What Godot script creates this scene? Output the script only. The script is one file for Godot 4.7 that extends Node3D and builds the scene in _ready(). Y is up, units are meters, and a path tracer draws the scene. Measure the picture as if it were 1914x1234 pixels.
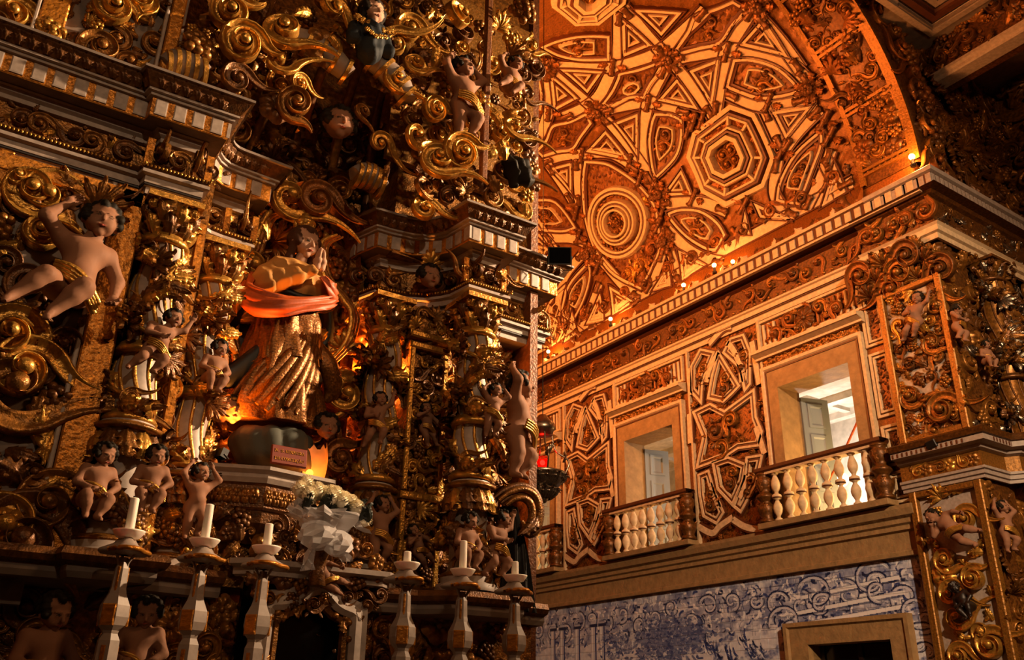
extends Node3D
# A baroque church: a gilded side altar on the near side, the chancel wall and its coffered vault beyond.
# x runs along the altar front, -z into the chancel, y up; metres; the floor is y = 0.

var M := {}
var P := {}
var rng := RandomNumberGenerator.new()

const ORANGE := Color(1.0, 0.61, 0.30)
const WARM := Color(1.0, 0.76, 0.52)
const PALE := Color(1.0, 0.84, 0.66)

func _ready() -> void:
	rng.seed = 7
	# camera
	var cam := Camera3D.new()
	cam.name = "camera"
	cam.transform = Transform3D(Basis(Vector3(0.831908, 0.016705, 0.554661), Vector3(-0.235596, 0.915620, 0.325783), Vector3(-0.502417, -0.401698, 0.765648)), Vector3(0, 1.65, 0))
	cam.fov = 40.796
	cam.near = 0.05
	cam.far = 200.0
	add_child(cam)
	cam.current = true
	# environment
	var env := Environment.new()
	env.background_mode = Environment.BG_COLOR
	env.background_color = Color(0.02, 0.02, 0.022)
	env.tonemap_mode = Environment.TONE_MAPPER_LINEAR
	env.tonemap_exposure = 1.06
	env.sdfgi_enabled = true
	env.ssao_enabled = true
	env.ssil_enabled = true
	var we := WorldEnvironment.new()
	we.name = "environment"
	we.environment = env
	add_child(we)
	carve_noise = FastNoiseLite.new()
	carve_noise.seed = 5
	carve_noise.noise_type = FastNoiseLite.TYPE_SIMPLEX_SMOOTH
	carve_noise.frequency = 4.2
	carve_noise.fractal_octaves = 1
	make_materials()
	make_ornaments()
	make_figures()
	build_shell()
	build_lamps()
	build_chancel_wall()
	build_vault()
	build_arch()
	build_right_side()
	build_altar()
	build_altar_things()
	for n in find_children("*", "GeometryInstance3D", true, false):
		n.cast_shadow = GeometryInstance3D.SHADOW_CASTING_SETTING_ON

func make_materials() -> void:
	M.gold = mat(Color(0.90, 0.66, 0.29), 0.33, 0.68, "wear", 2.0, "fine", 0.35)
	M.old_gold = mat(Color(0.70, 0.46, 0.18), 0.37, 0.56, "patina", 2.2, "fine", 0.4)
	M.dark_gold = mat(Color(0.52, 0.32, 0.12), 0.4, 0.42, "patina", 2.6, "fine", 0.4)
	M.leaf_gold = mat(Color(0.88, 0.56, 0.17), 0.4, 0.55, "wear", 3.0, "coarse", 0.5)
	M.red_gold = mat(Color(0.62, 0.37, 0.13), 0.42, 0.5, "wear", 2.4, "fine", 0.4)
	M.cream = mat(Color(0.86, 0.74, 0.58), 0.62, 0.0, "soft", 1.5)
	M.line = mat(Color(0.36, 0.175, 0.06), 0.5, 0.1, "soft", 1.5)
	M.white = mat(Color(0.68, 0.61, 0.56), 0.5, 0.0, "soft", 2.0)
	M.ground = mat(Color(0.54, 0.47, 0.42), 0.6, 0.0, "soft", 1.0)
	M.dark_wood = mat(Color(0.13, 0.07, 0.035), 0.45, 0.1, "wear", 2.0)
	M.wood = mat(Color(0.50, 0.28, 0.10), 0.5, 0.25, "wear", 1.6, "fine", 0.3)
	M.stone = mat(Color(0.64, 0.50, 0.32), 0.75, 0.0, "soft", 0.7, "fine", 0.15)
	M.plaster = mat(Color(0.80, 0.77, 0.72), 0.8, 0.0, "soft", 0.5)
	M.grey_paint = mat(Color(0.46, 0.49, 0.52), 0.5)
	M.candle = mat(Color(0.95, 0.91, 0.85), 0.45)
	M.candle.subsurf_scatter_enabled = true
	M.candle.subsurf_scatter_strength = 0.3
	M.black = mat(Color(0.03, 0.03, 0.032), 0.5)
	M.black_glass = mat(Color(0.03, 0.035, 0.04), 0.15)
	M.silver = mat(Color(0.66, 0.60, 0.52), 0.3, 0.95, "wear", 5.0)
	M.figure = mat(Color(1, 1, 1), 0.65)
	M.figure.vertex_color_use_as_albedo = true
	M.figure.metallic_specular = 0.25
	M.frame_gold = mat(Color(0.64, 0.43, 0.16), 0.44, 0.5, "wear", 3.0, "coarse", 0.4)
	M.brown_gold = mat(Color(0.44, 0.25, 0.085), 0.42, 0.5, "wear", 2.4, "fine", 0.4)
	M.vault_ground = mat(Color(0.58, 0.36, 0.12), 0.45, 0.4, "wear", 2.4, "fine", 0.4)
	M.brocade = mat(Color(0.62, 0.38, 0.13), 0.36, 0.6, "patina", 6.0, "coarse", 0.5)
	M.bodice = mat(Color(0.78, 0.52, 0.20), 0.5, 0.25, "wear", 5.0)
	M.sash = mat(Color(0.76, 0.33, 0.09), 0.55, 0.0, "soft", 4.0)
	M.cloak = mat(Color(0.07, 0.07, 0.06), 0.5, 0.2, "wear", 4.0)
	M.cloud = mat(Color(0.50, 0.51, 0.46), 0.55, 0.0, "soft", 3.0)
	M.plaque = mat(Color(0.46, 0.14, 0.04), 0.5)
	M.petal = mat(Color(0.93, 0.89, 0.78), 0.7)
	M.green = mat(Color(0.07, 0.10, 0.035), 0.6)
	M.floor = mat(Color(0.34, 0.29, 0.25), 0.4, 0.0, "wear", 0.6)
	M.nave = mat(Color(0.56, 0.37, 0.16), 0.45, 0.4, "patina", 0.7)
	var film := StandardMaterial3D.new()
	film.albedo_color = Color(0.86, 0.84, 0.84, 0.62)
	film.transparency = BaseMaterial3D.TRANSPARENCY_ALPHA
	film.roughness = 0.28
	M.film = film
	var red := StandardMaterial3D.new()
	red.albedo_color = Color(0.8, 0.03, 0.03, 0.55)
	red.transparency = BaseMaterial3D.TRANSPARENCY_ALPHA
	red.roughness = 0.1
	M.red_glass = red
	var pane := StandardMaterial3D.new()
	pane.albedo_color = Color(0.6, 0.65, 0.7, 0.1)
	pane.transparency = BaseMaterial3D.TRANSPARENCY_ALPHA
	pane.roughness = 0.05
	M.pane = pane

func glow(c: Color, e: float) -> StandardMaterial3D:
	var m := StandardMaterial3D.new()
	m.albedo_color = Color(0.9, 0.85, 0.75)
	m.emission_enabled = true
	m.emission = c
	m.emission_energy_multiplier = e
	return m

# ---------------------------------------------------------------- mesh builder
class MB:
	var v := PackedVector3Array()
	var ix := PackedInt32Array()
	var uv := PackedVector2Array()
	var co := PackedColorArray()

	func tri(a: Vector3, b: Vector3, c: Vector3) -> void:
		var n := v.size()
		v.append(a); v.append(b); v.append(c)
		ix.append(n); ix.append(n + 1); ix.append(n + 2)

	func quad(a: Vector3, b: Vector3, c: Vector3, d: Vector3) -> void:
		var n := v.size()
		v.append(a); v.append(b); v.append(c); v.append(d)
		ix.append(n); ix.append(n + 1); ix.append(n + 2)
		ix.append(n); ix.append(n + 2); ix.append(n + 3)

	# rows of points joined into a smooth sheet; ring closes every row
	func grid(rows: Array, ring := false) -> void:
		var n0 := v.size()
		var w: int = rows[0].size()
		for r in rows:
			v.append_array(r)
		for j in rows.size() - 1:
			for i in (w if ring else w - 1):
				var i2 := (i + 1) % w
				var a := n0 + j * w + i
				var b := n0 + j * w + i2
				var c := n0 + (j + 1) * w + i2
				var d := n0 + (j + 1) * w + i
				ix.append(a); ix.append(b); ix.append(c)
				ix.append(a); ix.append(c); ix.append(d)

	func fan(row: PackedVector3Array, c: Vector3) -> void:
		for i in row.size():
			tri(c, row[i], row[(i + 1) % row.size()])

	func box(c: Vector3, s: Vector3, b := Basis.IDENTITY) -> void:
		var x := b.x * (s.x * 0.5)
		var y := b.y * (s.y * 0.5)
		var z := b.z * (s.z * 0.5)
		quad(c - x - y + z, c - x + y + z, c + x + y + z, c + x - y + z)
		quad(c + x - y - z, c + x + y - z, c - x + y - z, c - x - y - z)
		quad(c - x - y - z, c - x + y - z, c - x + y + z, c - x - y + z)
		quad(c + x - y + z, c + x + y + z, c + x + y - z, c + x - y - z)
		quad(c - x + y + z, c - x + y - z, c + x + y - z, c + x + y + z)
		quad(c - x - y - z, c - x - y + z, c + x - y + z, c + x - y - z)

	# box with chamfered edges on its +z face and around
	func cbox(c: Vector3, s: Vector3, e: float, b := Basis.IDENTITY) -> void:
		var rows := []
		for k in [[0.0, -0.5], [0.0, 0.5], [e, 0.5]]:
			var hx: float = s.x * 0.5 - k[0]
			var hy: float = s.y * 0.5 - k[0]
			var z: float = s.z * k[1] - (e if k[0] == 0.0 and k[1] > 0.0 else 0.0)
			rows.append([Vector3(-hx, -hy, z), Vector3(hx, -hy, z), Vector3(hx, hy, z), Vector3(-hx, hy, z)])
		for j in 2:
			for i in 4:
				var i2 := (i + 1) % 4
				quad(c + b * rows[j][i], c + b * rows[j][i2], c + b * rows[j + 1][i2], c + b * rows[j + 1][i])
		var q: Array = rows[2]
		quad(c + b * q[0], c + b * q[1], c + b * q[2], c + b * q[3])

	func ball(c: Vector3, r: Vector3, nu := 10, nv := 7) -> void:
		var rows := []
		for j in nv + 1:
			var p := PI * j / nv
			var row := PackedVector3Array()
			for i in nu:
				var t := TAU * i / nu
				row.append(c + Vector3(cos(t) * sin(p) * r.x, cos(p) * r.y, -sin(t) * sin(p) * r.z))
			rows.append(row)
		grid(rows, true)

	func tube(pts: PackedVector3Array, rad: Array, seg := 8, flat := 1.0, up := Vector3.FORWARD) -> void:
		var rows := []
		var n := pts.size()
		for j in n:
			var d := (pts[mini(j + 1, n - 1)] - pts[maxi(j - 1, 0)]).normalized()
			var s := d.cross(up)
			if s.length() < 0.05:
				s = d.cross(Vector3.RIGHT)
			s = s.normalized()
			var o := s.cross(d).normalized()
			var q := float(j) / (n - 1) * (rad.size() - 1)
			var r0: float = rad[int(q)]
			var r1: float = rad[mini(int(q) + 1, rad.size() - 1)]
			var r := lerpf(r0, r1, q - int(q))
			var row := PackedVector3Array()
			for i in seg:
				var t := TAU * i / seg
				row.append(pts[j] + s * (cos(t) * r) + o * (sin(t) * r * flat))
			rows.append(row)
		grid(rows, true)
		fan(rows[0], pts[0])
		fan(rows[n - 1], pts[n - 1])

	# lathe round the y axis; prof holds radius, height
	func lathe(prof: PackedVector2Array, seg := 16, c := Vector3.ZERO, hard := false) -> void:
		if hard:
			for j in prof.size() - 1:
				for i in seg:
					var a := TAU * i / seg
					var b := TAU * (i + 1) / seg
					quad(c + Vector3(cos(a) * prof[j].x, prof[j].y, sin(a) * prof[j].x), c + Vector3(cos(a) * prof[j + 1].x, prof[j + 1].y, sin(a) * prof[j + 1].x), c + Vector3(cos(b) * prof[j + 1].x, prof[j + 1].y, sin(b) * prof[j + 1].x), c + Vector3(cos(b) * prof[j].x, prof[j].y, sin(b) * prof[j].x))
			return
		var rows := []
		for p in prof:
			var row := PackedVector3Array()
			for i in seg:
				var t := TAU * i / seg
				row.append(c + Vector3(cos(t) * p.x, p.y, sin(t) * p.x))
			rows.append(row)
		grid(rows, true)

	func add(m: MB, t: Transform3D) -> void:
		var n := v.size()
		for p in m.v:
			v.append(t * p)
		for k in m.ix:
			ix.append(k + n)
		if m.co.size() == m.v.size():
			co.append_array(m.co)

	func mesh() -> ArrayMesh:
		var nn := PackedVector3Array()
		nn.resize(v.size())
		for k in range(0, ix.size(), 3):
			var a := ix[k]
			var b := ix[k + 1]
			var c := ix[k + 2]
			var f := (v[c] - v[a]).cross(v[b] - v[a])
			nn[a] += f; nn[b] += f; nn[c] += f
		for k in nn.size():
			nn[k] = nn[k].normalized() if nn[k].length_squared() > 1e-20 else Vector3.UP
		var arr := []
		arr.resize(Mesh.ARRAY_MAX)
		arr[Mesh.ARRAY_VERTEX] = v
		arr[Mesh.ARRAY_NORMAL] = nn
		arr[Mesh.ARRAY_INDEX] = ix
		if uv.size() == v.size():
			arr[Mesh.ARRAY_TEX_UV] = uv
		if co.size() == v.size():
			arr[Mesh.ARRAY_COLOR] = co
		var m := ArrayMesh.new()
		if v.size() > 0:
			m.add_surface_from_arrays(Mesh.PRIMITIVE_TRIANGLES, arr)
		return m


# ---------------------------------------------------------------- nodes
var names_taken := {}

func v2(a: Array) -> PackedVector2Array:
	var p := PackedVector2Array()
	for k in range(0, a.size(), 2):
		p.append(Vector2(a[k], a[k + 1]))
	return p

func numbered(called: String) -> String:
	var n: int = names_taken.get(called, 0)
	names_taken[called] = n + 1
	return called if n == 0 else "%s_%03d" % [called, n]

func thing(called: String, label: String, category: String, group := "", at := Vector3.ZERO, turn := 0.0) -> Node3D:
	var o := Node3D.new()
	o.name = numbered(called)
	add_child(o)
	o.position = at
	o.rotation.y = turn
	o.set_meta("label", label)
	o.set_meta("category", category)
	if group:
		o.set_meta("group", group)
	return o

func setting(called: String, label: String) -> Node3D:
	var o := Node3D.new()
	o.name = numbered(called)
	add_child(o)
	o.set_meta("kind", "structure")
	o.set_meta("label", label)
	return o

func part(parent: Node3D, called: String, m, mat: Material, t := Transform3D.IDENTITY) -> MeshInstance3D:
	var o := MeshInstance3D.new()
	o.name = called
	o.mesh = m.mesh() if m is MB else m
	o.material_override = mat
	o.transform = t
	parent.add_child(o, true)
	return o

func copy_of(root: Node3D, called: String, label: String, t: Transform3D, group := "") -> Node3D:
	var o: Node3D = root.duplicate()
	o.name = numbered(called)
	add_child(o)
	o.transform = t
	o.set_meta("label", label)
	if group:
		o.set_meta("group", group)
	return o

func at(p: Vector3, s = 1.0, e := Vector3.ZERO) -> Transform3D:
	var k: Vector3 = s if s is Vector3 else Vector3(s, s, s)
	return Transform3D(Basis.from_euler(e) * Basis.from_scale(k), p)

# ---------------------------------------------------------------- materials
var noises := {}

func noise_tex(key: String, freq: float, lo: float, hi: float, normal := false, kind := FastNoiseLite.TYPE_SIMPLEX_SMOOTH) -> NoiseTexture2D:
	if noises.has(key):
		return noises[key]
	var f := FastNoiseLite.new()
	f.seed = key.hash() % 1000
	f.noise_type = kind
	f.frequency = freq
	f.fractal_octaves = 4
	var t := NoiseTexture2D.new()
	t.width = 256
	t.height = 256
	t.seamless = true
	t.noise = f
	if normal:
		t.as_normal_map = true
		t.bump_strength = lo
	else:
		var g := Gradient.new()
		g.set_color(0, Color(lo, lo, lo))
		g.set_color(1, Color(hi, hi, hi))
		t.color_ramp = g
	noises[key] = t
	return t

func mat(c: Color, rough: float, metal := 0.0, grain := "", scale := 1.0, bump := "", bump_amount := 0.5) -> StandardMaterial3D:
	var m := StandardMaterial3D.new()
	m.albedo_color = c
	m.roughness = rough
	m.metallic = metal
	if grain or bump:
		m.uv1_triplanar = true
		m.uv1_world_triplanar = true
		m.uv1_scale = Vector3.ONE * scale
	if grain == "patina":
		m.albedo_texture = noise_tex("patina", 0.02, 0.45, 1.0)
	elif grain == "wear":
		m.albedo_texture = noise_tex("wear", 0.03, 0.62, 1.0)
	elif grain == "soft":
		m.albedo_texture = noise_tex("soft", 0.025, 0.8, 1.0)
	elif grain == "stain":
		m.albedo_texture = noise_tex("stain", 0.012, 0.55, 1.0)
	if bump:
		m.normal_enabled = true
		m.normal_scale = bump_amount
		m.normal_texture = noise_tex("fine_bump", 0.06, 6.0, 0.0, true) if bump == "fine" else noise_tex("coarse_bump", 0.02, 10.0, 0.0, true)
	return m

# ---------------------------------------------------------------- swept shapes
func inset_dirs(p: PackedVector2Array) -> PackedVector2Array:
	var n := p.size()
	var area := 0.0
	for i in n:
		area += p[i].cross(p[(i + 1) % n])
	var s := 1.0 if area > 0.0 else -1.0
	var out := PackedVector2Array()
	for i in n:
		var a := (p[i] - p[(i + n - 1) % n]).normalized()
		var b := (p[(i + 1) % n] - p[i]).normalized()
		var na := Vector2(-a.y, a.x) * s
		var nb := Vector2(-b.y, b.x) * s
		var m := (na + nb)
		if m.length() < 0.3:
			m = na
		m = m.normalized()
		out.append(m / maxf(m.dot(na), 0.42))
	return out

func inset(p: PackedVector2Array, d: float) -> PackedVector2Array:
	var q := inset_dirs(p)
	for i in q.size():
		q[i] = p[i] + q[i] * d
	return q

# moulding round a closed outline: prof holds inset, height; map(point, height) gives the place in the room
func ring(mb: MB, poly: PackedVector2Array, prof: PackedVector2Array, map: Callable) -> void:
	var d := inset_dirs(poly)
	var n := poly.size()
	var pl := []
	for k in prof:
		var row := PackedVector3Array()
		for i in n:
			row.append(map.call(poly[i] + d[i] * k.x, k.y))
		pl.append(row)
	for k in prof.size() - 1:
		for i in n:
			var j := (i + 1) % n
			mb.quad(pl[k][i], pl[k + 1][i], pl[k + 1][j], pl[k][j])

# moulding along an open line on a surface: prof holds sideways, height
func strap(mb: MB, line: PackedVector2Array, prof: PackedVector2Array, map: Callable) -> void:
	var n := line.size()
	var rows := []
	for i in n:
		var a := (line[i] - line[i - 1]).normalized() if i > 0 else (line[1] - line[0]).normalized()
		var b := (line[i + 1] - line[i]).normalized() if i < n - 1 else a
		var t := (a + b).normalized()
		var s := Vector2(-t.y, t.x) / maxf(0.5, t.dot(a))
		var row := PackedVector3Array()
		for k in prof:
			row.append(map.call(line[i] + s * k.x, k.y))
		rows.append(row)
	for i in n - 1:
		for k in prof.size() - 1:
			mb.quad(rows[i][k], rows[i][k + 1], rows[i + 1][k + 1], rows[i + 1][k])

# moulding swept along a plan line (x, z); prof holds outward, height; outward is to the right hand of the walk
func cornice(mb: MB, plan: PackedVector2Array, prof: PackedVector2Array) -> void:
	strap(mb, plan, prof, func(p: Vector2, h: float) -> Vector3: return Vector3(p.x, h, p.y))

func resample(p: PackedVector2Array, step: float, closed := true) -> PackedVector2Array:
	var out := PackedVector2Array()
	var n := p.size()
	for i in (n if closed else n - 1):
		var a := p[i]
		var b := p[(i + 1) % n]
		var k := maxi(1, int(ceil(a.distance_to(b) / step)))
		for j in k:
			out.append(a.lerp(b, float(j) / k))
	if not closed:
		out.append(p[n - 1])
	return out

# smooth line through points
func spline(p: PackedVector2Array, per := 6) -> PackedVector2Array:
	var out := PackedVector2Array()
	var n := p.size()
	for i in n - 1:
		var p0 := p[maxi(i - 1, 0)]
		var p3 := p[mini(i + 2, n - 1)]
		for j in per:
			out.append(p[i].cubic_interpolate(p[i + 1], p0, p3, float(j) / per))
	out.append(p[n - 1])
	return out

func spline3(p: PackedVector3Array, per := 6) -> PackedVector3Array:
	var out := PackedVector3Array()
	var n := p.size()
	for i in n - 1:
		var p0 := p[maxi(i - 1, 0)]
		var p3 := p[mini(i + 2, n - 1)]
		for j in per:
			out.append(p[i].cubic_interpolate(p[i + 1], p0, p3, float(j) / per))
	out.append(p[n - 1])
	return out

# rounds the gentle bends of a closed outline and keeps its sharp tips
func smooth_outline(p: PackedVector2Array, sharp := 0.9) -> PackedVector2Array:
	var n := p.size()
	var tips := []
	for i in n:
		var a := (p[i] - p[(i + n - 1) % n]).normalized()
		var b := (p[(i + 1) % n] - p[i]).normalized()
		if absf(a.angle_to(b)) > sharp:
			tips.append(i)
	if tips.size() < 2:
		return resample(p, 0.2)
	var out := PackedVector2Array()
	for k in tips.size():
		var i0: int = tips[k]
		var i1: int = tips[(k + 1) % tips.size()]
		if i1 <= i0:
			i1 += n
		var run := PackedVector2Array()
		for i in range(i0, i1 + 1):
			run.append(p[i % n])
		var q := spline(run, 4) if run.size() > 2 else resample(run, 0.25, false)
		out.append_array(q.slice(0, q.size() - 1))
	return out

# carved relief filling an outline: ridged noise turned into real height
var carve_noise: FastNoiseLite

func relief(mb: MB, poly: PackedVector2Array, step: float, amp: float, base: float, map: Callable, shift := 0.0, freq := 1.0) -> void:
	var lo := poly[0]
	var hi := poly[0]
	for p in poly:
		lo = lo.min(p)
		hi = hi.max(p)
	var nx := int((hi.x - lo.x) / step) + 2
	var ny := int((hi.y - lo.y) / step) + 2
	var at_ := {}
	for j in ny - 1:
		for i in nx - 1:
			var c := lo + Vector2(i + 0.5, j + 0.5) * step
			if not Geometry2D.is_point_in_polygon(c, poly):
				continue
			var id := []
			for k in [[0, 0], [1, 0], [1, 1], [0, 1]]:
				var key: int = (j + k[1]) * 100000 + i + k[0]
				if not at_.has(key):
					var q := lo + Vector2(i + k[0], j + k[1]) * step
					var s: float = (q.x + shift) * freq
					var t: float = (q.y - shift) * freq
					var w := carve_noise.get_noise_2d(s * 0.6 + 40.0, t * 0.6) * 0.45
					var r := 1.0 - absf(carve_noise.get_noise_2d(s + w, t - w)) * 3.2
					var r2 := 1.0 - absf(carve_noise.get_noise_2d(s * 2.1 + 9.0, t * 2.1 - 5.0)) * 3.0
					var h := base + amp * (maxf(r, 0.0) * 0.75 + maxf(r2, 0.0) * 0.35)
					at_[key] = mb.v.size()
					mb.v.append(map.call(q, h))
				id.append(at_[key])
			mb.ix.append(id[0]); mb.ix.append(id[1]); mb.ix.append(id[2])
			mb.ix.append(id[0]); mb.ix.append(id[2]); mb.ix.append(id[3])

func rect(x0: float, y0: float, x1: float, y1: float) -> PackedVector2Array:
	return PackedVector2Array([Vector2(x0, y0), Vector2(x1, y0), Vector2(x1, y1), Vector2(x0, y1)])

# maps a flat drawing (x, y, height) through a transform
func flat(t: Transform3D) -> Callable:
	return func(p: Vector2, h: float) -> Vector3: return t * Vector3(p.x, p.y, h)

# ---------------------------------------------------------------- carved ornaments (unit size, lying in xy, raised along +z)
func make_ornaments() -> void:
	P.volute = volute(1.75, 1.15, 0.42).mesh()
	P.volute_tight = volute(2.4, 0.5, 0.6).mesh()
	P.volute_open = volute(1.15, 1.7, 0.34).mesh()
	P.leaf = leaf(0.34, 0.0, 5.0, 0.35).mesh()
	P.leaf_bent = leaf(0.30, 0.45, 5.0, 0.25).mesh()
	P.leaf_curled = leaf(0.40, -0.2, 4.0, 0.6).mesh()
	P.rosette = rosette(6, 0.35).mesh()
	P.shell = rosette(11, 0.22).mesh()
	var s := volute(1.6, 0.9, 0.4)
	for k in 4:
		var a := 0.3 + k * 1.25
		s.add(leaf(0.34, 0.3, 5.0, 0.3), Transform3D(Basis.from_euler(Vector3(0.25, 0, a - 0.9)) * Basis.from_scale(Vector3.ONE * 0.62), Vector3(cos(a) * 0.85, sin(a) * 0.85, 0.12)))
	s.add(rosette(6, 0.4), at(Vector3(0, 0, 0.35), 0.33))
	P.rinceau = s.mesh()
	var pl := MB.new()
	for k in 7:
		var a := (k - 3) * 0.42
		pl.add(leaf(0.22, 0.12 * (k - 3), 3.0, 0.45), Transform3D(Basis.from_euler(Vector3(0.15, 0, -a)) * Basis.from_scale(Vector3(0.8, 1.0 - absf(a) * 0.22, 1.0)), Vector3(0, 0, 0.03 * (3 - absi(k - 3)))))
	P.plume = pl.mesh()
	var fr := MB.new()
	for k in 11:
		var a := k * 2.4
		var r := 0.12 + 0.5 * sqrt(k / 11.0)
		fr.ball(Vector3(cos(a) * r, sin(a) * r, 0.45 - r * 0.4), Vector3.ONE * 0.24, 8, 6)
	P.fruit = fr.mesh()
	var db := MB.new()
	db.cbox(Vector3.ZERO, Vector3.ONE, 0.09)
	P.block = db.mesh()
	var eg := MB.new()
	eg.ball(Vector3.ZERO, Vector3(0.5, 0.5, 0.5), 8, 6)
	P.bead = eg.mesh()
	var tb := MB.new()
	tb.tube(PackedVector3Array([Vector3(-0.5, 0, 0.05), Vector3(-0.42, 0, 0.15), Vector3(-0.1, 0, 0.12), Vector3(0.3, 0, 0.15), Vector3(0.42, 0, 0.2), Vector3(0.5, 0, 0.05)]), [0.08, 0.28, 0.2, 0.22, 0.34, 0.1], 8, 0.6)
	P.tab = tb.mesh()

func volute(turns: float, tail: float, h: float) -> MB:
	var mb := MB.new()
	var rows := []
	var tn := 8
	for k in tn:
		var a := 1.35 * (1.0 - float(k) / tn)
		var w := lerpf(0.06, 0.46, float(k) / tn)
		var n := Vector2(cos(a), sin(a))
		var c := Vector2(1.0 + tail, 0) - n * tail
		rows.append(vol_row(c, n, w, h * lerpf(0.25, 0.6, float(k) / tn)))
	var nn := 40
	for k in nn + 1:
		var q := float(k) / nn
		var th := q * turns * TAU
		var ro := lerpf(1.0, 0.14, pow(q, 0.82))
		var n := Vector2(cos(th), sin(th))
		rows.append(vol_row(n * ro, n, minf(0.46, ro * 0.9) * lerpf(1.0, 0.6, q), h * (0.6 + 0.75 * q)))
	mb.grid(rows)
	mb.ball(Vector3(0, 0, h * 1.15), Vector3(0.2, 0.2, 0.16), 8, 6)
	return mb

func vol_row(c: Vector2, n: Vector2, w: float, h: float) -> PackedVector3Array:
	var out := PackedVector3Array()
	for k in [[0.0, 0.0], [0.0, 0.7], [0.08, 0.97], [0.2, 1.0], [0.33, 0.8], [0.55, 0.6], [0.8, 0.72], [0.95, 0.8], [1.0, 0.6], [1.0, 0.0]]:
		var p: Vector2 = c - n * (w * k[0])
		out.append(Vector3(p.x, p.y, h * k[1]))
	return out

func leaf(w: float, bend: float, lobes: float, curl: float) -> MB:
	var mb := MB.new()
	var rows := []
	var back := []
	for j in 15:
		var u := j / 14.0
		var ww := w * pow(sin(PI * minf(u * 0.88 + 0.1, 1.0)), 0.7) * (1.0 - 0.38 * absf(sin(u * lobes * PI)))
		var row := PackedVector3Array()
		var brow := PackedVector3Array()
		for i in 9:
			var s := (i - 4) / 4.0
			var x := s * ww + bend * u * u
			var y := u + absf(s) * 0.06 * cos(u * lobes * TAU)
			var z := 0.22 * sin(u * PI * 0.85) - 0.32 * w * s * s + 0.10 * w * cos(s * 9.4) + 0.06 * w * cos(u * lobes * TAU) * absf(s)
			if u > 0.7:
				var c := (u - 0.7) / 0.3
				z += curl * c * c * 0.5
				y -= curl * c * c * c * 0.28
			row.append(Vector3(x, y, z))
			brow.append(Vector3(x * 0.97, y, z - 0.035))
		rows.append(row)
		brow.reverse()
		back.append(brow)
	mb.grid(rows)
	mb.grid(back)
	return mb

func rosette(n: int, h: float) -> MB:
	var mb := MB.new()
	var rows := []
	for j in 6:
		var r := j / 5.0
		var row := PackedVector3Array()
		for i in n * 5:
			var t := TAU * i / (n * 5)
			var p := absf(cos(t * n * 0.5))
			var rr := r * (0.72 + 0.28 * sqrt(p))
			var z := h * (sin(r * PI * 0.9) * (0.45 + 0.55 * p) + 0.15 * (1.0 - r))
			if j == 5:
				z = 0.0
			row.append(Vector3(cos(t) * rr, sin(t) * rr, z))
		rows.append(row)
	mb.grid(rows, true)
	mb.ball(Vector3(0, 0, h * 0.5), Vector3(0.22, 0.22, 0.25), 8, 6)
	return mb

const KINDS := ["volute", "rinceau", "leaf", "leaf_bent", "leaf_curled", "volute_open", "plume", "rosette", "volute_tight", "fruit"]
const CALLED := {"volute": "scroll", "rinceau": "foliate_scroll", "leaf": "acanthus_leaf", "leaf_bent": "acanthus_leaf", "leaf_curled": "acanthus_leaf", "volute_open": "scroll", "plume": "leaf_plume", "rosette": "rosette", "volute_tight": "scroll", "fruit": "fruit_cluster", "shell": "shell", "block": "block", "bead": "bead", "tab": "clasp"}

# one carved piece: place, size, turn in its plane, tilt, mirrored
func piece(parent: Node3D, kind: String, base: Transform3D, p: Vector2, h: float, size: float, turn: float, m: Material, mirror := false, tilt := 0.0) -> MeshInstance3D:
	var b := Basis.from_euler(Vector3(tilt, 0, turn)) * Basis.from_scale(Vector3(-size if mirror else size, size, size))
	return part(parent, CALLED[kind], P[kind], m, base * Transform3D(b, Vector3(p.x, p.y, h)))

# fill an outline with carving, larger pieces first
func carve(parent: Node3D, base: Transform3D, poly: PackedVector2Array, big: float, count: int, mats: Array, lift := 0.0, kinds := []) -> void:
	var lo := poly[0]
	var hi := poly[0]
	for q in poly:
		lo = lo.min(q)
		hi = hi.max(q)
	var put := []
	var made := 0
	var tries := 0
	while made < count * 2 and tries < count * 60:
		tries += 1
		var p := Vector2(rng.randf_range(lo.x, hi.x), rng.randf_range(lo.y, hi.y))
		if not Geometry2D.is_point_in_polygon(p, poly):
			continue
		var s := big * lerpf(1.0, 0.45, minf(1.0, float(tries) / (count * 14.0))) * rng.randf_range(0.85, 1.15)
		var ok := true
		for q in put:
			if p.distance_to(q[0]) < (s + q[1]) * 0.5:
				ok = false
				break
		if not ok:
			continue
		put.append([p, s])
		var set_: Array = kinds if kinds else (KINDS if s > big * 0.65 else ["leaf", "leaf_bent", "leaf_curled", "rosette", "volute", "fruit"])
		var kind: String = set_[rng.randi() % set_.size()]
		var m: Material = mats[rng.randi() % mats.size()]
		var k := 1.45 if kind.begins_with("leaf") or kind == "plume" else 0.8
		piece(parent, kind, base, p, lift + rng.randf_range(0.0, 0.12) * s, s * k, rng.randf() * TAU, m, rng.randf() < 0.5, rng.randf_range(-0.25, 0.35))
		made += 1

# ---------------------------------------------------------------- carved figures: one smooth skin over a skeleton
const SKIN := Color(0.25, 0.12, 0.068)
const PALE_SKIN := Color(0.46, 0.26, 0.17)
const HAIR := Color(0.012, 0.008, 0.006)
const BROWN_HAIR := Color(0.06, 0.025, 0.012)
const LIP := Color(0.28, 0.06, 0.04)
const EYE := Color(0.03, 0.02, 0.015)

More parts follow.
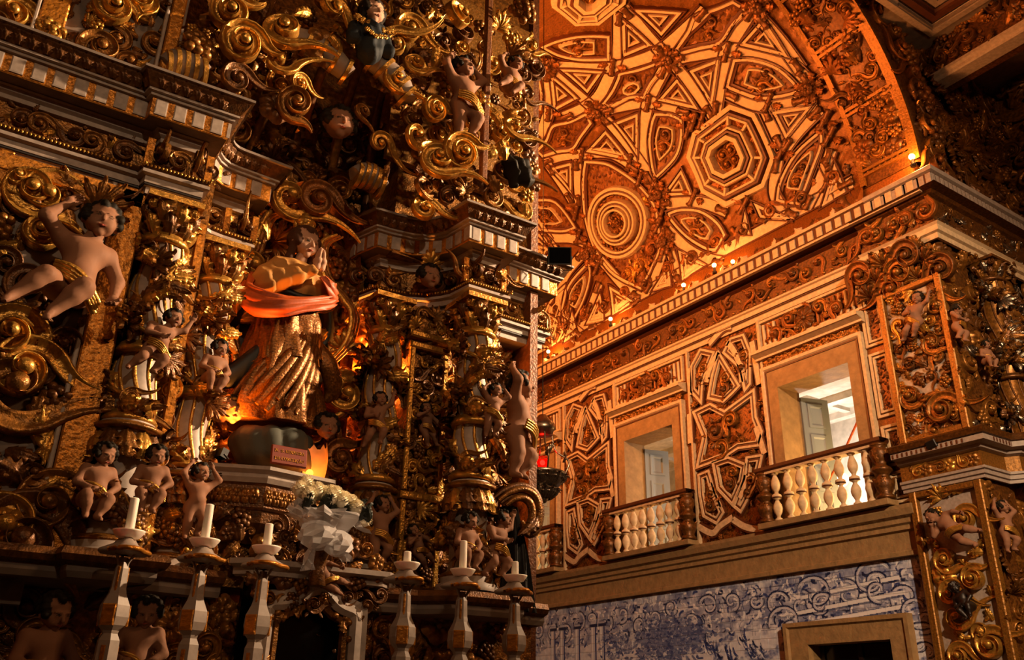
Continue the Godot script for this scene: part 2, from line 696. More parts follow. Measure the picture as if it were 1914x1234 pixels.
func sdf(mb: MB, prims: Array, cell: float) -> void:
	var lo := Vector3.ONE * 1e6
	var hi := -lo
	for p in prims:
		var r: float = maxf(p[2], p[3]) + cell * 3.0
		lo = lo.min(p[0] - Vector3.ONE * r).min(p[1] - Vector3.ONE * r)
		hi = hi.max(p[0] + Vector3.ONE * r).max(p[1] + Vector3.ONE * r)
	var nx := int((hi.x - lo.x) / cell) + 2
	var ny := int((hi.y - lo.y) / cell) + 2
	var nz := int((hi.z - lo.z) / cell) + 2
	var g := PackedFloat32Array()
	g.resize(nx * ny * nz)
	g.fill(9.0)
	var who := PackedByteArray()
	who.resize(nx * ny * nz)
	for n in prims.size():
		var p: Array = prims[n]
		var a: Vector3 = p[0]
		var b: Vector3 = p[1]
		var ra: float = p[2]
		var rb: float = p[3]
		var k: float = maxf(p[4], 0.0001)
		var ab := b - a
		var l2 := maxf(ab.length_squared(), 1e-9)
		var pad := maxf(ra, rb) + k + 2.0 * cell
		var p0 := (a.min(b) - Vector3.ONE * pad - lo) / cell
		var p1 := (a.max(b) + Vector3.ONE * pad - lo) / cell
		for z in range(maxi(0, int(p0.z)), mini(nz, int(p1.z) + 2)):
			for y in range(maxi(0, int(p0.y)), mini(ny, int(p1.y) + 2)):
				var i := (z * ny + y) * nx + maxi(0, int(p0.x))
				for x in range(maxi(0, int(p0.x)), mini(nx, int(p1.x) + 2)):
					var q := lo + Vector3(x, y, z) * cell - a
					var t := clampf(q.dot(ab) / l2, 0.0, 1.0)
					var d := (q - ab * t).length() - lerpf(ra, rb, t)
					var o := g[i]
					if d < o:
						who[i] = n
					if o < 8.0:
						var h := maxf(k - absf(o - d), 0.0) / k
						d = minf(o, d) - h * h * k * 0.25
					g[i] = minf(o, d)
					i += 1
	var id := PackedInt32Array()
	id.resize(nx * ny * nz)
	id.fill(-1)
	var off := [0, 1, nx, nx + 1, nx * ny, nx * ny + 1, nx * ny + nx, nx * ny + nx + 1]
	var edges := [[0, 1], [2, 3], [4, 5], [6, 7], [0, 2], [1, 3], [4, 6], [5, 7], [0, 4], [1, 5], [2, 6], [3, 7]]
	var corner := [Vector3(0, 0, 0), Vector3(1, 0, 0), Vector3(0, 1, 0), Vector3(1, 1, 0), Vector3(0, 0, 1), Vector3(1, 0, 1), Vector3(0, 1, 1), Vector3(1, 1, 1)]
	for z in nz - 1:
		for y in ny - 1:
			var i := (z * ny + y) * nx
			for x in nx - 1:
				var inside := 0
				if g[i] < 0.5:
					for c in 8:
						if g[i + off[c]] < 0.0:
							inside += 1
				if inside > 0 and inside < 8:
					var s := Vector3.ZERO
					var n := 0
					for e in edges:
						var ga := g[i + off[e[0]]]
						var gb := g[i + off[e[1]]]
						if (ga < 0.0) != (gb < 0.0):
							var t := ga / (ga - gb)
							s += corner[e[0]].lerp(corner[e[1]], t)
							n += 1
					id[i] = mb.v.size()
					mb.v.append(lo + (Vector3(x, y, z) + s / n) * cell)
					mb.co.append(prims[who[i]][5])
				i += 1
	var st := [1, nx, nx * ny]
	for z in range(1, nz - 1):
		for y in range(1, ny - 1):
			var i := (z * ny + y) * nx + 1
			for x in range(1, nx - 1):
				if id[i] >= 0:
					var s0 := g[i] < 0.0
					for ax in 3:
						var s1 := g[i + st[ax]] < 0.0
						if s0 != s1:
							var u: int = st[(ax + 1) % 3]
							var w: int = st[(ax + 2) % 3]
							var a := id[i]
							var b := id[i - u]
							var c := id[i - u - w]
							var d := id[i - w]
							if b >= 0 and c >= 0 and d >= 0:
								if s0:
									mb.ix.append_array([a, c, b, a, d, c])
								else:
									mb.ix.append_array([a, b, c, a, c, d])
				i += 1

func head_prims(c: Vector3, f: Vector3, r: float, skin: Color, hair: Color, long_hair := false) -> Array:
	f = f.normalized()
	var x := Vector3.UP.cross(f).normalized()
	var u := f.cross(x).normalized()
	var s := r / 0.105
	var q := func(a: float, b: float, d: float) -> Vector3: return c + (x * a + u * b + f * d) * s
	var out := []
	var add := func(a: Vector3, b: Vector3, ra: float, rb: float, k: float, col: Color) -> void: out.append([a, b, ra * s, rb * s, k * s, col])
	add.call(q.call(0, 0.025, -0.015), q.call(0, 0.0, 0.0), 0.1, 0.09, 0.01, skin)
	add.call(q.call(0, -0.03, 0.025), q.call(0, -0.085, 0.05), 0.072, 0.03, 0.03, skin)
	for e in [-1.0, 1.0]:
		add.call(q.call(e * 0.038, -0.04, 0.055), q.call(e * 0.042, -0.03, 0.05), 0.034, 0.034, 0.02, skin)
		add.call(q.call(e * 0.018, 0.031, 0.093), q.call(e * 0.055, 0.028, 0.078), 0.009, 0.007, 0.012, skin)
		add.call(q.call(e * 0.1, 0.01, -0.01), q.call(e * 0.1, -0.03, 0.0), 0.016, 0.012, 0.008, skin)
	add.call(q.call(0, 0.02, 0.094), q.call(0, -0.022, 0.112), 0.008, 0.014, 0.01, skin)
	for e in [-1.0, 1.0]:
		add.call(q.call(e * 0.028, 0.006, 0.0885), q.call(e * 0.048, 0.006, 0.081), 0.0085, 0.0075, 0.002, EYE)
		add.call(q.call(0, -0.056, 0.1), q.call(e * 0.019, -0.054, 0.091), 0.0075, 0.005, 0.002, LIP)
	for k in 46:
		var a := k * 2.39996
		var h := 0.97 - 1.3 * k / 46.0
		var rr := sqrt(maxf(0.0, 1.0 - h * h))
		var d := x * cos(a) * rr + u * h + f * sin(a) * rr
		if d.dot(f) > 0.62 - 0.5 * maxf(0.0, d.dot(u)) and d.dot(u) < 0.78:
			continue
		var o: Vector3 = c + (d * 0.098 + u * 0.022 - f * 0.012) * s
		out.append([o, o + d * 0.01 * s, 0.034 * s, 0.03 * s, (0.03 if long_hair else 0.008) * s, hair])
	if long_hair:
		for e in [-1.0, 1.0]:
			add.call(q.call(e * 0.092, 0.03, 0.0), q.call(e * 0.1, -0.14, -0.02), 0.036, 0.03, 0.02, hair)
			add.call(q.call(e * 0.1, -0.14, -0.02), q.call(e * 0.08, -0.3, -0.05), 0.032, 0.015, 0.02, hair)
	return out

# palm, four bent fingers and a thumb; d runs along the hand, n is the side the fingers close to
func hand_prims(w: Vector3, d: Vector3, n: Vector3, s: float, skin: Color, thumb := 1.0, curl := 0.5) -> Array:
	d = d.normalized()
	var x := d.cross(n).normalized()
	n = x.cross(d).normalized()
	var out := [[w, w + d * 0.03 * s, 0.022 * s, 0.026 * s, 0.01 * s, skin], [w + (d * 0.04 + x * 0.014) * s, w + (d * 0.04 - x * 0.014) * s, 0.021 * s, 0.021 * s, 0.01 * s, skin]]
	var ln := [0.03, 0.036, 0.034, 0.026]
	for k in 4:
		var o := w + (d * 0.055 + x * (k - 1.5) * 0.0155) * s
		var m: Vector3 = o + (d * (1.0 - curl * 0.3) + n * curl * 0.6).normalized() * ln[k] * s
		var e: Vector3 = m + (d * (1.0 - curl) + n * curl * 1.3).normalized() * ln[k] * 0.85 * s
		out.append([o, m, 0.0088 * s, 0.0078 * s, 0.003 * s, skin])
		out.append([m, e, 0.0078 * s, 0.006 * s, 0.002 * s, skin])
	var t := w + (d * 0.018 + x * thumb * 0.02) * s
	var t2 := t + (d * 0.6 + x * thumb * 0.7 + n * 0.3).normalized() * 0.03 * s
	out.append([t, t2, 0.011 * s, 0.009 * s, 0.006 * s, skin])
	out.append([t2, t2 + (d * 0.9 + n * 0.5).normalized() * 0.024 * s, 0.009 * s, 0.0065 * s, 0.002 * s, skin])
	return out

# a chubby child one unit tall, from its joints
func child(j: Dictionary) -> MB:
	var d := {"pel": Vector3(0, 0.43, 0), "chest": Vector3(0, 0.64, 0.01), "head": Vector3(0, 0.88, 0.03), "face": Vector3(0, -0.1, 1), "sr": Vector3(-0.125, 0.715, 0), "sl": Vector3(0.125, 0.715, 0), "er": Vector3(-0.2, 0.55, 0.02), "el": Vector3(0.2, 0.55, 0.02), "wr": Vector3(-0.2, 0.42, 0.1), "wl": Vector3(0.2, 0.42, 0.1), "hr": Vector3(-0.065, 0.41, 0), "hl": Vector3(0.065, 0.41, 0), "kr": Vector3(-0.075, 0.23, 0.04), "kl": Vector3(0.075, 0.23, 0.04), "ar": Vector3(-0.075, 0.05, 0.0), "al": Vector3(0.075, 0.05, 0.0), "fr": Vector3(-0.3, -0.3, 1), "fl": Vector3(0.3, -0.3, 1)}
	d.merge(j, true)
	var s := SKIN
	var pr := []
	var pel: Vector3 = d.pel
	var ch: Vector3 = d.chest
	var mid := pel.lerp(ch, 0.45) + Vector3(0, 0, 0.03)
	pr.append([pel + Vector3(-0.045, 0, 0), pel + Vector3(0.045, 0, 0), 0.095, 0.095, 0.04, s])
	pr.append([mid, ch, 0.108, 0.095, 0.05, s])
	pr.append([ch + Vector3(-0.055, 0.03, 0.0), ch + Vector3(0.055, 0.03, 0.0), 0.085, 0.085, 0.05, s])
	var hd: Vector3 = d.head
	pr.append([ch + Vector3(0, 0.07, 0), hd - Vector3(0, 0.05, 0.01), 0.055, 0.05, 0.03, s])
	for e in ["r", "l"]:
		var sh: Vector3 = d["s" + e]
		var el: Vector3 = d["e" + e]
		var w: Vector3 = d["w" + e]
		pr.append([ch.lerp(sh, 0.6), sh, 0.065, 0.054, 0.04, s])
		pr.append([sh, el, 0.053, 0.042, 0.03, s])
		pr.append([el, w, 0.043, 0.027, 0.02, s])
		var hp: Vector3 = d["h" + e]
		var kn: Vector3 = d["k" + e]
		var an: Vector3 = d["a" + e]
		pr.append([hp, kn, 0.088, 0.06, 0.04, s])
		pr.append([kn, kn.lerp(an, 0.35), 0.06, 0.058, 0.02, s])
		pr.append([kn.lerp(an, 0.35), an, 0.058, 0.034, 0.02, s])
		var fd: Vector3 = d["f" + e].normalized()
		pr.append([an - fd * 0.01, an + fd * 0.07 - Vector3(0, 0.012, 0), 0.033, 0.024, 0.02, s])
		for k in 4:
			var sd := fd.cross(Vector3.UP).normalized() * (k - 1.5) * 0.013
			pr.append([an + fd * 0.075 + sd - Vector3(0, 0.015, 0), an + fd * 0.09 + sd - Vector3(0, 0.018, 0), 0.01, 0.008, 0.004, s])
	var mb := MB.new()
	sdf(mb, pr, 0.0165)
	sdf(mb, head_prims(hd, d.face, 0.105, s, HAIR), 0.0085)
	for e in ["r", "l"]:
		var el: Vector3 = d["e" + e]
		var w: Vector3 = d["w" + e]
		var sd := 1.0 if e == "r" else -1.0
		sdf(mb, hand_prims(w - (w - el).normalized() * 0.01, w - el, Vector3(sd * 0.5, 0, 0.8), 1.15, s, sd, 0.6), 0.0068)
	return mb

func make_figures() -> void:
	P.child_sit_reach = child({"pel": Vector3(0, 0.42, 0), "chest": Vector3(0.02, 0.64, 0.03), "head": Vector3(0.04, 0.88, 0.07), "face": Vector3(-0.12, -0.05, 1), "er": Vector3(-0.26, 0.79, 0.06), "wr": Vector3(-0.17, 0.93, 0.02), "sl": Vector3(0.15, 0.7, 0.02), "el": Vector3(0.25, 0.55, 0.03), "wl": Vector3(0.23, 0.4, 0.12), "kr": Vector3(-0.17, 0.36, 0.19), "ar": Vector3(-0.29, 0.19, 0.17), "kl": Vector3(0.03, 0.35, 0.24), "al": Vector3(-0.08, 0.16, 0.21), "fr": Vector3(-0.5, -0.7, 0.6), "fl": Vector3(-0.4, -0.8, 0.6)}).mesh()
	P.child_arms_up = child({"face": Vector3(0.25, 0.1, 1), "er": Vector3(-0.24, 0.84, 0.05), "wr": Vector3(-0.14, 0.99, -0.02), "el": Vector3(0.25, 0.82, 0.04), "wl": Vector3(0.16, 0.97, -0.01), "kl": Vector3(0.1, 0.25, 0.12), "al": Vector3(0.06, 0.09, 0.02)}).mesh()
	P.child_sit = child({"pel": Vector3(0, 0.36, 0), "chest": Vector3(0, 0.58, 0.03), "head": Vector3(0.02, 0.81, 0.06), "sr": Vector3(-0.125, 0.655, 0.02), "sl": Vector3(0.125, 0.655, 0.02), "er": Vector3(-0.2, 0.5, 0.06), "wr": Vector3(-0.07, 0.44, 0.17), "el": Vector3(0.2, 0.5, 0.06), "wl": Vector3(0.09, 0.4, 0.17), "kr": Vector3(-0.12, 0.36, 0.2), "ar": Vector3(-0.08, 0.17, 0.17), "kl": Vector3(0.1, 0.34, 0.2), "al": Vector3(0.02, 0.16, 0.2), "hr": Vector3(-0.065, 0.35, 0), "hl": Vector3(0.065, 0.35, 0), "face": Vector3(0.2, -0.35, 1)}).mesh()
	P.child_stride = child({"chest": Vector3(0.03, 0.63, 0.03), "head": Vector3(0.09, 0.86, 0.06), "face": Vector3(0.3, 0.0, 1), "er": Vector3(-0.17, 0.58, 0.1), "wr": Vector3(-0.02, 0.56, 0.18), "el": Vector3(0.27, 0.78, 0.03), "wl": Vector3(0.32, 0.94, 0.03), "kr": Vector3(-0.14, 0.25, 0.1), "ar": Vector3(-0.24, 0.1, 0.02), "kl": Vector3(0.1, 0.28, 0.15), "al": Vector3(0.02, 0.11, 0.1)}).mesh()
	P.child_lie = child({"chest": Vector3(0.02, 0.63, 0.02), "head": Vector3(-0.02, 0.85, 0.07), "face": Vector3(-0.3, 0.25, 1), "er": Vector3(-0.25, 0.66, 0.1), "wr": Vector3(-0.12, 0.72, 0.18), "el": Vector3(0.24, 0.6, 0.06), "wl": Vector3(0.3, 0.45, 0.12), "kr": Vector3(-0.06, 0.23, 0.1), "ar": Vector3(0.0, 0.06, 0.03), "kl": Vector3(0.14, 0.26, 0.1), "al": Vector3(0.22, 0.09, 0.06)}).mesh()
	var mb := MB.new()
	sdf(mb, head_prims(Vector3.ZERO, Vector3(0, -0.1, 1), 0.105, SKIN, HAIR), 0.0085)
	P.child_head = mb.mesh()
	var br := MB.new()
	for k in 4:
		var a := PackedVector3Array()
		for i in 9:
			var t := i / 8.0
			a.append(Vector3(lerpf(-0.14, 0.15, t), 0.5 - 0.16 * t + 0.035 * sin(t * PI) - k * 0.022, 0.10 + 0.055 * sin(t * PI) - 0.006 * k))
		br.tube(a, [0.012, 0.02, 0.024, 0.02, 0.026], 7)
	P.child_sash = br.mesh()

# a cherub stands as a thing of its own, with its gilded sash as a part
func cherub(pose: String, label: String, p: Vector3, size: float, turn := 0.0, roll := 0.0, tilt := 0.0, sash := true) -> Node3D:
	var o := thing("cherub_figure", label, "cherub", "carved cherubs of the altar")
	o.transform = Transform3D(Basis.from_euler(Vector3(tilt, turn, roll)) * Basis.from_scale(Vector3.ONE * size), p)
	part(o, "body", P[pose], M.figure)
	if sash:
		part(o, "sash", P.child_sash, M.gold, at(Vector3(0, 0.0, 0.02)))
	return o

# ---------------------------------------------------------------- the building
const WALL := 13.2          # face of the chancel wall
const VX := 9.0             # vault axis
const VY := 10.95
const VR := 4.25

func slab(parent: Node3D, called: String, lo: Vector3, hi: Vector3, m: Material) -> void:
	var mb := MB.new()
	mb.box((lo + hi) * 0.5, hi - lo)
	part(parent, called, mb, m)

func build_shell() -> void:
	var f := setting("floor", "dark stone church floor")
	slab(f, "paving", Vector3(-6, -0.3, -20.5), Vector3(18.5, 0, 8.5), M.floor)
	var b := setting("wall_back", "dim gilded nave wall behind the viewer")
	slab(b, "face", Vector3(-6, 0, 8), Vector3(18.5, 16, 8.5), M.nave)
	var l := setting("wall_left", "dim gilded nave wall on the altar side")
	slab(l, "face", Vector3(-6, 0, -9), Vector3(-5.5, 16, 8), M.nave)
	var e := setting("wall_end", "far wall closing the chancel")
	slab(e, "face", Vector3(4, 0, -20.5), Vector3(18.5, 16, -20), M.nave)
	var h := setting("wall_altar", "masonry wall that carries the side altar")
	slab(h, "face", Vector3(-6, 0, -9.2), Vector3(4.75, 16, -8.7), M.old_gold)
	slab(h, "return_wall", Vector3(4.55, 0, -20), Vector3(4.85, 11, -9.2), M.nave)
	slab(h, "added_cornice_lip", Vector3(4.8, 10.2, -20), Vector3(5.62, 10.48, -8.3), M.cream)  # unseen cornice added to keep the opposite bulbs off the lower wall
	var c := setting("ceiling_nave", "panelled nave ceiling with pale mouldings")
	slab(c, "boards", Vector3(-6, 15.6, -8.7), Vector3(18.5, 16, 8.5), M.ground)
	# gallery behind the chancel windows
	var g := setting("room_gallery", "white panelled gallery seen through the windows")
	slab(g, "gallery_floor", Vector3(13.75, 4.6, -20), Vector3(18.2, 4.88, -7.6), M.wood)
	slab(g, "gallery_wall", Vector3(18.0, 4.88, -20), Vector3(18.3, 8.6, -7.6), M.plaster)
	slab(g, "gallery_wall", Vector3(13.75, 4.88, -7.6), Vector3(18.2, 8.6, -7.3), M.plaster)
	slab(g, "gallery_ceiling", Vector3(13.7, 8.42, -20), Vector3(18.2, 8.6, -7.4), M.plaster)
	for k in 4:
		slab(g, "ceiling_beam", Vector3(14.2 + k * 1.05, 8.26, -20), Vector3(14.42 + k * 1.05, 8.42, -7.6), M.plaster)
	for k in 9:
		slab(g, "ceiling_batten", Vector3(13.75, 8.33, -19.2 + k * 1.4), Vector3(18.0, 8.42, -19.05 + k * 1.4), M.plaster)
	slab(g, "base_wall", Vector3(13.75, 0, -20.4), Vector3(14.0, 4.6, -7.3), M.nave)

# ---------------------------------------------------------------- lamps
func bulb(parent: Node3D, p: Vector3, r: float, c: Color, glow_e: float, e: float) -> void:
	var mb := MB.new()
	mb.ball(Vector3.ZERO, Vector3.ONE * r, 12, 8)
	part(parent, "bulb", mb, glow(c, glow_e), at(p))
	var o := OmniLight3D.new()
	o.name = "light"
	o.light_color = c
	o.light_energy = e
	o.light_size = r
	o.omni_range = 40.0
	o.omni_attenuation = 2.0
	o.shadow_enabled = true
	o.position = p
	parent.add_child(o, true)

func cornice_lamp(p: Vector3, r: float, e: float, label: String, c := ORANGE, g := 22.0) -> void:
	var o := thing("cornice_lamp", label, "lamp", "bulbs standing on the cornices")
	var mb := MB.new()
	mb.lathe(v2([0.0, -0.16, 0.05, -0.16, 0.055, -0.12, 0.03, -0.1, 0.03, -0.02, 0.0, -0.01]), 12)
	part(o, "socket", mb, M.dark_wood, at(p))
	bulb(o, p + Vector3(0, r * 0.8, 0), r, c, g, e)

func floodlight(p: Vector3, aim: Vector3, e: float, c: Color, label: String, lit := true, size := Vector2(0.2, 0.14), cone := 30.0) -> void:
	var o := thing("floodlight", label, "floodlight", "black floodlights")
	o.look_at_from_position(p, p * 2.0 - aim)
	var mb := MB.new()
	mb.cbox(Vector3(0, 0, 0), Vector3(size.x, size.y, 0.06), 0.008)
	part(o, "housing", mb, M.black)
	var rim := MB.new()
	ring(rim, rect(-size.x * 0.5, -size.y * 0.5, size.x * 0.5, size.y * 0.5), v2([0.0, 0.02, 0.0, 0.05, 0.012, 0.05, 0.016, 0.03]), flat(Transform3D.IDENTITY))
	part(o, "rim", rim, M.black)
	var gl := MB.new()
	gl.box(Vector3(0, 0, 0.034), Vector3(size.x - 0.04, size.y - 0.04, 0.006))
	part(o, "lamp_glass", gl, glow(c, 6.0) if lit else M.black_glass)
	var br := MB.new()
	br.tube(PackedVector3Array([Vector3(-size.x * 0.52, 0, 0), Vector3(-size.x * 0.52, -size.y * 0.8, -0.02), Vector3(size.x * 0.52, -size.y * 0.8, -0.02), Vector3(size.x * 0.52, 0, 0)]), [0.006, 0.006], 6)
	part(o, "bracket", br, M.black)
	if lit:
		var a := SpotLight3D.new()
		a.name = "light"
		a.light_color = c
		a.light_energy = e
		a.light_size = size.y * 0.5
		a.spot_angle = cone
		a.spot_angle_attenuation = 1.0
		a.spot_range = 60.0
		a.spot_attenuation = 2.0
		a.shadow_enabled = true
		a.position = Vector3(0, 0, 0.06)
		a.rotation.y = PI
		o.add_child(a, true)

func build_lamps() -> void:
	# bulbs along the chancel cornice, the visible ones first
	cornice_lamp(Vector3(12.900, 10.548, -12.714), 0.05, 0.8, "round glowing bulb on the cornice nearest the altar")
	cornice_lamp(Vector3(12.900, 10.642, -11.771), 0.05, 0.8, "glowing bulb on the cornice below the pointed vault panel, left of a pair")
	cornice_lamp(Vector3(12.900, 10.505, -11.246), 0.045, 0.8, "glowing bulb on the cornice below the pointed vault panel, right of a pair")
	cornice_lamp(Vector3(12.950, 10.768, -7.047), 0.055, 2.5, "bright white bulb on the cornice corner under the arch", Color(1.0, 0.62, 0.3), 40.0)
	for k in 5:
		cornice_lamp(Vector3(5.2, 10.66, -9.2 - k * 2.3), 0.07, 24.0, "bulb on the opposite chancel cornice, %s from the arch" % ["first", "second", "third", "fourth", "fifth"][k])
	cornice_lamp(Vector3(12.85, 10.62, -15.2), 0.05, 1.3, "bulb on the chancel cornice above the window by the altar")
	cornice_lamp(Vector3(12.85, 10.62, -17.8), 0.05, 2.5, "farthest bulb on the chancel cornice")
	# gallery lamps
	var o := thing("gallery_lamp", "white glowing lamp low behind the nearer balustrade", "lamp")
	bulb(o, Vector3(14.5, 5.35, -9.35), 0.24, Color(1.0, 0.80, 0.50), 40.0, 3.0)
	o = thing("gallery_lamp", "added white lamp in the gallery, standing in for its daylight", "lamp")
	bulb(o, Vector3(16.6, 6.6, -12.0), 0.16, Color(1.0, 0.97, 0.93), 6.0, 6.5)  # added lamp, takes the place of daylight in the gallery
	o = thing("gallery_lamp", "lamp low behind the farther balustrade", "lamp")
	bulb(o, Vector3(14.6, 5.4, -13.2), 0.12, Color(1.0, 0.74, 0.4), 30.0, 2.6)
	o = thing("gallery_lamp", "lamp low behind the farthest balustrade by the altar edge", "lamp")
	bulb(o, Vector3(14.6, 5.4, -17.9), 0.12, Color(1.0, 0.74, 0.4), 30.0, 3.5)
	# unseen nave floodlights added to light altar and chancel, then the shelf lamp
	floodlight(Vector3(15.7, 10.75, -2.6), Vector3(4.2, 7.0, -7), 760.0, PALE, "added unseen floodlight on the right nave cornice, key light of the altar", true, Vector2(0.5, 0.35), 21.0)
	floodlight(Vector3(-1.0, 10.5, 7.6), Vector3(2.6, 5.4, -7), 42.0, PALE, "added unseen floodlight on the back nave wall, fill light for the altar", true, Vector2(0.5, 0.35), 16.0)
	floodlight(Vector3(1.5, 11.2, 7.6), Vector3(13.1, 5.0, -9.8), 400.0, Color(1.0, 0.84, 0.66), "added unseen floodlight high on the back nave wall, lighting the chancel wall", true, Vector2(0.5, 0.35), 22.0)
	floodlight(Vector3(1.95, 3.63, -7.36), Vector3(2.5, 5.6, -7.5), 6.5, Color(1.0, 0.56, 0.2), "small floodlight lying on the statue's shelf, aimed up at the statue", true, Vector2(0.1, 0.06), 33.0)
	# unseen chandelier added as fill light for the altar front and nave
	var n := thing("fill_chandelier", "added brass chandelier hanging out of view, fill light for the altar", "chandelier", "", Vector3(7.0, 10.0, 2.5))
	var mb := MB.new()
	mb.lathe(v2([0.0, -0.4, 0.06, -0.36, 0.1, -0.25, 0.04, -0.15, 0.06, 0.0, 0.03, 0.2, 0.02, 5.5]), 12)
	part(n, "stem", mb, M.gold)
	for k in 6:
		var a := TAU * k / 6.0
		mb = MB.new()
		mb.tube(spline3(PackedVector3Array([Vector3(0, -0.2, 0), Vector3(cos(a) * 0.3, -0.35, sin(a) * 0.3), Vector3(cos(a) * 0.6, -0.1, sin(a) * 0.6)]), 6), [0.015, 0.012], 6)
		part(n, "arm", mb, M.gold)
		bulb(n, Vector3(cos(a) * 0.6, 0.02, sin(a) * 0.6), 0.1, WARM, 8.0, 3.1)

# ---------------------------------------------------------------- chancel wall
func wall_map(p: Vector2, h: float) -> Vector3:
	return Vector3(WALL - h, p.y, p.x)

const BAYS := [-9.82, -14.36, -18.9]

func wall_block(parent: Node3D, called: String, z0: float, y0: float, z1: float, y1: float, m: Material, thick := 0.5) -> void:
	slab(parent, called, Vector3(WALL, y0, z0), Vector3(WALL + thick, y1, z1), m)

# straight moulding along the wall: prof holds outward, height
func wall_run(parent: Node3D, called: String, z0: float, z1: float, prof: PackedVector2Array, m: Material) -> MeshInstance3D:
	var mb := MB.new()
	for k in prof.size() - 1:
		mb.quad(Vector3(WALL - prof[k].x, prof[k].y, z0), Vector3(WALL - prof[k].x, prof[k].y, z1), Vector3(WALL - prof[k + 1].x, prof[k + 1].y, z1), Vector3(WALL - prof[k + 1].x, prof[k + 1].y, z0))
	for z in [z0, z1]:
		for k in range(1, prof.size() - 1):
			mb.tri(Vector3(WALL - prof[0].x, prof[0].y, z), Vector3(WALL - prof[k].x, prof[k].y, z), Vector3(WALL - prof[k + 1].x, prof[k + 1].y, z))
	return part(parent, called, mb, m)

